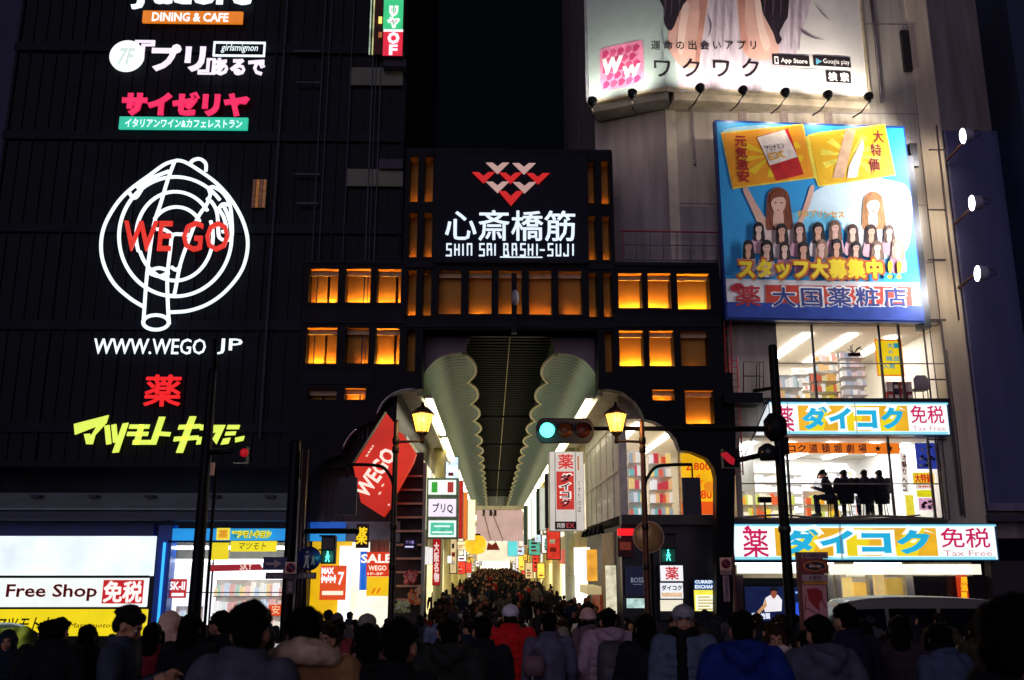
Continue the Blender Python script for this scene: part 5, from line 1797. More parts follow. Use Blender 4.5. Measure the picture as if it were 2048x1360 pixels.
FR_ = mat('#b8a88c', rough=.5, metal=.3, var=.2)
mb = PF.mb()
mb.box(0, -.06, zB - .1, LB + .05, .14, zB - .002, FR_)
mb.box(LB + .002, -.06, zB, LB + .08, .14, zTop, FR_)
mb.box(.3, .13, zB - .38, LB + .1, .9, zB - .11, mat('#b8a890', rough=.6, var=.2))
mb.build('frame', t)
mb = PS.mb()
mb.box(0, -.06, zB - .1, LS, .14, zB - .002, FR_)
mb.box(-.09, -.06, zB, -.002, .5, zTop, mat('#8c8c90', rough=.4))
mb.box(.1, .13, zB - .35, LS, .9, zB - .11, mat('#8c8478', rough=.6))
mb.build('corner_frame', t)
LMPB = mat('#1c1816', rough=.4, metal=.4)
for i, (px_, py_) in enumerate(((1200, 205), (1278, 196), (1384, 184), (1467, 186), (1549, 190), (1632, 196), (1712, 203))):
    pl = PS if px_ < 1333 else PF
    u = pl.at(px_, py_)[0]
    P = pl.xf @ Vector((u, -.95, zB - .56))
    B0 = pl.xf @ Vector((u - .12, .1, zB - .75))
    t = thing('billboard_lamp', 'black floodlight on a bent bracket under the pale billboard, ' + ('outermost on the slanted side', 'second on the slanted side', 'just past the corner bend', 'below the big katakana', 'between katakana and store badges', 'below the store badges', 'by the concrete end')[i], 'lamp', B0, 'floodlights under the pale billboard')
    mb = MB()
    mb.tube([B0, pl.xf @ Vector((u - .1, -.5, zB - .85)), pl.xf @ Vector((u, -.95, zB - .68))], .03, LMPB, 6)
    mb.build('bracket', t)
    d_ = (pl.xf.to_3x3() @ Vector((0, .5, 1))).normalized()
    mb = MB().tube([P - d_ * .12, P - d_ * .02, P + d_ * .1, P + d_ * .14], [.07, .13, .17, .17], LMPB, 12)
    mb.build('head', t)
    tg = pl.xf @ Vector((u, 0, zB + 3.4))
    lamp('flood_light', 'SPOT', P + d_ * .17, 340, (1.0, .93, .82), t, .1, tg, rad(130), .9)
    lamp('spill_light', 'SPOT', P + Vector((0, .1, -.22)), (22, 22, 30, 70, 120, 140, 140)[i], (1.0, .88, .70), t, .06, pl.xf @ Vector((u, .9, zB - 1.0)), rad(140), .9)

# ---------------------------------------------------------------- the blue pharmacy billboard
PM = Plane((W(1444, 440, 29.25)[0], 29.25), (W(1826, 440, 29.6)[0], 29.6))
LM = (PM.B - PM.A).length
z1_, z0_ = PM.at(1620, 249)[1], PM.at(1640, 638)[1]
HM = z1_ - z0_
t = thing('pharmacy_billboard', 'large bright blue billboard with a crowd of young women and yellow slogan', 'billboard', (PM.A.x, PM.A.y, z0_))
BLF = mat('#143a86', rough=.4)
PM.mb().box(-.06, .015, z0_ - .06, LM + .06, .28, z1_ + .06, BLF).build('box', t)
PM.mb().box(LM + .062, .1, z0_ - .2, LM + .3, .68, z1_ - 1, mat('#101018', rough=.5)).build('black_side', t)  # near-black box along the far end of the board
p_ = PM.mb().box(0, 0, z0_ + HM * .19, LM, .014, z1_ - .02, mat('#2c9cd8', rough=.5, var=.05)).build('face', t)


def mp(x, y):                                    # measured on an enlargement, corrected for lean
    return PM.at(1400 + x / 2.956, 220 + y / 2.956)


def mpoly(mb, pts, m, lay, smooth=False, k=4):
    q = [(*mp(x, y), 0) for x, y in pts]
    if smooth:
        q = smooth_path(q, k, True)
    a = sum(q[i][0] * q[(i + 1) % len(q)][1] - q[(i + 1) % len(q)][0] * q[i][1] for i in range(len(q)))
    if a < 0:
        q = q[::-1]
    mb.add([(c[0], -.004 - lay * .004, c[1]) for c in q], [tuple(range(len(q)))], m)


def mtx(mb, s_, x0, y0, x1, y1, m, lay, **k):
    a_, c_ = mp(x0, (y0 + y1) / 2)[0], mp(x1, (y0 + y1) / 2)[0]
    b_, e_ = mp((x0 + x1) / 2, y1)[1], mp((x0 + x1) / 2, y0)[1]
    mb.text(s_, a_, b_, c_, e_, -.004 - lay * .004, m, **k)


mb = PM.mb()
mpoly(mb, [(640, 520), (760, 440), (950, 400), (1150, 420), (1240, 480), (1250, 700), (1200, 850), (1000, 860), (800, 660), (640, 640)], mat('#cfe6ee', rough=.5, var=.06), 0, True)
mpoly(mb, [(140, 120), (420, 95), (300, 200), (180, 260)], mat('#9ccbe0', rough=.5), 0, True)
mpoly(mb, [(360, 640), (700, 600), (840, 690), (560, 720)], mat('#6ec0e0', rough=.5), 1, True)
mb.build('cloud_print', p_)
ORA = mat('#ee9a14', rough=.5, var=.08)
YLW = mat('#f2c81e', rough=.5, var=.05)
mb = PM.mb()
mpoly(mb, [(122, 135), (608, 82), (682, 402), (192, 468)], mat('#f4d44c'), 2)
mpoly(mb, [(130, 142), (602, 90), (672, 396), (198, 458)], ORA, 3)
for k_ in range(9):
    a0 = k_ * .7
    mpoly(mb, [(420, 270), (420 + 190 * math.cos(a0), 270 + 130 * math.sin(a0)), (420 + 190 * math.cos(a0 + .3), 270 + 130 * math.sin(a0 + .3))], YLW, 4)
mpoly(mb, [(330, 160), (520, 110), (612, 382), (452, 420)], mat('#c01c1c', rough=.5), 5)
mpoly(mb, [(336, 164), (498, 118), (576, 278), (412, 330)], mat('#e8d8cc', rough=.5), 6)
for i, ch in enumerate('元気激安'):
    mtx(mb, ch, 205 + i * 6, 152 + i * 70, 272 + i * 6, 216 + i * 70, mat('#b01818'), 6, bold=.03)
mtx(mb, 'アリナミン', 382, 205, 500, 240, mat('#28181c'), 8, rot=rad(14), bold=.02)
mtx(mb, 'EX', 402, 250, 505, 292, mat('#d8a038'), 8, rot=rad(14), bold=.04)
mb.build('medicine_card', p_)
mb = PM.mb()
mpoly(mb, [(600, 200), (638, 148), (700, 132), (1092, 84), (1156, 386), (700, 455)], mat('#f2d84a'), 2)
mpoly(mb, [(645, 156), (1086, 92), (1148, 380), (704, 446)], mat('#f0b81c', rough=.5, var=.08), 3)
for k_ in range(10):
    a0 = k_ * .63
    mpoly(mb, [(890, 270), (890 + 180 * math.cos(a0), 270 + 130 * math.sin(a0)), (890 + 180 * math.cos(a0 + .3), 270 + 130 * math.sin(a0 + .3))], mat('#f4dc50'), 4)
mpoly(mb, [(862, 110), (920, 118), (850, 400), (782, 404)], mat('#e0b088'), 5)
mpoly(mb, [(958, 170), (970, 210), (925, 400), (868, 405), (880, 330)], mat('#e0d8d0'), 6)
for i, ch in enumerate('大特価'):
    mtx(mb, ch, 1022 - i * 12, 122 + i * 82, 1082 - i * 12, 192 + i * 82, mat('#8a2420'), 6, bold=.02)
mtx(mb, '!!', 1002, 352, 1034, 384, mat('#8a2420'), 6, shear=.3)
mb.build('tube_card', p_)


def girl(mb, x, y, s, hair, top, lay, skin='#dcae98', arms=False):
    H_, S_, T_ = mat(hair, rough=.5, var=.55, scale=5, stretch=(5, 1, .6)), mat(skin, rough=.5, var=.06), mat(top, rough=.6, var=.08)
    g = lambda pts: [(x + a_ * s, y + b_ * s) for a_, b_ in pts]
    mpoly(mb, g([(-1.0, 3.3), (-.95, 1.7), (-.5, 1.25), (.5, 1.25), (.95, 1.7), (1.0, 3.3)]), T_, lay, True)
    if arms:
        mpoly(mb, g([(-.9, 1.5), (-1.3, 1.2), (-1.75, .2), (-2.2, -.8), (-1.95, -.95), (-1.4, .0), (-.7, 1.2)]), S_, lay, True)
        mpoly(mb, g([(.8, 1.5), (1.2, 1.2), (1.6, .2), (2.0, -1.0), (2.25, -.9), (1.9, .3), (1.4, 1.4)]), S_, lay, True)
    mpoly(mb, g([(-.75, 1.6), (-.72, .2), (-.6, -.6), (0, -.95), (.6, -.6), (.78, .3), (.9, 1.5), (.5, 1.7), (-.4, 1.7)]), H_, lay + 1, True)
    mpoly(mb, g([(-.25, .5), (.25, .5), (.32, 1.35), (0, 1.7), (-.32, 1.35)]), S_, lay + 2, True)
    mpoly(mb, g([(-.42, -.3), (0, -.5), (.42, -.3), (.42, .25), (.2, .68), (0, .78), (-.2, .68), (-.42, .25)]), S_, lay + 3, True)
    mpoly(mb, g([(-.5, .05), (-.46, -.45), (0, -.78), (.46, -.45), (.5, .05), (.36, -.28), (.05, -.34), (-.3, -.22)]), H_, lay + 4, True)
    if s > 14:
        D_ = mat('#3a2420')
        for ex in (-.18, .18):
            mpoly(mb, g([(ex - .09, .02), (ex, -.03), (ex + .09, .02), (ex, .07)]), D_, lay + 4)
        mpoly(mb, g([(-.12, .47), (0, .44), (.12, .47), (0, .53)]), mat('#b04848'), lay + 4)


mb = PM.mb()
girl(mb, 462, 548, 95, '#7a3c20', '#d8c0b4', 2, arms=True)
mb.build('tall_woman_print', p_)
mb = PM.mb()
girl(mb, 1022, 562, 84, '#b07848', '#e4dcd8', 2, '#e8d0c0')
mb.build('tall_woman_print', p_)
mb = PM.mb()
for i, (x_, h_) in enumerate(((352, '#1c1014'), (478, '#20100c'), (580, '#40241c'), (690, '#181014'), (802, '#7a5844'), (905, '#503428'), (1012, '#3c2420'), (1110, '#60483c'))):
    girl(mb, x_ + rnd.uniform(-8, 8), 706 + rnd.uniform(-10, 14), rnd.uniform(39, 50), h_, rnd.choice(['#e4d4d0', '#d8a8b0', '#e8e4e4', '#c890a0']), 7, rnd.choice(['#e0b4a0', '#d8a488', '#e8c4b0']))
for i, (x_, h_) in enumerate(((283, '#181014'), (388, '#1c1014'), (500, '#301810'), (605, '#241410'), (708, '#8a6a54'), (812, '#20141a'), (925, '#1c1418'), (1040, '#7a6050'), (1162, '#9a8474'))):
    girl(mb, x_ + rnd.uniform(-9, 9), 812 + rnd.uniform(-12, 14), rnd.uniform(40, 52), h_, rnd.choice(['#e0c8cc', '#d8a8b4', '#f0ece8', '#b87890']), 12, rnd.choice(['#e0b4a0', '#d8a488', '#e8c4b0']))
mb.build('group_print', p_)
mb = PM.mb()
mtx(mb, 'DDプリンセス', 576, 598, 848, 640, mat('#d8a040'), 20, bold=.04)
for i, ch in enumerate('スタッフ大募集中'):
    x_ = 218 + i * 108
    mtx(mb, ch, x_ - 6, 884, x_ + 106, 1002, mat('#c05a10'), 22, bold=.10)
    mtx(mb, ch, x_ + 2, 892, x_ + 98, 994, mat('#f4d418', var=.04), 23, bold=.055)
mtx(mb, '!', 1096, 895, 1134, 1002, mat('#f4d418', var=.04), 23, bold=.02, shear=.1)
mtx(mb, '!', 1150, 895, 1188, 1002, mat('#f4d418', var=.04), 23, bold=.02, shear=.1)
mb.build('slogan', p_)
q0, q1 = mp(160, 1180)[1], mp(160, 1016)[1]
p_ = PM.mb().box(.02, .001, z0_ + HM * .075, LM - .02, .014, z0_ + HM * .19 - .004, mat('#e8e4e0', rough=.5, var=.04)).build('name_strip', t)
mb = PM.mb()
mpoly(mb, [(386, 1034), (1250, 1046), (1255, 1172), (390, 1168)], mat('#c83a28', rough=.5, var=.05), 1)
mtx(mb, '薬', 208, 1040, 356, 1160, mat('#c02430'), 2, bold=.02)
mpoly(mb, [(176, 1050), (215, 1025), (250, 1030), (240, 1062), (200, 1075)], mat('#c02430'), 2, True)
for i, ch in enumerate('大国薬粧店'):
    x_ = 424 + i * 164
    mtx(mb, ch, x_ - 2, 1046, x_ + 146, 1166, mat('#f0ece8'), 2, bold=.05)
    mtx(mb, ch, x_ + 6, 1052, x_ + 138, 1160, mat('#20307c'), 3, bold=.02)
mb.build('lettering', p_)
PM.mb().box(0, -.01, z0_, LM, .014, z0_ + HM * .074, mat('#2c48a0', rough=.4)).build('base_band', t)
for i, (px_, py_, ax, ay) in enumerate(((1926, 272, 1893, 322), (1944, 406, 1908, 450), (1955, 547, 1918, 576))):
    Yf = 28.6
    P = Vector((W(px_, py_, Yf)[0], Yf, W(px_, py_, Yf)[1]))
    A_ = Vector((W(ax, ay, 30.1)[0], 30.1, W(ax, ay, 30.1)[1]))
    tg = PM.xf @ Vector((LM * .42, 0, z0_ + HM * (.8 - .3 * i)))
    t = thing('floodlight', ('highest', 'middle', 'lowest')[i] + ' white floodlight reaching out beside the blue billboard', 'light', A_, 'floodlights beside the blue billboard')
    MB().tube([A_, A_ + Vector((.1, -.8, .2)), P + Vector((.25, .1, -.1))], .05, mat('#6a4a44', rough=.5, metal=.3), 8).build('arm', t)
    d_ = (tg - P).normalized()
    MB().tube([P - d_ * .32, P - d_ * .28, P - d_ * .05, P], [.12, .22, .27, .28], mat('#a8a4b8', rough=.35), 18).build('housing', t)
    MB().tube([P + d_ * .003, P + d_ * .02], [.26, .25], emi('#f4f0ff', 9.0, .02), 18).build('lens', t)
    MB().tube(smooth_path([P - d_ * .3 + Vector((.0, 0, .1)), P - d_ * .5 + Vector((.02, 0, .12)), P - d_ * .55 + Vector((0, 0, -.05)), P - d_ * .33 + Vector((0, 0, -.1))], 4), .025, mat('#3a3640'), 6).build('yoke', t)
    lamp('flood_light', 'SPOT', P + d_ * .06, 1500, (.95, .96, 1.0), t, .2, tg, rad(120), .7)
    lamp('spill_light', 'SPOT', P + Vector((-.1, -.1, 0)), 130, (1.0, .86, .66), t, .15, (W(1870, py_ + 60, 30.1)[0], 30.1, P.z - .8), rad(130), 1)

# ================================================================ street furniture
BKP = mat('#101015', rough=.45, metal=.1, var=.2, spec=.1)


def seg(px0, py0, px1, py1, Y):
    a_, b_ = W(px0, py0, Y), W(px1, py1, Y)
    return [(a_[0], Y, a_[1]), (b_[0], Y, b_[1])]


def pole(name, label, cat, px, pytop, Y, r0, r1, group=None, m=BKP):
    x_, zt2 = W(px, 1010, Y)[0], W(px, pytop, Y)[1]
    t_ = thing(name, label, cat, (x_, Y, gz(Y)), group)
    zz_ = gz(Y)
    MB().lathe([(r0 * 1.8, 0), (r0 * 1.8, .12), (r0 * 1.15, .18), (r0, .9), (r1, zt2 - zz_ - .05), (r1 * .8, zt2 - zz_)], (x_, Y, zz_), m, 14).build('pole', t_)
    return t_, x_


def strap(t_, x_, Y, zs_, r_, m):
    mb_ = MB()
    for z_ in zs_:
        mb_.lathe([(r_, 0), (r_ * 1.12, .02), (r_ * 1.12, .1), (r_, .12)], (x_, Y, z_), m, 12)
    mb_.build('strap', t_)


# big signal pole on the pharmacy side, its mast arm and signals
Yp = 17.5
t, x_ = pole('signal_pole', 'thick black signal pole with long mast arm before the pharmacy signs', 'pole', 1566, 690, Yp, .10, .085)
strap(t, x_, Yp, [W(1556, y_, Yp)[1] for y_ in (845, 880, 1065)], .105, mat('#2c2c34', rough=.4, metal=.4))
MB().tube(seg(1550, 858, 1180, 857, Yp), [.06, .04], BKP, 10).build('mast_arm', t)
MB().tube(seg(1545, 905, 1455, 925, Yp - .1), .05, BKP, 8).build('side_arm', t)
MB().tube(seg(1545, 776, 1506, 782, Yp - .05), .035, BKP, 8).build('stay', t)
MB().tube(seg(1540, 795, 1490, 910, Yp - .05), .012, BKP, 5).build('cable', t)
mb = MB()
zz_ = W(1550, 856, Yp)[1]
mb.lathe([(.1, -.25), (.22, -.12), (.22, .14), (.11, .28)], (x_ - .05, Yp, zz_), BKP, 12)
mb.build('clamp', t)
mb = MB().px(1566, 875, 1578, 908, Yp - .1, BKP, .3)
mb.build('control_box', t)
mb = MB().lathe([(.05, .2), (.17, .12), (.2, 0), (.14, -.12)], (W(1531, 910, Yp)[0], Yp - .15, W(1531, 910, Yp)[1]), mat('#20242a', rough=.2), 14)
mb.build('camera_dome', t)


def signal(name, label, px0, px1, py0, py1, Y, lit, colors=('#22f0d0', '#5a2a10', '#4a1410')):
    a_, b_, c_, e_ = rectw(px0, py0, px1, py1, Y)
    t_ = thing(name, label, 'traffic light', ((a_ + c_) / 2, Y, b_))
    h = (e_ - b_) / 2
    zc = (b_ + e_) / 2
    prof_ = []
    for k_ in range(25):
        an = pi / 2 + pi * k_ / 24
        prof_.append((a_ + h * .6 + h * .6 * math.cos(an), zc + h * math.sin(an)))
    for k_ in range(25):
        an = -pi / 2 + pi * k_ / 24
        prof_.append((c_ - h * .6 + h * .6 * math.cos(an), zc + h * math.sin(an)))
    MB().prism(prof_, Y, Y + .16, mat('#14141a', rough=.5)).build('housing', t_)
    w_ = (c_ - a_) / 3.25
    for i in range(3):
        cx_ = a_ + w_ * (.62 + i)
        r_ = w_ * .42
        MB().lathe([(r_, -.012), (r_ * .9, -.03), (r_ * .4, -.06)][::-1], (cx_, Y, zc), emi(colors[i] if i != lit else '#5affe4', 3.2 if i == lit else .22, .1), 20, 'y').build('lens', t_)
        m_ = MB()
        n_ = 14
        vs, fs = [], []
        for k_ in range(n_ + 1):
            an = pi * k_ / n_
            for (d__, rr_) in ((0, 1.12), (-.26, 1.12), (-.26, 1.06), (0, 1.06)):
                vs.append((cx_ + r_ * rr_ * math.cos(an), Y + d__, zc + r_ * rr_ * math.sin(an) - (.04 if d__ else 0)))
        for k_ in range(n_):
            for q_ in range(4):
                fs.append((k_ * 4 + q_, k_ * 4 + (q_ + 1) % 4, k_ * 4 + 4 + (q_ + 1) % 4, k_ * 4 + 4 + q_))
        m_.add(vs, fs, BKP)
        m_.build('visor', t_)
    return t_


t = signal('traffic_light', 'horizontal traffic light with green lens glowing over the arcade', 1072, 1188, 836, 885, Yp - .05, 0)
lamp('signal_glow', 'POINT', (W(1094, 860, Yp - .4)[0], Yp - .45, W(1094, 860, Yp)[1]), 5, (.1, 1, .8), t, .05)
t = thing('side_signal', 'dark signal seen from behind with red glow by the red ladder', 'traffic light', (W(1460, 935, Yp - .1)[0], Yp - .1, W(1460, 940, Yp - .1)[1]))
mb = MB().px(1447, 897, 1478, 935, Yp - .12, BKP, .18)
mb.build('housing', t)
MB().ppoly([(1441, 908), (1452, 903), (1470, 918), (1468, 930), (1458, 926)], Yp - .16, emi('#c81428', .55), .03).build('lens', t)
# tall pole before the neon building
Yq = 16.0
t, x_ = pole('street_pole', 'tall black pole crossing the lime katakana sign', 'pole', 405, 738, Yq, .115, .075)
MB().tube([(x_, Yq, 7), (x_ + .04, Yq, W(418, 738, Yq)[1])], .04, BKP, 6).build('top_tube', t)
MB().tube(seg(412, 905, 490, 900, Yq), .05, BKP, 8).build('arm', t)
MB().px(421, 925, 428, 950, Yq - .2, mat('#d8a888', rough=.5), .05).build('plate', t)
x2_ = W(424, 1100, Yq)[0]
MB().tube([(x2_, Yq - .1, gz(Yq)), (x2_, Yq - .1, W(424, 940, Yq)[1])], .03, BKP, 6).build('conduit', t)
t = thing('side_signal', 'dark signal with red lens end on at the lime katakana sign', 'traffic light', (W(485, 925, Yq)[0], Yq, W(485, 925, Yq)[1]))
MB().px(465, 892, 492, 925, Yq - .05, BKP, .2).build('housing', t)
MB().lathe([(.03, -.04), (.06, -.03), (.075, 0)], (W(487, 906, Yq - .1)[0], Yq - .06, W(487, 906, Yq)[1]), emi('#c01420', .6), 12, 'y').build('lens', t)
# second pole with the direction signs
Yr = 15.5
t, x_ = pole('sign_pole', 'black pole holding the blue arrow and no stopping signs', 'pole', 585, 880, Yr, .10, .09)
x2_ = W(602, 1100, Yr)[0]
MB().tube([(x2_, Yr - .02, gz(Yr)), (x2_, Yr - .02, W(602, 900, Yr)[1])], .055, mat('#3a2a2c', rough=.35, metal=.3), 8).build('conduit', t)
MB().tube([(x2_ - .06, Yr - .06, gz(Yr)), (x2_ - .06, Yr - .06, W(598, 960, Yr)[1])], .014, mat('#c8c0b8', rough=.3, metal=.6), 6).build('cable', t)
MB().tube(seg(600, 1062, 718, 1062, Yr), .045, BKP, 8).build('arm', t)
SGN = mat('#b89aa0', rough=.5)
NVY = mat('#23285c', rough=.45)
t = tag(MB().px(526, 1114, 573, 1140, Yr - .25, NVY, .03).build('direction_sign'), 'small navy sign with a pale arrow on the sign pole', 'sign')
mb = MB().ppoly([(531, 1125), (549, 1125), (549, 1119), (563, 1127), (549, 1136), (549, 1130), (531, 1130)], Yr - .27, SGN, .015)
mb.build('arrow', t)
t = tag(MB().px(531, 1145, 632, 1158, Yr - .22, mat('#3c2630', rough=.5), .03).build('street_name_sign'), 'long dark plate with tiny characters across the sign pole', 'sign')
mb = MB().ptext('道頓堀', 533, 1147, 566, 1156, Yr - .24, SGN).ptext('心斎橋筋', 597, 1147, 630, 1156, Yr - .24, SGN)
mb.build('lettering', t)
NST_R = mat('#b02830', rough=.5)


def nostop(px0, py0, px1, py1, Y, label):
    t_ = tag(MB().px(px0, py0, px1, py1, Y, mat('#d8b4a8', rough=.5), .02).build('no_stopping_sign'), label, 'sign')
    cx_, cz_ = W((px0 + px1) / 2, (py0 + py1) / 2, Y)
    r_ = (rectw(px0, py0, px1, py1, Y)[2] - cx_) * .82
    m_ = MB().lathe([(r_, -.004), (r_, -.012)], (cx_, Y, cz_), NST_R, 24, 'y')
    m_.lathe([(r_ * .72, -.013), (r_ * .72, -.018)], (cx_, Y, cz_), mat('#28305c', rough=.5), 24, 'y')
    for s_ in (-1, 1):
        m_.prism([(cx_ - r_ * .6 - r_ * .1, cz_ + s_ * r_ * .6), (cx_ - r_ * .6 + r_ * .1, cz_ + s_ * r_ * .6 + .01), (cx_ + r_ * .6 + r_ * .1, cz_ - s_ * r_ * .6), (cx_ + r_ * .6 - r_ * .1, cz_ - s_ * r_ * .6 - .01)], Y - .026 - .004 * s_, Y - .02 - .004 * s_, NST_R)
    m_.build('symbol', t_)
    return t_


nostop(570, 1124, 593, 1147, Yr - .3, 'square no stopping sign on the pole with the blue arrow')
t = tag(MB().px(572, 1160, 588, 1188, Yr - .2, mat('#4a3034', rough=.5), .03).build('supplement_plate'), 'small dark upright plate under the no stopping sign on the sign pole', 'sign')
MB().pcol('駐車', 576, 1163, 585, 1185, Yr - .22, SGN).build('lettering', t)
cx_, cz_ = W(618, 1117, Yr - .2)
t = tag(MB().lathe([(.19, .02), (.19, 0)], (cx_, Yr - .2, cz_), NVY, 32, 'y').build('pedestrian_sign'), 'round navy sign with pale adult and child figures', 'sign')
mb = MB()
for ox, s_ in ((-.03, 1), (.07, .6)):
    mb.lathe([(.02 * s_, -.012), (.02 * s_, -.02)], (cx_ + ox, Yr - .2, cz_ + .1 * s_ - (.02 if s_ < 1 else 0)), SGN, 12, 'y')
    mb.prism([(cx_ + ox - .035 * s_, cz_ + .07 * s_ - .02), (cx_ + ox + .035 * s_, cz_ + .07 * s_ - .02), (cx_ + ox + .02 * s_, cz_ - .02), (cx_ + ox + .04 * s_, cz_ - .13 * s_ - .02), (cx_ + ox + .01, cz_ - .13 * s_ - .02), (cx_ + ox, cz_ - .05), (cx_ + ox - .03 * s_, cz_ - .13 * s_ - .02), (cx_ + ox - .05 * s_, cz_ - .12 * s_ - .02), (cx_ + ox - .02 * s_, cz_ - .02)], Yr - .222, Yr - .21, SGN)
mb.build('symbol', t)


def walker(mb, cx, cz, h, Y, m):
    for poly in ([(-.08, .5), (.08, .5), (.1, .05), (-.1, .05)], [(-.1, .05), (.0, .05), (-.16, -.5), (-.26, -.46)], [(.0, .05), (.1, .05), (.26, -.48), (.15, -.5)], [(-.08, .45), (-.12, .3), (-.26, .02), (-.2, 0)], [(.08, .45), (.13, .3), (.27, .08), (.22, .03)]):
        mb.prism([(cx + a_ * h, cz + b_ * h) for a_, b_ in poly], Y - .004, Y, m)
    mb.lathe([(h * .1, 0), (h * .1, -.004)][::-1], (cx, Y, cz + h * .64), m, 12, 'y')


def pedsignal(px, py0, py1, Y, label, w_=13):
    a_, b_, c_, e_ = rectw(px - w_, py0, px + w_, py1, Y)
    t_ = thing('pedestrian_signal', label, 'traffic light', ((a_ + c_) / 2, Y, b_))
    MB().box(a_, Y, b_, c_, Y + .16, e_, BKP).build('housing', t_)
    zm = (b_ + e_) / 2
    MB().box(a_ + .02, Y - .015, b_ + .02, c_ - .02, Y - .002, zm - .01, emi('#052a26', 1.2)).build('lit_lens', t_)
    MB().box(a_ + .02, Y - .015, zm + .01, c_ - .02, Y - .002, e_ - .02, mat('#180a0a', rough=.3)).build('dark_lens', t_)
    m_ = MB()
    walker(m_, (a_ + c_) / 2, (b_ + zm) / 2 - .01, (zm - b_) * .62, Y - .017, emi('#5affe0', 2.4, .03))
    m_.build('walking_figure', t_)
    m_ = MB()
    for z_ in (zm, e_):
        m_.box(a_ - .01, Y - .16, z_ - .012, c_ + .01, Y, z_ + .012, BKP)
    m_.build('visor', t_)
    lamp('signal_glow', 'POINT', ((a_ + c_) / 2, Y - .25, (b_ + zm) / 2), 1.2, (.1, 1, .75), t_, .04)


pedsignal(656, 1072, 1128, Yr - .05, 'green walking signal hanging near the yellow shop window', 14)
pedsignal(1336, 1068, 1126, 22.0, 'green walking signal beside the round traffic mirror', 15)
# pair of old style lampposts
BRN = mat('#241612', rough=.4, metal=.3)
for i, (px_, s_, lx, ly, bx) in enumerate(((788, 1, 845, 842, 695), (1289, -1, 1232, 842, 1384))):
    Yl = 17.0
    side = ('on the neon building side', 'on the pharmacy side')[i]
    t, x_ = pole('lamppost', 'ornate dark lamppost with amber lantern ' + side, 'lamppost', px_, 840, Yl, .062, .045, 'lampposts flanking the arcade entry', BRN if i == 0 else mat('#54301c', rough=.4, metal=.3))
    strap(t, x_, Yl, [W(px_, y_, Yl)[1] for y_ in (888, 906, 1060, 1140)], .058, BRN)
    lxw, lzw = W(lx, ly, Yl)
    zarm = W(px_, 884, Yl)[1]
    MB().tube(smooth_path([(x_, Yl, zarm), ((x_ + lxw) / 2, Yl, zarm + .01), (lxw, Yl, zarm + .02)], 4), .025, BRN, 8).build('lantern_arm', t)
    MB().lathe([(.03, -.42), (.05, -.38), (.03, -.3), (.09, -.24), (.12, -.2)], (lxw, Yl, lzw), BRN, 12).build('lantern_base', t)
    MB().lathe([(.11, -.2), (.15, -.02), (.19, .12)], (lxw, Yl, lzw), emi('#ffac38', 6.0, .1), 8).build('lantern_glass', t)
    mb = MB().lathe([(.23, .12), (.2, .16), (.12, .24), (.04, .28), (.02, .36)], (lxw, Yl, lzw), BRN, 8)
    for k_ in range(8):
        q = k_ * pi / 4
        mb.tube([(lxw + .115 * math.cos(q), Yl + .115 * math.sin(q), lzw - .2), (lxw + .195 * math.cos(q), Yl + .195 * math.sin(q), lzw + .12)], .009, BRN, 5)
    mb.build('lantern_cap', t)
    lamp('lantern_light', 'POINT', (lxw, Yl - .3, lzw), 45, (1, .6, .2), t, .12)
    bxw = W(bx, 935, Yl)[0]
    pts = [(px_, 985), (px_ - s_ * 4, 960), (px_ - s_ * 20, 936), (px_ - s_ * 45, 930), (bx, 929)]
    MB().tube(smooth_path([(W(a_, b_, Yl)[0], Yl, W(a_, b_, Yl)[1]) for a_, b_ in pts], 5), .03, BKP, 8).build('banner_arm', t)
    t2 = tag(MB().px(bx - 18, 955, bx + 18, 1030, Yl - .04, mat('#1e1e34', rough=.5), .08).build('pole_banner'), 'dark blue blank panel hanging from the lamppost ' + side, 'panel')
    MB().tube([(bxw, Yl, W(bx, 929, Yl)[1]), (bxw, Yl, W(bx, 955, Yl)[1])], .015, BKP, 6).build('hanger', t2)
# round traffic mirror on its post
Ym = 20.0
t, x_ = pole('traffic_mirror', 'round tan backed traffic mirror behind the pharmacy side lamppost', 'mirror', 1300, 1046, Ym, .04, .04)
cx_, cz_ = W(1297, 1074, Ym - .15)
rm = W(1327, 1074, Ym - .15)[0] - cx_
MB().lathe([(.01, -.10), (rm * .5, -.085), (rm * .85, -.05), (rm * .97, -.02), (rm * .97, 0)], (cx_, Ym - .15, cz_), mat('#a8845c', rough=.3, metal=.25, var=.35, scale=2), 36, 'y').build('mirror_dish', t)
MB().tube([(cx_ + rm * math.cos(q * pi / 18), Ym - .15, cz_ + rm * math.sin(q * pi / 18)) for q in range(36)], .018, mat('#c8a090', rough=.3), 6, closed=True).build('rim', t)
# no stopping sign post and the smoking notice tower
Yn = 20.5
t, x_ = pole('sign_post', 'slim red brown post holding a square no stopping sign and plates', 'pole', 1461, 1110, Yn, .035, .035, None, mat('#5a2a30', rough=.5))
nostop(1440, 1115, 1463, 1140, Yn - .1, 'square no stopping sign on the slim post by the gate foot')
t = tag(MB().px(1441, 1141, 1463, 1149, Yn - .1, mat('#b89090', rough=.5), .02).build('supplement_plate'), 'short plate just under the no stopping sign by the gate', 'sign')
MB().ptext('駐停車禁止', 1442, 1142.5, 1462, 1147.5, Yn - .12, NVY).build('lettering', t)
t = tag(MB().px(1447, 1151, 1459, 1203, Yn - .1, mat('#a08088', rough=.5), .02).build('supplement_plate'), 'tall narrow plate with column writing by the gate foot', 'sign')
MB().pcol('自転車放置禁止', 1450, 1153, 1457, 1201, Yn - .12, NVY).build('lettering', t)
Yk = 17.0
t = thing('notice_tower', 'reddish notice board tower with no smoking sign before the pharmacy', 'sign', (W(1630, 1240, Yk)[0], Yk, gz(Yk)))
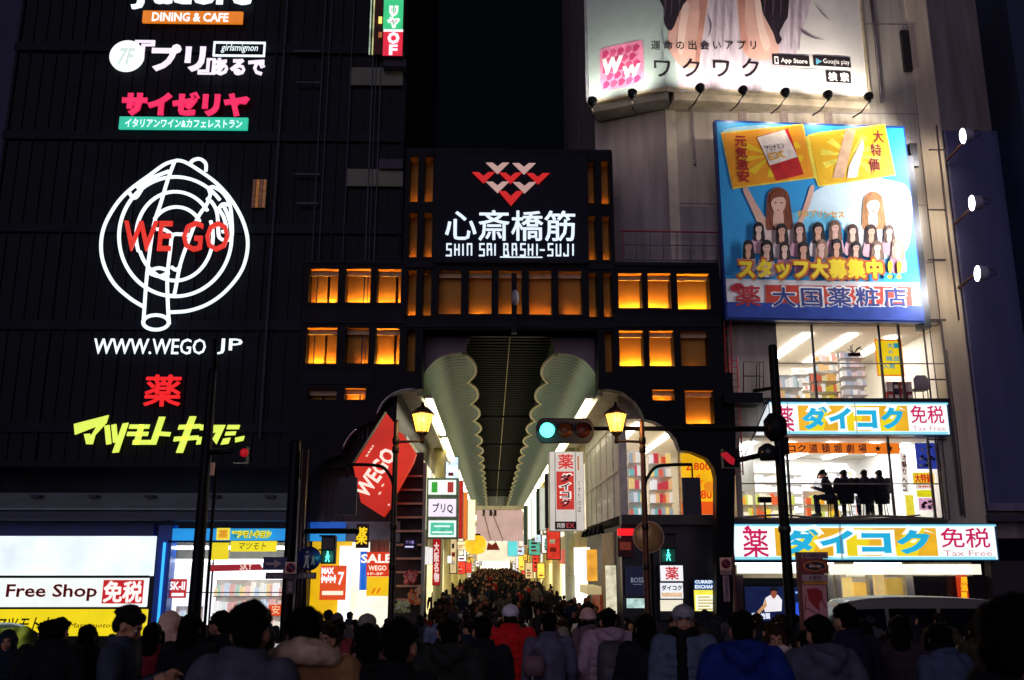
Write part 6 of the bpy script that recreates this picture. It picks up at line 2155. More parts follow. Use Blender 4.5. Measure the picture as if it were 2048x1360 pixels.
MB().px(1604, 1104, 1656, 1395, Yk, mat('#6a3a38', rough=.5), .12).build('board', t)
p_ = MB().px(1603, 1104, 1656, 1117, Yk - .02, mat('#9a7880', rough=.5), .018).build('header', t)
MB().ptext('路上喫煙禁止地区', 1606, 1107, 1653, 1114, Yk - .035, mat('#28202c')).build('lettering', p_)
p_ = MB().px(1603, 1118, 1656, 1147, Yk - .02, mat('#8a3428', rough=.5), .018).build('no_smoking_panel', t)
cx_, cz_ = W(1630, 1132, Yk - .03)
mb = MB()
for rr_, y_, m_ in (((.21, .095), -.022, mat('#d87a40', rough=.5)), ((.185, .075), -.027, mat('#1c1824', rough=.5))):
    mb.prism([(cx_ + rr_[0] * math.cos(q * pi / 16), cz_ + rr_[1] * math.sin(q * pi / 16)) for q in range(32)], Yk + y_ - .004, Yk + y_, m_)
mb.prism([(cx_ - .11, cz_ - .02), (cx_ + .11, cz_ - .02), (cx_ + .11, cz_ + .015), (cx_ - .11, cz_ + .015)], Yk - .036, Yk - .032, mat('#c8b8b8', rough=.5))
mb.prism([(cx_ - .12, cz_ + .05), (cx_ - .10, cz_ + .06), (cx_ + .12, cz_ - .05), (cx_ + .10, cz_ - .06)], Yk - .042, Yk - .038, mat('#d87a40', rough=.5))
mb.build('symbol', p_)
p_ = MB().px(1604, 1149, 1656, 1162, Yk - .02, mat('#b49090', rough=.5), .018).build('city_panel', t)
MB().ptext('大阪市', 1617, 1151, 1643, 1160, Yk - .035, mat('#3c2028')).build('lettering', p_)
MB().px(1606, 1163, 1655, 1169, Yk - .02, mat('#c88830', rough=.5), .018).build('stripe_panel', t)
p_ = MB().px(1607, 1170, 1655, 1245, Yk - .02, mat('#c8888c', rough=.5, var=.1), .018).build('map_panel', t)
mb = MB().ppoly([(1614, 1178), (1632, 1176), (1644, 1182), (1646, 1196), (1638, 1208), (1640, 1222), (1628, 1212), (1618, 1200)], Yk - .035, mat('#a01c20', rough=.5), .012)
for a_, b_ in (((1612, 1215), (1630, 1225)), ((1640, 1190), (1652, 1215)), ((1612, 1190), (1610, 1225))):
    mb.tube(seg(*a_, *b_, Yk - .035), .008, mat('#8a3038'), 5)
mb.build('map', p_)

# ---------------------------------------------------------------- two vehicles on the riverside street


def rounded(pts, k=5):
    return [(q.x, q.y) for q in smooth_path([(a_, b_, 0) for a_, b_ in pts], k, True)]


def car(name, label, cat, loc, rz, body, L_, Wd, roofz, side, glassp, beltz, van=False):
    t_ = thing(name, label, cat, loc)
    t_.rotation_euler.z = rz
    P = mat(body, rough=.22, var=.05, spec=.6)
    GL = mat('#0c1014', rough=.08, spec=.8)
    hw = Wd / 2

    def blt(nm, m_, par=t_):
        o_ = m_.build(nm, loc=(0, 0, 0))
        o_.location = (0, 0, 0)
        o_.parent = par
        return o_
    m_ = MB()
    vs, fs = [], []
    yy = [-hw, -hw * .97, -hw * .6, hw * .6, hw * .97, hw]
    sc_ = [.93, .985, 1, 1, .985, .93]
    n_ = len(side)
    cxm, czm = sum(p[0] for p in side) / n_, beltz * .7
    for y_, s_ in zip(yy, sc_):
        for a_, b_ in side:
            tum = max(0, (b_ - beltz) / max(roofz - beltz, .01))
            vs.append((cxm + (a_ - cxm) * s_, y_ * (1 - .16 * tum), czm + (b_ - czm) * (s_ if b_ > czm else 1)))
    for i in range(len(yy) - 1):
        for j in range(n_):
            j2 = (j + 1) % n_
            fs.append((i * n_ + j, i * n_ + j2, (i + 1) * n_ + j2, (i + 1) * n_ + j))
    fs.append(tuple(range(n_ - 1, -1, -1)))
    fs.append(tuple((len(yy) - 1) * n_ + j for j in range(n_)))
    m_.add(vs, fs, P, True)
    blt('body', m_)
    for s_ in (-1, 1):
        for gpoly in glassp['side']:
            m_ = MB()
            q = []
            for a_, b_ in gpoly:
                tum = max(0, (b_ - beltz) / max(roofz - beltz, .01))
                q.append((a_, s_ * (hw * (1 - .16 * tum) * 1.0 + .012), b_))
            m_.add(q, [tuple(range(len(q))) if s_ < 0 else tuple(range(len(q) - 1, -1, -1))], GL)
            blt('side_window', m_)
    for nm, (a0, b0, a1, b1) in glassp['ends'].items():
        m_ = MB()
        t0, t1 = [max(0, (b_ - beltz) / (roofz - beltz)) for b_ in (b0, b1)]
        w0, w1_ = hw * (1 - .16 * t0) * .86, hw * (1 - .16 * t1) * .84
        o_ = .03 if a0 > 0 else -.03
        m_.add([(a0 + o_, -w0, b0), (a0 + o_, w0, b0), (a1 + o_, w1_, b1 + .01), (a1 + o_, -w1_, b1 + .01)], [(0, 1, 2, 3)], GL)
        blt(nm, m_)
    for a_ in (-L_ * .3, L_ * .31):
        for s_ in (-1, 1):
            m_ = MB().lathe([(.18, -.11), (.31, -.1), (.33, -.05), (.33, .05), (.31, .1), (.18, .11)], (a_, s_ * (hw - .1), .33), mat('#101012', rough=.8), 20, 'y')
            w_ = blt('wheel', m_)
            m_ = MB().lathe([(.05, -.125), (.19, -.12), (.2, .12), (.05, .125)], (a_, s_ * (hw - .1), .33), mat('#8a8a90', rough=.3, metal=.8), 14, 'y')
            blt('rim', m_, w_)
    for s_ in (-1, 1):
        m_ = MB().lathe([(.05, .06), (.1, .03), (.11, 0)], (L_ / 2 - .06, s_ * hw * .68, .68), emi('#f4f8ff', 2.0 if not van else .4), 14, 'x')
        blt('headlight', m_)
        m_ = MB().box(-L_ / 2 - .01, s_ * hw * .8 - .09, .75, -L_ / 2 + .08, s_ * hw * .8 + .09, .92 if not van else 1.3, emi('#c01018', .7))
        blt('tail_light', m_)
        m_ = MB().box(L_ * .17, s_ * (hw + .02), beltz + .02, L_ * .17 + .1, s_ * (hw + .2), beltz + .17, P)
        blt('wing_mirror', m_)
    m_ = MB().box(L_ / 2 - .03, -.25, .4, L_ / 2 + .015, .25, .52, mat('#c8c8b8'))
    blt('number_plate', m_)
    return t_


sed = rounded([(-2.2, .3), (-2.25, .75), (-2.1, .95), (-1.45, 1.0), (-.95, 1.38), (-.3, 1.46), (.35, 1.4), (1.05, .98), (1.9, .86), (2.22, .68), (2.25, .35), (1.5, .22), (0, .2), (-1.5, .22)], 4)
gl_s = {'side': [[(-1.25, .98), (-.2, .98), (-.2, 1.36), (-.85, 1.34)], [(-.12, .98), (.82, .98), (.3, 1.33), (-.12, 1.36)]], 'ends': {'windscreen': (1.08, .98, .42, 1.38), 'rear_window': (-1.5, 1.0, -.98, 1.36)}}
car('parked_car', 'pale green saloon car nosing in before the yellow board', 'car', (W(-25, 1290, 20.6)[0], 20.6, gz(20.6)), rad(-6), '#7aa094', 4.5, 1.7, 1.46, sed, gl_s, .95)
vn = rounded([(-2.3, .35), (-2.36, 1.0), (-2.28, 1.8), (-2.05, 2.0), (0, 2.08), (1.2, 2.02), (1.6, 1.85), (2.05, 1.2), (2.3, 1.0), (2.36, .6), (2.3, .3), (0, .24)], 5)
gl_v = {'side': [[(-2.1, 1.15), (-.75, 1.15), (-.75, 1.8), (-2.05, 1.8)], [(-.65, 1.15), (.55, 1.15), (.55, 1.8), (-.65, 1.8)], [(.65, 1.15), (1.75, 1.15), (1.35, 1.78), (.65, 1.8)]], 'ends': {'windscreen': (2.05, 1.25, 1.66, 1.8), 'rear_window': (-2.34, 1.2, -2.26, 1.75)}}
car('parked_van', 'silver white van parked under the lower pharmacy sign', 'van', (W(1800, 1280, 24.5)[0], 24.5, gz(24.5)), rad(180), '#6c6a68', 4.7, 1.75, 2.08, vn, gl_v, 1.1, True)


# ================================================================ the crowd
SKIN = mat('#b98468', rough=.5, var=.1, scale=8)
LIP = mat('#8a4a44', rough=.4)
EYEW, EYED = mat('#d8d4cc', rough=.2, var=.02), mat('#120c0a', rough=.15)
CLO = cloth(.85, 'cloth')
HAIR = cloth(.75, 'hair_strands')
SHOE = mat('#15120f', rough=.5)


def ellip(mb, c, r, m, n=12, k=8):
    prof_ = []
    vs, fs = [], []
    for i in range(1, k):
        a_ = pi * i / k
        for j in range(n):
            q_ = 2 * pi * j / n
            vs.append((c[0] + r[0] * math.sin(a_) * math.cos(q_), c[1] + r[1] * math.sin(a_) * math.sin(q_), c[2] - r[2] * math.cos(a_)))
    for i in range(k - 2):
        for j in range(n):
            j2 = (j + 1) % n
            fs.append((i * n + j, i * n + j2, (i + 1) * n + j2, (i + 1) * n + j))
    vs += [(c[0], c[1], c[2] - r[2]), (c[0], c[1], c[2] + r[2])]
    b_, t_ = len(vs) - 2, len(vs) - 1
    for j in range(n):
        j2 = (j + 1) % n
        fs.append((b_, j2, j))
        fs.append((t_, (k - 2) * n + j, (k - 2) * n + j2))
    return mb.add(vs, fs, m, True)


def limb(mb, pts, rs, m, n=10):
    mb.tube(pts, rs, m, n)
    for p_, r_ in zip(pts, rs):
        ellip(mb, p_, (r_, r_, r_), m, 10, 6)
    return mb


def loft(mb, rings, m, n=18):                    # rings: z, rx, ry, cx, cy
    vs, fs = [], []
    for z_, rx, ry, cx_, cy_ in rings:
        for j in range(n):
            q_ = 2 * pi * j / n
            vs.append((cx_ + rx * math.cos(q_), cy_ + ry * math.sin(q_), z_))
    for i in range(len(rings) - 1):
        for j in range(n):
            j2 = (j + 1) % n
            fs.append((i * n + j, i * n + j2, (i + 1) * n + j2, (i + 1) * n + j))
    fs.append(tuple(range(n - 1, -1, -1)))
    fs.append(tuple((len(rings) - 1) * n + j for j in range(n)))
    return mb.add(vs, fs, m, True)


def fuse(mb, name, voxel, it=3, fold=0.0, ffreq=(7, 7, 5), seed=0):
    o = mb.build(name, loc=(0, 0, 0))
    md = o.modifiers.new('union', 'REMESH')
    md.mode = 'VOXEL'
    md.voxel_size = voxel
    ms = o.modifiers.new('relax', 'SMOOTH')
    ms.factor, ms.iterations = .5, it
    me = bpy.data.meshes.new_from_object(o.evaluated_get(bpy.context.evaluated_depsgraph_get()))
    COL.objects.unlink(o)
    bpy.data.objects.remove(o)
    if fold:
        off = Vector((seed * 3.1, seed * 1.7, seed * .9))
        mv = []
        for v in me.vertices:
            p_ = Vector((v.co.x * ffreq[0], v.co.y * ffreq[1], v.co.z * ffreq[2])) + off
            mv.append(v.co + v.normal * (fold * (noise.noise(p_) + .5 * noise.noise(p_ * 2.3))))
        for v, c_ in zip(me.vertices, mv):
            v.co = c_
    me.materials.clear()
    me.materials.append(mb.m[0])
    for p_ in me.polygons:
        p_.use_smooth = True
        p_.material_index = 0
    me.name = name
    return me


def headpos(sp):
    return Vector((0, .03 + sp.get('lean', 0) * 1.0, 1.568))


def person_kind(key, sp):
    """meshes of one kind of walker, facing +y, 1.72 m tall: [(part name, mesh, colour key)]"""
    out = []
    sit = sp.get('sit')
    st = sp.get('stride', .24)
    ln = sp.get('lean', .0)
    # joints
    if sit:
        hips = [Vector((s * .1, 0, .52)) for s in (-1, 1)]
        knees = [Vector((s * .13, .42, .54)) for s in (-1, 1)]
        ank = [Vector((s * .12, .40, .09)) for s in (-1, 1)]
        dz = -.40
    else:
        hips = [Vector((s * .095, 0, .91)) for s in (-1, 1)]
        fw = [st, -st]
        knees = [Vector((s * .10, f * .5 + .05, .50)) for s, f in zip((-1, 1), fw)]
        ank = [Vector((s * .10, f, .09 + (.05 if f < 0 else 0))) for s, f in zip((-1, 1), fw)]
        dz = 0
    wsh = sp.get('shoulder', .195)
    sh = [Vector((s * wsh, ln * .8, 1.40 + dz)) for s in (-1, 1)]
    arms = []
    for i, s in enumerate((-1, 1)):
        mode = sp.get('arms', ('swing', 'swing'))[i]
        sw = (st * .6) * (-1 if i == 0 else 1)
        if mode == 'swing':
            el, wr = sh[i] + Vector((s * .06, sw * .35 - .02, -.28)), sh[i] + Vector((s * .07, sw + .05, -.52))
        elif mode == 'pocket':
            el, wr = sh[i] + Vector((s * .10, -.08, -.27)), sh[i] + Vector((s * -.01, .07, -.46))
        elif mode == 'phone':
            el, wr = sh[i] + Vector((s * .05, .04, -.29)), sh[i] + Vector((s * -.03, .28, -.20))
        else:                                    # bag strap
            el, wr = sh[i] + Vector((s * .08, .03, -.28)), sh[i] + Vector((s * -.02, .18, -.10))
        arms.append((sh[i], el, wr))
    hp = headpos(sp)
    hp.z += dz
    yaw, pit = rad(sp.get('yaw', 0)), rad(sp.get('nod', 0))
    HM = Matrix.Translation(hp) @ Matrix.Rotation(yaw, 4, 'Z') @ Matrix.Rotation(-pit, 4, 'X')
    # one continuous body
    b = MB()
    loft(b, [(.80 + dz, .12, .09, 0, 0), (.90 + dz, .155, .11, 0, 0), (1.02 + dz, .14, .10, 0, ln * .3), (1.12 + dz, .135, .095, 0, ln * .45), (1.26 + dz, .155, .11, 0, ln * .65), (1.36 + dz, .165, .10, 0, ln * .8),
             (1.42 + dz, .13, .085, 0, ln * .85), (1.455 + dz, .07, .065, 0, ln * .9)], SKIN)
    limb(b, [(0, ln * .9 - .01, 1.42 + dz), (0, hp.y - .02, 1.55 + dz)], [.062, .055], SKIN)
    for i in range(2):
        limb(b, [hips[i], (hips[i] + knees[i]) / 2, knees[i], (knees[i] * .65 + ank[i] * .35) + Vector((0, -.015, 0)), ank[i]], [.085, .073, .055, .052, .04], SKIN)
        limb(b, [ank[i] + Vector((0, -.03, -.04)), ank[i] + Vector((0, .13, -.055))], [.04, .033], SKIN)
        a0, a1, a2 = arms[i]
        limb(b, [a0, (a0 + a1) / 2, a1, (a1 * .6 + a2 * .4), a2], [.06, .05, .04, .04, .028], SKIN)
        d_ = (a2 - a1).normalized()
        sd = Vector((0, 1, 0)) - d_ * d_.y
        sd = sd.normalized() if sd.length > .1 else Vector((1, 0, 0))
        nn = d_.cross(sd)
        inn = nn if nn.x * (-1 if i == 0 else 1) < 0 else -nn
        kn = a2 + d_ * .085
        limb(b, [a2, a2 + d_ * .045, kn], [.027, .032, .03], SKIN, 8)
        limb(b, [a2 + d_ * .04 + sd * .02, kn + sd * .022], [.022, .02], SKIN, 8)
        limb(b, [a2 + d_ * .04 - sd * .02, kn - sd * .022], [.022, .02], SKIN, 8)
        for f_, (of, L_) in enumerate(((.031, .072), (.011, .08), (-.010, .074), (-.030, .058))):
            cr = .35 + .12 * f_
            k0 = kn + sd * of
            k1 = k0 + (d_ + inn * cr * .5).normalized() * L_ * .5
            k2 = k1 + (d_ * .75 + inn * cr * 1.4).normalized() * L_ * .5
            limb(b, [k0, k1, k2], [.0105, .0100, .009], SKIN, 6)
        th = a2 + d_ * .03 + sd * .03
        limb(b, [th, th + sd * .03 + d_ * .03 + inn * .01, th + sd * .032 + d_ * .06 + inn * .02], [.013, .012, .010], SKIN, 6)
    h = MB(HM)
    ellip(h, (0, -.012, .03), (.077, .098, .092), SKIN, 16, 12)
    ellip(h, (0, .022, -.035), (.062, .070, .078), SKIN, 16, 12)
    ellip(h, (0, .055, -.088), (.028, .026, .022), SKIN)
    limb(h, [(0, .090, .012), (0, .108, -.022)], [.010, .015], SKIN, 8)
    for s in (-1, 1):
        ellip(h, (s * .016, .096, -.028), (.011, .010, .009), SKIN)
        ellip(h, (s * .034, .070, -.025), (.026, .022, .022), SKIN)
        ellip(h, (s * .079, -.01, -.012), (.012, .022, .034), SKIN)
        limb(h, [(s * .014, .090, .028), (s * .048, .076, .030)], [.010, .009], SKIN, 6)
    for q_ in ((.0, .091, -.056, .020, .009, .0065), (.0, .089, -.067, .017, .009, .007)):
        ellip(h, q_[:3], q_[3:], SKIN)
    b.v += h.v
    o_ = len(b.v) - len(h.v)
    b.f += [tuple(i + o_ for i in f) for f in h.f]
    b.fm += [0] * len(h.f)
    me = fuse(b, 'body', .0105, 2)
    me.materials.append(LIP)
    me.materials.append(EYED)
    Hi = HM.inverted()
    for p_ in me.polygons:
        if p_.center.z < hp.z - .2:
            continue
        c_ = Hi @ p_.center
        if c_.y > .083 and -.073 < c_.z < -.050 and abs(c_.x) < .022:
            p_.material_index = 1
        elif c_.y > .06 and .028 < c_.z < .038 and .012 < abs(c_.x) < .05:
            p_.material_index = 2
    out.append(('body', me, None))
    for s in (-1, 1):
        m_ = MB(HM)
        ellip(m_, (s * .031, .074, .006), (.015, .0125, .009), EYEW, 10, 8)
        ellip(m_, (s * .031, .083, .006), (.007, .005, .007), EYED, 8, 6)
        e_ = m_.build('eye', loc=(0, 0, 0))
        out.append(('eye', e_.data, None))
        COL.objects.unlink(e_)
        bpy.data.objects.remove(e_)
    # trousers
    tr = MB()
    tight = sp.get('slim', 0)
    loft(tr, [(.80 + dz, .14, .115, 0, 0), (.90 + dz, .172, .128, 0, 0), (1.0 + dz, .158, .118, 0, 0), (1.03 + dz, .15, .11, 0, 0)], CLO)
    for i in range(2):
        e = ank[i] * .93 + knees[i] * .07
        limb(tr, [hips[i], (hips[i] + knees[i]) / 2, knees[i], (knees[i] + e) / 2, e], [.102, .092, .076 - tight, .07 - tight, .062 - tight], CLO)
    out.append(('trousers', fuse(tr, 'trousers', .02, 3, .008, (9, 9, 12), 2), 'legs'))
    for i in range(2):
        m_ = MB()
        a_ = ank[i]
        limb(m_, [a_ + Vector((0, -.045, -.05)), a_ + Vector((0, .05, -.045)), a_ + Vector((0, .15, -.062))], [.042, .046, .036], SHOE)
        limb(m_, [a_ + Vector((0, -.03, -.03)), a_ + Vector((0, -.02, .03))], [.046, .044], SHOE)
        out.append(('shoe', fuse(m_, 'shoe', .014, 2), None))
    # coat
    ct = MB()
    hem = sp.get('hem', .82) + dz
    puff = sp.get('puff', 0)
    fl = sp.get('flare', .0)
    rings = [(hem, .185 + fl + puff * .6, .145 + fl, 0, 0), (hem + .03, .19 + fl + puff * .6, .15 + fl, 0, 0)]
    for z_, rx, ry, k_ in ((.95, .185, .142, .2), (1.06, .172, .13, .35), (1.16, .175, .13, .5), (1.28, .192, .14, .7), (1.36, .198, .132, .8), (1.42, .16, .112, .85), (1.455, .112, .095, .9)):
        if z_ + dz > hem + .05:
            rings.append((z_ + dz, rx + puff + fl * max(0, (1.1 - z_)), ry + puff, 0, ln * k_ - .004))
    loft(ct, rings, CLO)
    for i in range(2):
        a0, a1, a2 = arms[i]
        e = a2 + (a2 - a1).normalized() * .0
        limb(ct, [a0 + Vector((0, 0, -.01)), (a0 + a1) / 2, a1, (a1 + e) / 2, e], [.083 + puff * .8, .074 + puff * .8, .062 + puff * .6, .058 + puff * .5, .05 + puff * .3], CLO)
    nk = Vector((0, ln * .9 - .01, 1.455 + dz))
    if sp.get('collar', 1):
        ct.tube([nk + Vector((.085 * math.cos(q_ * pi / 8), .08 * math.sin(q_ * pi / 8), .03 + .012 * math.sin(q_ * pi / 8 + pi))) for q_ in range(16)], .028, CLO, 8, closed=True)
    if sp.get('hood') == 'down' and not sp.get('hoodpart'):
        limb(ct, [nk + Vector((-.13, -.03, .02)), nk + Vector((-.09, -.11, -.02)), nk + Vector((0, -.15, -.07)), nk + Vector((.09, -.11, -.02)), nk + Vector((.13, -.03, .02))], [.04, .055, .075, .055, .04], CLO)
    if sp.get('hood') == 'up':
        u = MB(HM)
        ellip(u, (0, -.03, .02), (.118, .120, .135), CLO, 16, 12)
        limb(u, [(0, -.06, -.1), (0, -.07, -.18)], [.10, .12], CLO)
        o2 = len(ct.v)
        ct.v += u.v
        ct.f += [tuple(i + o2 for i in f) for f in u.f]
        ct.fm += [0] * len(u.f)
    if puff:
        for z_ in (.92, 1.0, 1.08, 1.16, 1.24, 1.32):
            if z_ + dz > hem:
                rx, ry = .185 + puff, .135 + puff
                ct.tube([(rx * math.cos(q_ * pi / 12), ln * .5 + ry * math.sin(q_ * pi / 12), z_ + dz) for q_ in range(24)], .028, CLO, 6, closed=True)
    cm = fuse(ct, 'coat', .019, 3, .011, (6, 6, 8), hash(key) % 7)
    cm.materials.append(mat('#b0a8a8', rough=.4))
    out.append(('coat', cm, 'coat'))
    if sp.get('hoodpart'):
        m_ = MB()
        limb(m_, [nk + Vector((-.17, .03, -.02)), nk + Vector((-.15, -.05, .02)), nk + Vector((-.07, -.12, .045)), nk + Vector((.07, -.12, .045)), nk + Vector((.15, -.05, .02)), nk + Vector((.17, .03, -.02))], [.035, .045, .055, .055, .045, .035], CLO)
        limb(m_, [nk + Vector((-.10, -.02, .05)), nk + Vector((0, -.08, .075)), nk + Vector((.10, -.02, .05))], [.045, .05, .045], CLO)
        out.append(('hood', fuse(m_, 'hood', .016, 3, .012, (12, 12, 12), 4), 'hood'))
    # hair and headgear
    hs = sp.get('hair', 'short')
    u = MB(HM)
    if hs != 'none' and sp.get('hood') != 'up':
        if hs == 'short' and sp.get('cap'):
            ellip(u, (0, -.055, -.005), (.076, .060, .07), HAIR, 16, 10)
        elif hs == 'short':
            ellip(u, (0, -.022, .058), (.087, .101, .084), HAIR, 20, 14)
            ellip(u, (0, -.058, .005), (.074, .062, .085), HAIR, 16, 10)
            rh = random.Random(len(key) * 7)
            for _ in range(34):
                q1, q2 = rh.uniform(0, 2 * pi), rh.uniform(-.1, 1.4)
                dv = Vector((math.cos(q1) * math.cos(q2), math.sin(q1) * math.cos(q2), math.sin(q2)))
                c0 = Vector((0, -.022, .058)) + Vector((dv.x * .078, dv.y * .09, dv.z * .074))
                if c0.y > .05 and c0.z < .08:
                    continue
                limb(u, [c0, c0 + dv * .02 + Vector((rh.uniform(-.02, .02), rh.uniform(-.02, .02), -.012))], [.02, .011], HAIR, 6)
            limb(u, [(-.05, .048, .085), (0, .058, .092), (.05, .048, .085)], [.028, .03, .028], HAIR)
        elif hs == 'bob':
            if not sp.get('beanie'):
                ellip(u, (0, -.02, .045), (.092, .104, .095), HAIR, 20, 14)
            ellip(u, (0, -.045, -.04), (.100, .076, .09), HAIR, 16, 10)
            for s in (-1, 1):
                limb(u, [(s * .075, .03, .03), (s * .085, .03, -.06)], [.032, .03], HAIR)
        else:
            ellip(u, (0, -.02, .045), (.091, .103, .094), HAIR, 20, 14)
            limb(u, [(0, -.05, .0), (0, -.075, -.12), (0, -.085, -.28)], [.092, .095, .07], HAIR)
            for s in (-1, 1):
                limb(u, [(s * .075, .035, .03), (s * .085, .03, -.08), (s * .075, .01, -.22)], [.032, .034, .026], HAIR)
        hm_ = fuse(u, 'hair', .011, 1, .011, (26, 26, 9), 1)
        out.append(('hair', hm_, 'hair'))
    if sp.get('cap'):
        u = MB(HM)
        ellip(u, (0, -.015, .065), (.100, .112, .085), CLO, 18, 12)
        limb(u, [(-.05, .085, .062), (0, .13, .056), (.05, .085, .062)], [.016, .018, .016], CLO)
        limb(u, [(-.03, .10, .06), (.03, .10, .06)], [.016, .016], CLO)
        ellip(u, (0, -.015, .15), (.012, .012, .008), CLO)
        out.append(('cap', fuse(u, 'cap', .010, 2), 'cap'))
    if sp.get('beanie'):
        u = MB(HM)
        ellip(u, (0, -.02, .07), (.105, .115, .105), CLO, 18, 12)
        u.tube([(.103 * math.cos(q_ * pi / 10), -.02 + .112 * math.sin(q_ * pi / 10), .035) for q_ in range(20)], .02, CLO, 8, closed=True)
        out.append(('beanie', fuse(u, 'beanie', .012, 2, .004, (60, 60, 8)), 'cap'))
    if sp.get('mask'):
        u = MB(HM)
        ellip(u, (0, .062, -.052), (.060, .052, .048), CLO, 14, 10)
        out.append(('face_mask', fuse(u, 'face_mask', .008, 2), 'mask'))
    if sp.get('scarf'):
        u = MB()
        u.tube([nk + Vector((.095 * math.cos(q_ * pi / 8), .01 + .09 * math.sin(q_ * pi / 8), .04)) for q_ in range(16)], .045, CLO, 8, closed=True)
        limb(u, [nk + Vector((.03, .1, .02)), nk + Vector((.03, .145, -.12)), nk + Vector((.03, .15, -.35))], [.045, .05, .05], CLO)
        out.append(('scarf', fuse(u, 'scarf', .014, 2, .008, (14, 14, 14)), 'scarf'))
    return out


KINDS = {
    'man': dict(stride=.22, hem=.80),
    'man2': dict(stride=.26, hem=.86, yaw=22, arms=('pocket', 'pocket'), hair='short', puff=.012),
    'parka': dict(stride=.2, hem=.74, hood='down', puff=.018, arms=('pocket', 'pocket')),
    'furhood': dict(stride=.18, hem=.72, hood='down', hoodpart=True, puff=.018, shoulder=.205, arms=('swing', 'pocket')),
    'longhair': dict(stride=.2, hem=.62, flare=.02, hair='long', shoulder=.172, slim=.01, arms=('bag', 'swing')),
    'bob': dict(stride=.2, hem=.56, flare=.03, hair='bob', shoulder=.17, slim=.012, yaw=-18),
    'hooded': dict(stride=.12, hem=.80, hood='up', puff=.03, arms=('pocket', 'pocket')),
    'suit': dict(stride=.2, hem=.72, collar=1, yaw=12, arms=('swing', 'phone')),
    'phone': dict(stride=.05, hem=.55, flare=.015, nod=28, lean=.03, arms=('phone', 'phone'), hair='short'),
    'capman': dict(stride=.2, hem=.70, cap=True, scarf=True, hair='short', puff=.01),
    'capback': dict(stride=.24, hem=.84, cap=True, hair='short', arms=('pocket', 'pocket'), puff=.012),
    'beanie': dict(stride=.2, hem=.66, flare=.02, beanie=True, hair='bob', shoulder=.172),
    'masked': dict(stride=.18, hem=.60, flare=.02, mask=True, hair='long', shoulder=.168, scarf=True, nod=8),
    'seated': dict(sit=True, hem=.74, puff=.03, shoulder=.215, arms=('phone', 'phone'), lean=.05, nod=12),
    'leaning': dict(sit=True, hem=.76, arms=('phone', 'phone'), lean=.16, nod=38, yaw=30),
}
PROTO = {k: person_kind(k, v) for k, v in KINDS.items()}
DEF = {'coat': '#101014', 'legs': '#0c0c12', 'hair': '#0a0808', 'hood': '#c8a890', 'cap': '#c8c8d0', 'mask': '#d8d0d4', 'scarf': '#0c0c10'}


def person(kind, loc, rz, label, group=None, s=1.0, **col):
    t_ = thing('person', label, 'person', loc, group)
    t_.rotation_euler.z = rz
    t_.scale = (s, s, s)
    for nm, me, ck in PROTO[kind]:
        o_ = bpy.data.objects.new(nm, me)
        COL.objects.link(o_)
        o_.parent = t_
        if ck:
            g_ = {'hair': 1.5, 'mask': .8, 'cap': 1.0, 'hood': 1.0}.get(ck, 2.3)
            o_.color = (*[min(.75, q_ * g_ + (.004 if ck != 'hair' else 0)) for q_ in lin(col.get(ck, DEF[ck]))], 1)
    return t_


NAMED = []


def at_px(kind, px, pyhead, Y, rz, label, s=1.0, **col):
    """stand someone on the slope at distance Y so that the head shows in column px"""
    x_ = W(px, pyhead, Y)[0]
    NAMED.append((x_, Y))
    return person(kind, (x_, Y, gz(Y)), rad(rz), label, None, s, **col)


def fit(pyhead, Y):                              # body scale that brings the head top to that row
    return (W(1024, pyhead, Y)[1] - gz(Y)) / 1.735


at_px('man2', 2004, 1170, 2.7, -92, 'dark haired man looming large at the frame edge, ear and cheek lit orange', fit(1172, 2.7), coat='#0c0d12', hair='#0a0706')
at_px('man2', 498, 1190, 4.6, -25, 'black haired man in a dark grey jacket before the shop window', fit(1190, 4.6), coat='#34353f')
at_px('furhood', 612, 1204, 5.0, 4, 'man in an olive parka with a cream fur hood', fit(1204, 5.0), coat='#6a4c30', hood='#d8b89c')
at_px('man2', 795, 1226, 4.9, -38, 'man in black with a faintly pink lit ear under the lamppost', fit(1226, 4.9), coat='#08090c')
at_px('longhair', 735, 1246, 7.0, 12, 'long haired woman in a dusty pink coat', fit(1238, 7.0), coat='#7a4a50', legs='#3a2a30')
at_px('capback', 1021, 1205, 11.4, 0, 'man in a bright red jacket, white cap and blue jeans', fit(1205, 11.4), coat='#901014', legs='#3c4c70', cap='#d8d4e4')
at_px('man', 1098, 1220, 10.4, 6, 'person in a slate grey overcoat walking beside the red jacket', fit(1220, 10.4), coat='#3e3c4c')
bp_ = at_px('parka', 1216, 1212, 10.6, 0, 'dark haired walker in a mauve hooded coat carrying a backpack', fit(1212, 10.6), coat='#74606e', hair='#0a0808')
at_px('capman', 1365, 1204, 8.6, 172, 'man in a pale cap and grey coat facing back toward the bridge', fit(1204, 8.6), coat='#3c4456', cap='#9a98a0', scarf='#0a0a0c')
at_px('parka', 1482, 1214, 6.8, -10, 'person in a bright blue hooded parka', fit(1214, 6.8), coat='#0c1b52')
at_px('masked', 1550, 1246, 8.4, 165, 'woman in a white face mask and denim blue coat facing the bridge', fit(1242, 8.4), coat='#3c4c6c', hair='#2a1814', scarf='#a08a84')
at_px('parka', 1636, 1224, 7.0, 8, 'black haired person in a charcoal padded jacket by the notice tower', fit(1224, 7.0), coat='#33333f')
at_px('suit', 1690, 1202, 8.2, 10, 'man in a black navy suit with a grey collar before the van', fit(1202, 8.2), coat='#0e1020')
at_px('longhair', 1795, 1226, 9.0, -20, 'dark figure with a tan collar in front of the van', fit(1226, 9.0), coat='#241c20')
at_px('bob', 1880, 1238, 7.4, 14, 'bobbed hair person in a dull blue grey top near the van', fit(1238, 7.4), coat='#2c3448')
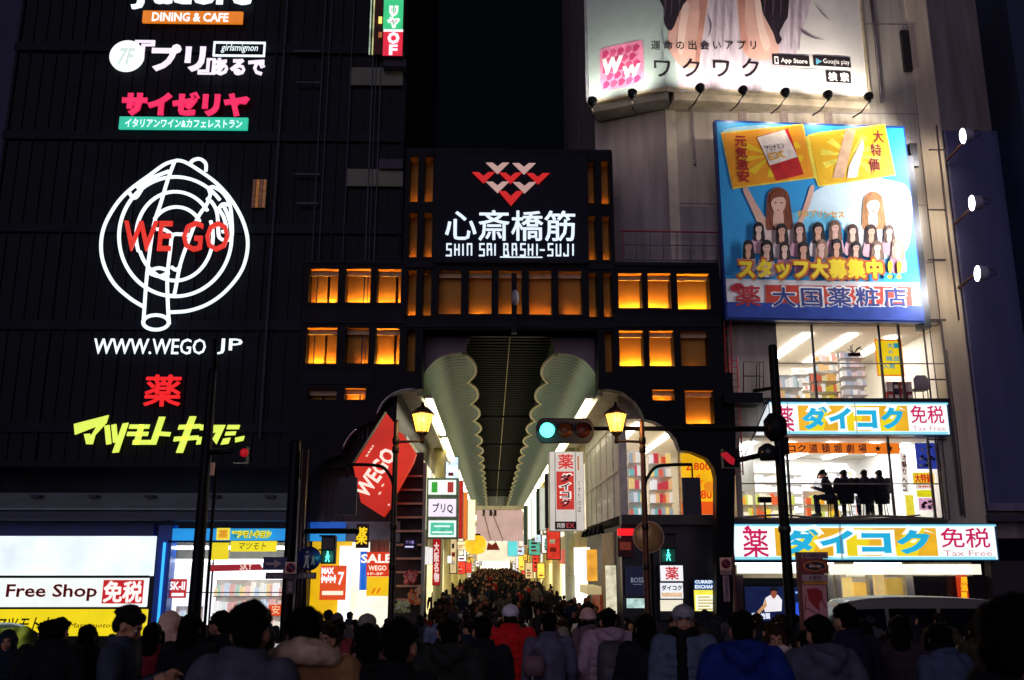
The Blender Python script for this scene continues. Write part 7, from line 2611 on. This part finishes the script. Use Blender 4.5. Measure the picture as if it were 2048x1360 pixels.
at_px('hooded', 341, 1217, 10.2, -14, 'person in a cream padded jacket with the hood up', fit(1217, 10.2), coat='#a08070', legs='#4a3a34')
at_px('phone', 244, 1210, 7.4, -88, 'man in profile looking down at a phone before the yellow board', fit(1205, 7.4), coat='#262a36', hair='#14100e')
at_px('man', 120, 1229, 9.4, -6, 'short haired man silhouetted against the yellow board', fit(1229, 9.4), coat='#0b0b0e')
at_px('bob', 179, 1242, 9.8, 30, 'smaller bobbed silhouette between two men at the yellow board', fit(1242, 9.8), coat='#0b0b0e')
at_px('man', 96, 1236, 10.6, 20, 'silhouette half behind the short haired man at the yellow board', fit(1236, 10.6), coat='#0e0d10')
at_px('longhair', 306, 1238, 9.4, 4, 'long haired woman in a dark crimson coat beside the blue pillar', fit(1238, 9.4), coat='#4a0e18')
at_px('beanie', 1176, 1216, 13.6, 20, 'woman with a pale pink knitted hat in the middle crowd', fit(1216, 13.6), coat='#4a3a40', cap='#d8b0a8')
at_px('longhair', 383, 1216, 8.6, -8, 'dark long haired figure beside the cream padded jacket', fit(1218, 8.6), coat='#0d0d12')
at_px('man2', 445, 1220, 9.0, 40, 'man glancing sideways between two dark heads at the shop window', fit(1216, 9.0), coat='#14141a')
at_px('parka', 900, 1238, 8.0, -6, 'person in a dark olive parka before the arcade', fit(1232, 8.0), coat='#1a1c1a')
at_px('man', 965, 1228, 8.6, 10, 'dark coated walker directly behind the red jacket', fit(1226, 8.6), coat='#14161a')
at_px('longhair', 1290, 1222, 8.8, 4, 'dark haired woman in black between the backpack and the cap', fit(1220, 8.8), coat='#0e0e14')
# backpack and phone are things of their own
P_ = bp_.location
s_ = bp_.scale.x
t = thing('backpack', 'grey mauve backpack on the back of the hooded walker', 'backpack', (P_.x, P_.y - .2, P_.z + .95 * s_))
mb = MB()
loft(mb, [(P_.z + .93 * s_, .13, .06, P_.x, P_.y - .24), (P_.z + 1.0 * s_, .165, .10, P_.x, P_.y - .26), (P_.z + 1.2 * s_, .165, .10, P_.x, P_.y - .26), (P_.z + 1.36 * s_, .14, .08, P_.x, P_.y - .24), (P_.z + 1.4 * s_, .08, .05, P_.x, P_.y - .22)], mat('#4c4652', rough=.6))
mb.build('pack', t)
mb = MB()
loft(mb, [(P_.z + .96 * s_, .11, .03, P_.x, P_.y - .36), (P_.z + 1.12 * s_, .12, .04, P_.x, P_.y - .36), (P_.z + 1.16 * s_, .1, .02, P_.x, P_.y - .35)], mat('#5a5462', rough=.6))
mb.build('pocket', t)
xs2, ys2 = W(262, 1262, 7.25)[0], 7.4
ph = MB().box(W(266, 1268, 7.4)[0] - .035, ys2 - .04, W(270, 1270, 7.4)[1] - .0, W(266, 1268, 7.4)[0] + .04, ys2 + .05, W(270, 1270, 7.4)[1] + .012, mat('#14141a', rough=.2))
tag(ph.build('mobile_phone'), 'black phone in the hand of the man in profile', 'phone')
t = thing('shoulder_bag', 'small pale pink bag carried beside the slate overcoat', 'bag', (W(1068, 1330, 10.2)[0], 10.2, W(1068, 1352, 10.2)[1]))
x_, z_ = t.location.x, t.location.z
mb = MB()
loft(mb, [(z_, .1, .05, x_, 10.2), (z_ + .1, .12, .06, x_, 10.2), (z_ + .2, .09, .04, x_, 10.2)], mat('#7a5c64', rough=.6))
mb.build('pouch', t)
MB().tube(smooth_path([(x_ - .07, 10.2, z_ + .19), (x_, 10.2, z_ + .28), (x_ + .07, 10.2, z_ + .19)], 5), .01, mat('#6a5058'), 6).build('strap', t)

# visitors seated at the lower shop window
for px_, kind, rz, lb, dx in ((1662, 'leaning', 60, 'visitor bent forward with lowered head on the shop stool', 0), (1692, 'seated', 8, 'visitor in a black coat seated next to the bent one', 0),
                              (1732, 'seated', -6, 'broad visitor in dark clothes seated in the middle of the shop window', 0), (1763, 'seated', 4, 'visitor with cropped hair on the outermost shop stool', 0)):
    Yv = YR + .95
    x_ = W(px_, 980, Yv)[0]
    person(kind, (x_, Yv, w2[1] + .1), rad(rz), lb, None, 1.18, coat='#0a0c14', legs='#0c1020')
    t = thing('stool', 'black stool under the ' + lb.replace('visitor', 'visitor', 1)[:60].split(' on the')[0].split(' seated')[0] + (' at the end' if px_ == 1763 else ''), 'stool', (x_, Yv, w2[1]))
    MB().lathe([(.17, .5), (.18, .52), (.18, .55), (.16, .56)], (x_, Yv, w2[1]), BLK, 14).build('seat', t)
    for q in range(4):
        a_ = q * pi / 2 + .78
        MB().tube([(x_ + .17 * math.cos(a_), Yv + .17 * math.sin(a_), w2[1]), (x_ + .12 * math.cos(a_), Yv + .12 * math.sin(a_), w2[1] + .5)], .014, BLK, 6).build('leg', t)
person('bob', (W(1640, 950, YR + 2.6)[0], YR + 2.6, w2[1]), rad(170), 'shop assistant with black hair standing deep in the lower shop', None, 1.0, coat='#c8a8a0', legs='#202028')

# ---------------------------------------------------------------- the rest of the crowd before the gate
rc = random.Random(23)
DARKS = ['#0c0c10', '#101218', '#14141c', '#0e1220', '#18140f', '#1c1a20', '#0a0e0c', '#22222a', '#1a1216', '#0d1018', '#2c2a34', '#262018']
COLS = ['#5a2024', '#3a4460', '#7a6a58', '#8a8480', '#b09a88', '#2a3a30', '#6a3038']
placed = list(NAMED)
WALK = ['man', 'man', 'man2', 'parka', 'longhair', 'bob', 'suit', 'beanie', 'hooded', 'capback', 'longhair']
n_ = 0
tries = 0
while n_ < 116 and tries < 9000:
    tries += 1
    y = rc.choice([rc.uniform(6.2, 12), rc.uniform(11, 28), rc.uniform(18, 29)])
    px_ = rc.uniform(-20, 2070)
    if y < 12 and rc.random() < .4:
        px_ = rc.uniform(640, 1020)
    if n_ >= 98:
        px_, y = rc.uniform(915, 1050), rc.uniform(17, 30)
    if px_ < 330:
        y = rc.uniform(7.6, 11)
        if rc.random() < .5:
            continue
    x = W(px_, 1240, y)[0]
    if y > 23.3 and x > W(1640, 1240, 24)[0]:
        continue
    if 19 < y < 22.5 and x < W(130, 1240, 20.6)[0]:
        continue
    if any((x - a) ** 2 + (y - b) ** 2 < .62 ** 2 for a, b in placed):
        continue
    if any(abs(x / y - a / b) < .30 / y + .24 / b for a, b in NAMED if b > y - .3 and b < y + 9):
        continue
    k = rc.choice(WALK)
    bright = rc.random() < .12
    cc = rc.choice(COLS) if bright else rc.choice(DARKS)
    s = rc.uniform(.90, 1.02) * (.95 if k in ('longhair', 'bob', 'beanie') else 1)
    if y < 12:
        s = min(s, fit(rc.uniform(1222, 1250) if px_ > 330 else rc.uniform(1248, 1275), y))
    away = rc.random() < .82
    rz = rad(rc.uniform(-28, 28) + (0 if away else 180))
    tone = 'colourfully or palely clothed' if bright else 'dark clothed'
    lb = f"{tone} pedestrian {'walking toward the gate' if away else 'facing back to the bridge'} within the packed crowd"
    person(k, (x, y, gz(y)), rz, lb, 'pedestrians packed before the gate' + (' in colour' if bright else ''), s,
           coat=cc, legs=rc.choice(DARKS), hair=rc.choice(['#0a0808', '#120c0a', '#1e120c', '#0c0a0a']), cap=rc.choice(['#2a2a30', '#8a8078', '#3a2a2a']))
    placed.append((x, y))
    n_ += 1


# ---------------------------------------------------------------- people deep in the arcade: small in the picture, one mesh each
def small_walker(kind):
    m_ = MB()
    S_, C_, T_, Hh = mat('#8a5c48', rough=.6, spec=.1), CLO, mat('#0c0c12', rough=.8, spec=.1), mat('#080605', rough=.7, spec=.1)
    st = .2
    for s, f in ((-1, st), (1, -st)):
        m_.tube([(s * .09, 0, .92), (s * .1, f * .5 + .03, .5), (s * .1, f, .06)], [.1, .075, .055], T_, 7)
        ellip(m_, (s * .1, f + .05, .045), (.045, .12, .045), T_, 8, 5)
        m_.tube([(s * .2, 0, 1.41), (s * .26, -f * .3, 1.13), (s * .25, -f * .6 + .05, .88)], [.08, .068, .05], C_, 7)
        ellip(m_, (s * .25, -f * .6 + .06, .83), (.03, .04, .06), S_, 8, 5)
    hem = .78 if kind == 0 else .6
    loft(m_, [(hem, .19, .15, 0, 0), (1.0, .18, .135, 0, 0), (1.15, .175, .13, 0, 0), (1.3, .2, .14, 0, 0), (1.4, .19, .12, 0, 0), (1.46, .1, .09, 0, 0), (1.5, .085, .085, 0, 0)], C_, 12)
    m_.tube([(0, 0, 1.45), (0, .01, 1.55)], .05, S_, 7)
    ellip(m_, (0, .02, 1.6), (.075, .095, .115), S_, 10, 8)
    ellip(m_, (0, .11, 1.585), (.014, .02, .02), S_, 6, 4)
    ellip(m_, (0, -.012, 1.64), (.09, .10, .095), Hh, 12, 8)
    if kind == 1:
        loft(m_, [(1.3, .07, .04, 0, -.09), (1.45, .1, .06, 0, -.07), (1.6, .1, .08, 0, -.04)], Hh, 10)
        for s in (-1, 1):
            m_.tube([(s * .08, .03, 1.63), (s * .085, .02, 1.42)], .03, Hh, 6)
    return m_


SW = []
for k in (0, 1):
    m_ = small_walker(k)
    o_ = m_.build('person', loc=(0, 0, 0))
    SW.append((o_.data, m_))
    COL.objects.unlink(o_)
    bpy.data.objects.remove(o_)
ARC = ['#0a0a0e', '#0c0c12', '#14100e', '#1c1410', '#0a0e18', '#16161c', '#2a1010', '#6a1410', '#4a4038', '#0c0a0a', '#101c14', '#0e1a30', '#2a201a', '#0c0a0a', '#101014', '#2a282e', '#0e0e12', '#121016']
n_ = 0
row = 0
y = 30.2
while n_ < 140:
    y += rc.uniform(.30, .46) if y < 48 else .5
    x = CX + (rc.uniform(-3.55, 3.55) if rc.random() < .86 else rc.choice((-1, 1)) * rc.uniform(2.7, 3.6))
    if any((x - a) ** 2 + (y - b) ** 2 < .55 ** 2 for a, b in placed[-40:]):
        continue
    k = rc.randrange(2)
    o_ = bpy.data.objects.new('person', SW[k][0])
    COL.objects.link(o_)
    o_.location = (x, y, 0.004)
    toward = rc.random() < .5
    o_.rotation_euler.z = rad(rc.uniform(-20, 20) + (180 if toward else 0))
    s = rc.uniform(.9, 1.03)
    o_.scale = (s, s, s)
    o_.color = (*lin(rc.choice(ARC)), 1)
    tag(o_, f"small {'long haired' if k else 'short haired'} pedestrian {'coming out' if toward else 'walking in'} among the arcade crowd", 'person', 'pedestrians inside the arcade')
    placed.append((x, y))
    n_ += 1
yend = y
cm = MB()
cms = [mat(h, rough=.8, spec=.1) for h in ARC]
for i in range(330):
    y = yend + .4 + i * (190 - yend) / 330
    x = CX + rc.uniform(-3.5, 3.5)
    k = rc.randrange(2)
    src = SW[k][1]
    s = rc.uniform(.9, 1.03)
    rz = rc.uniform(-.3, .3) + (pi if rc.random() < .5 else 0)
    X = Matrix.Translation((x, y, 0.004)) @ Matrix.Rotation(rz, 4, 'Z') @ Matrix.Scale(s, 4)
    cc = cms[rc.randrange(len(cms))]
    b0 = len(cm.v)
    cm.v += [X @ p for p in src.v]
    idx = [cm.mi(cc if m is CLO else m) for m in src.m]
    for f, fi in zip(src.f, src.fm):
        cm.f.append(tuple(b0 + q for q in f))
        cm.fm.append(idx[fi])
tag(cm.build('distant_crowd'), 'dense mass of tiny heads far down the arcade', 'crowd', None, 'stuff')
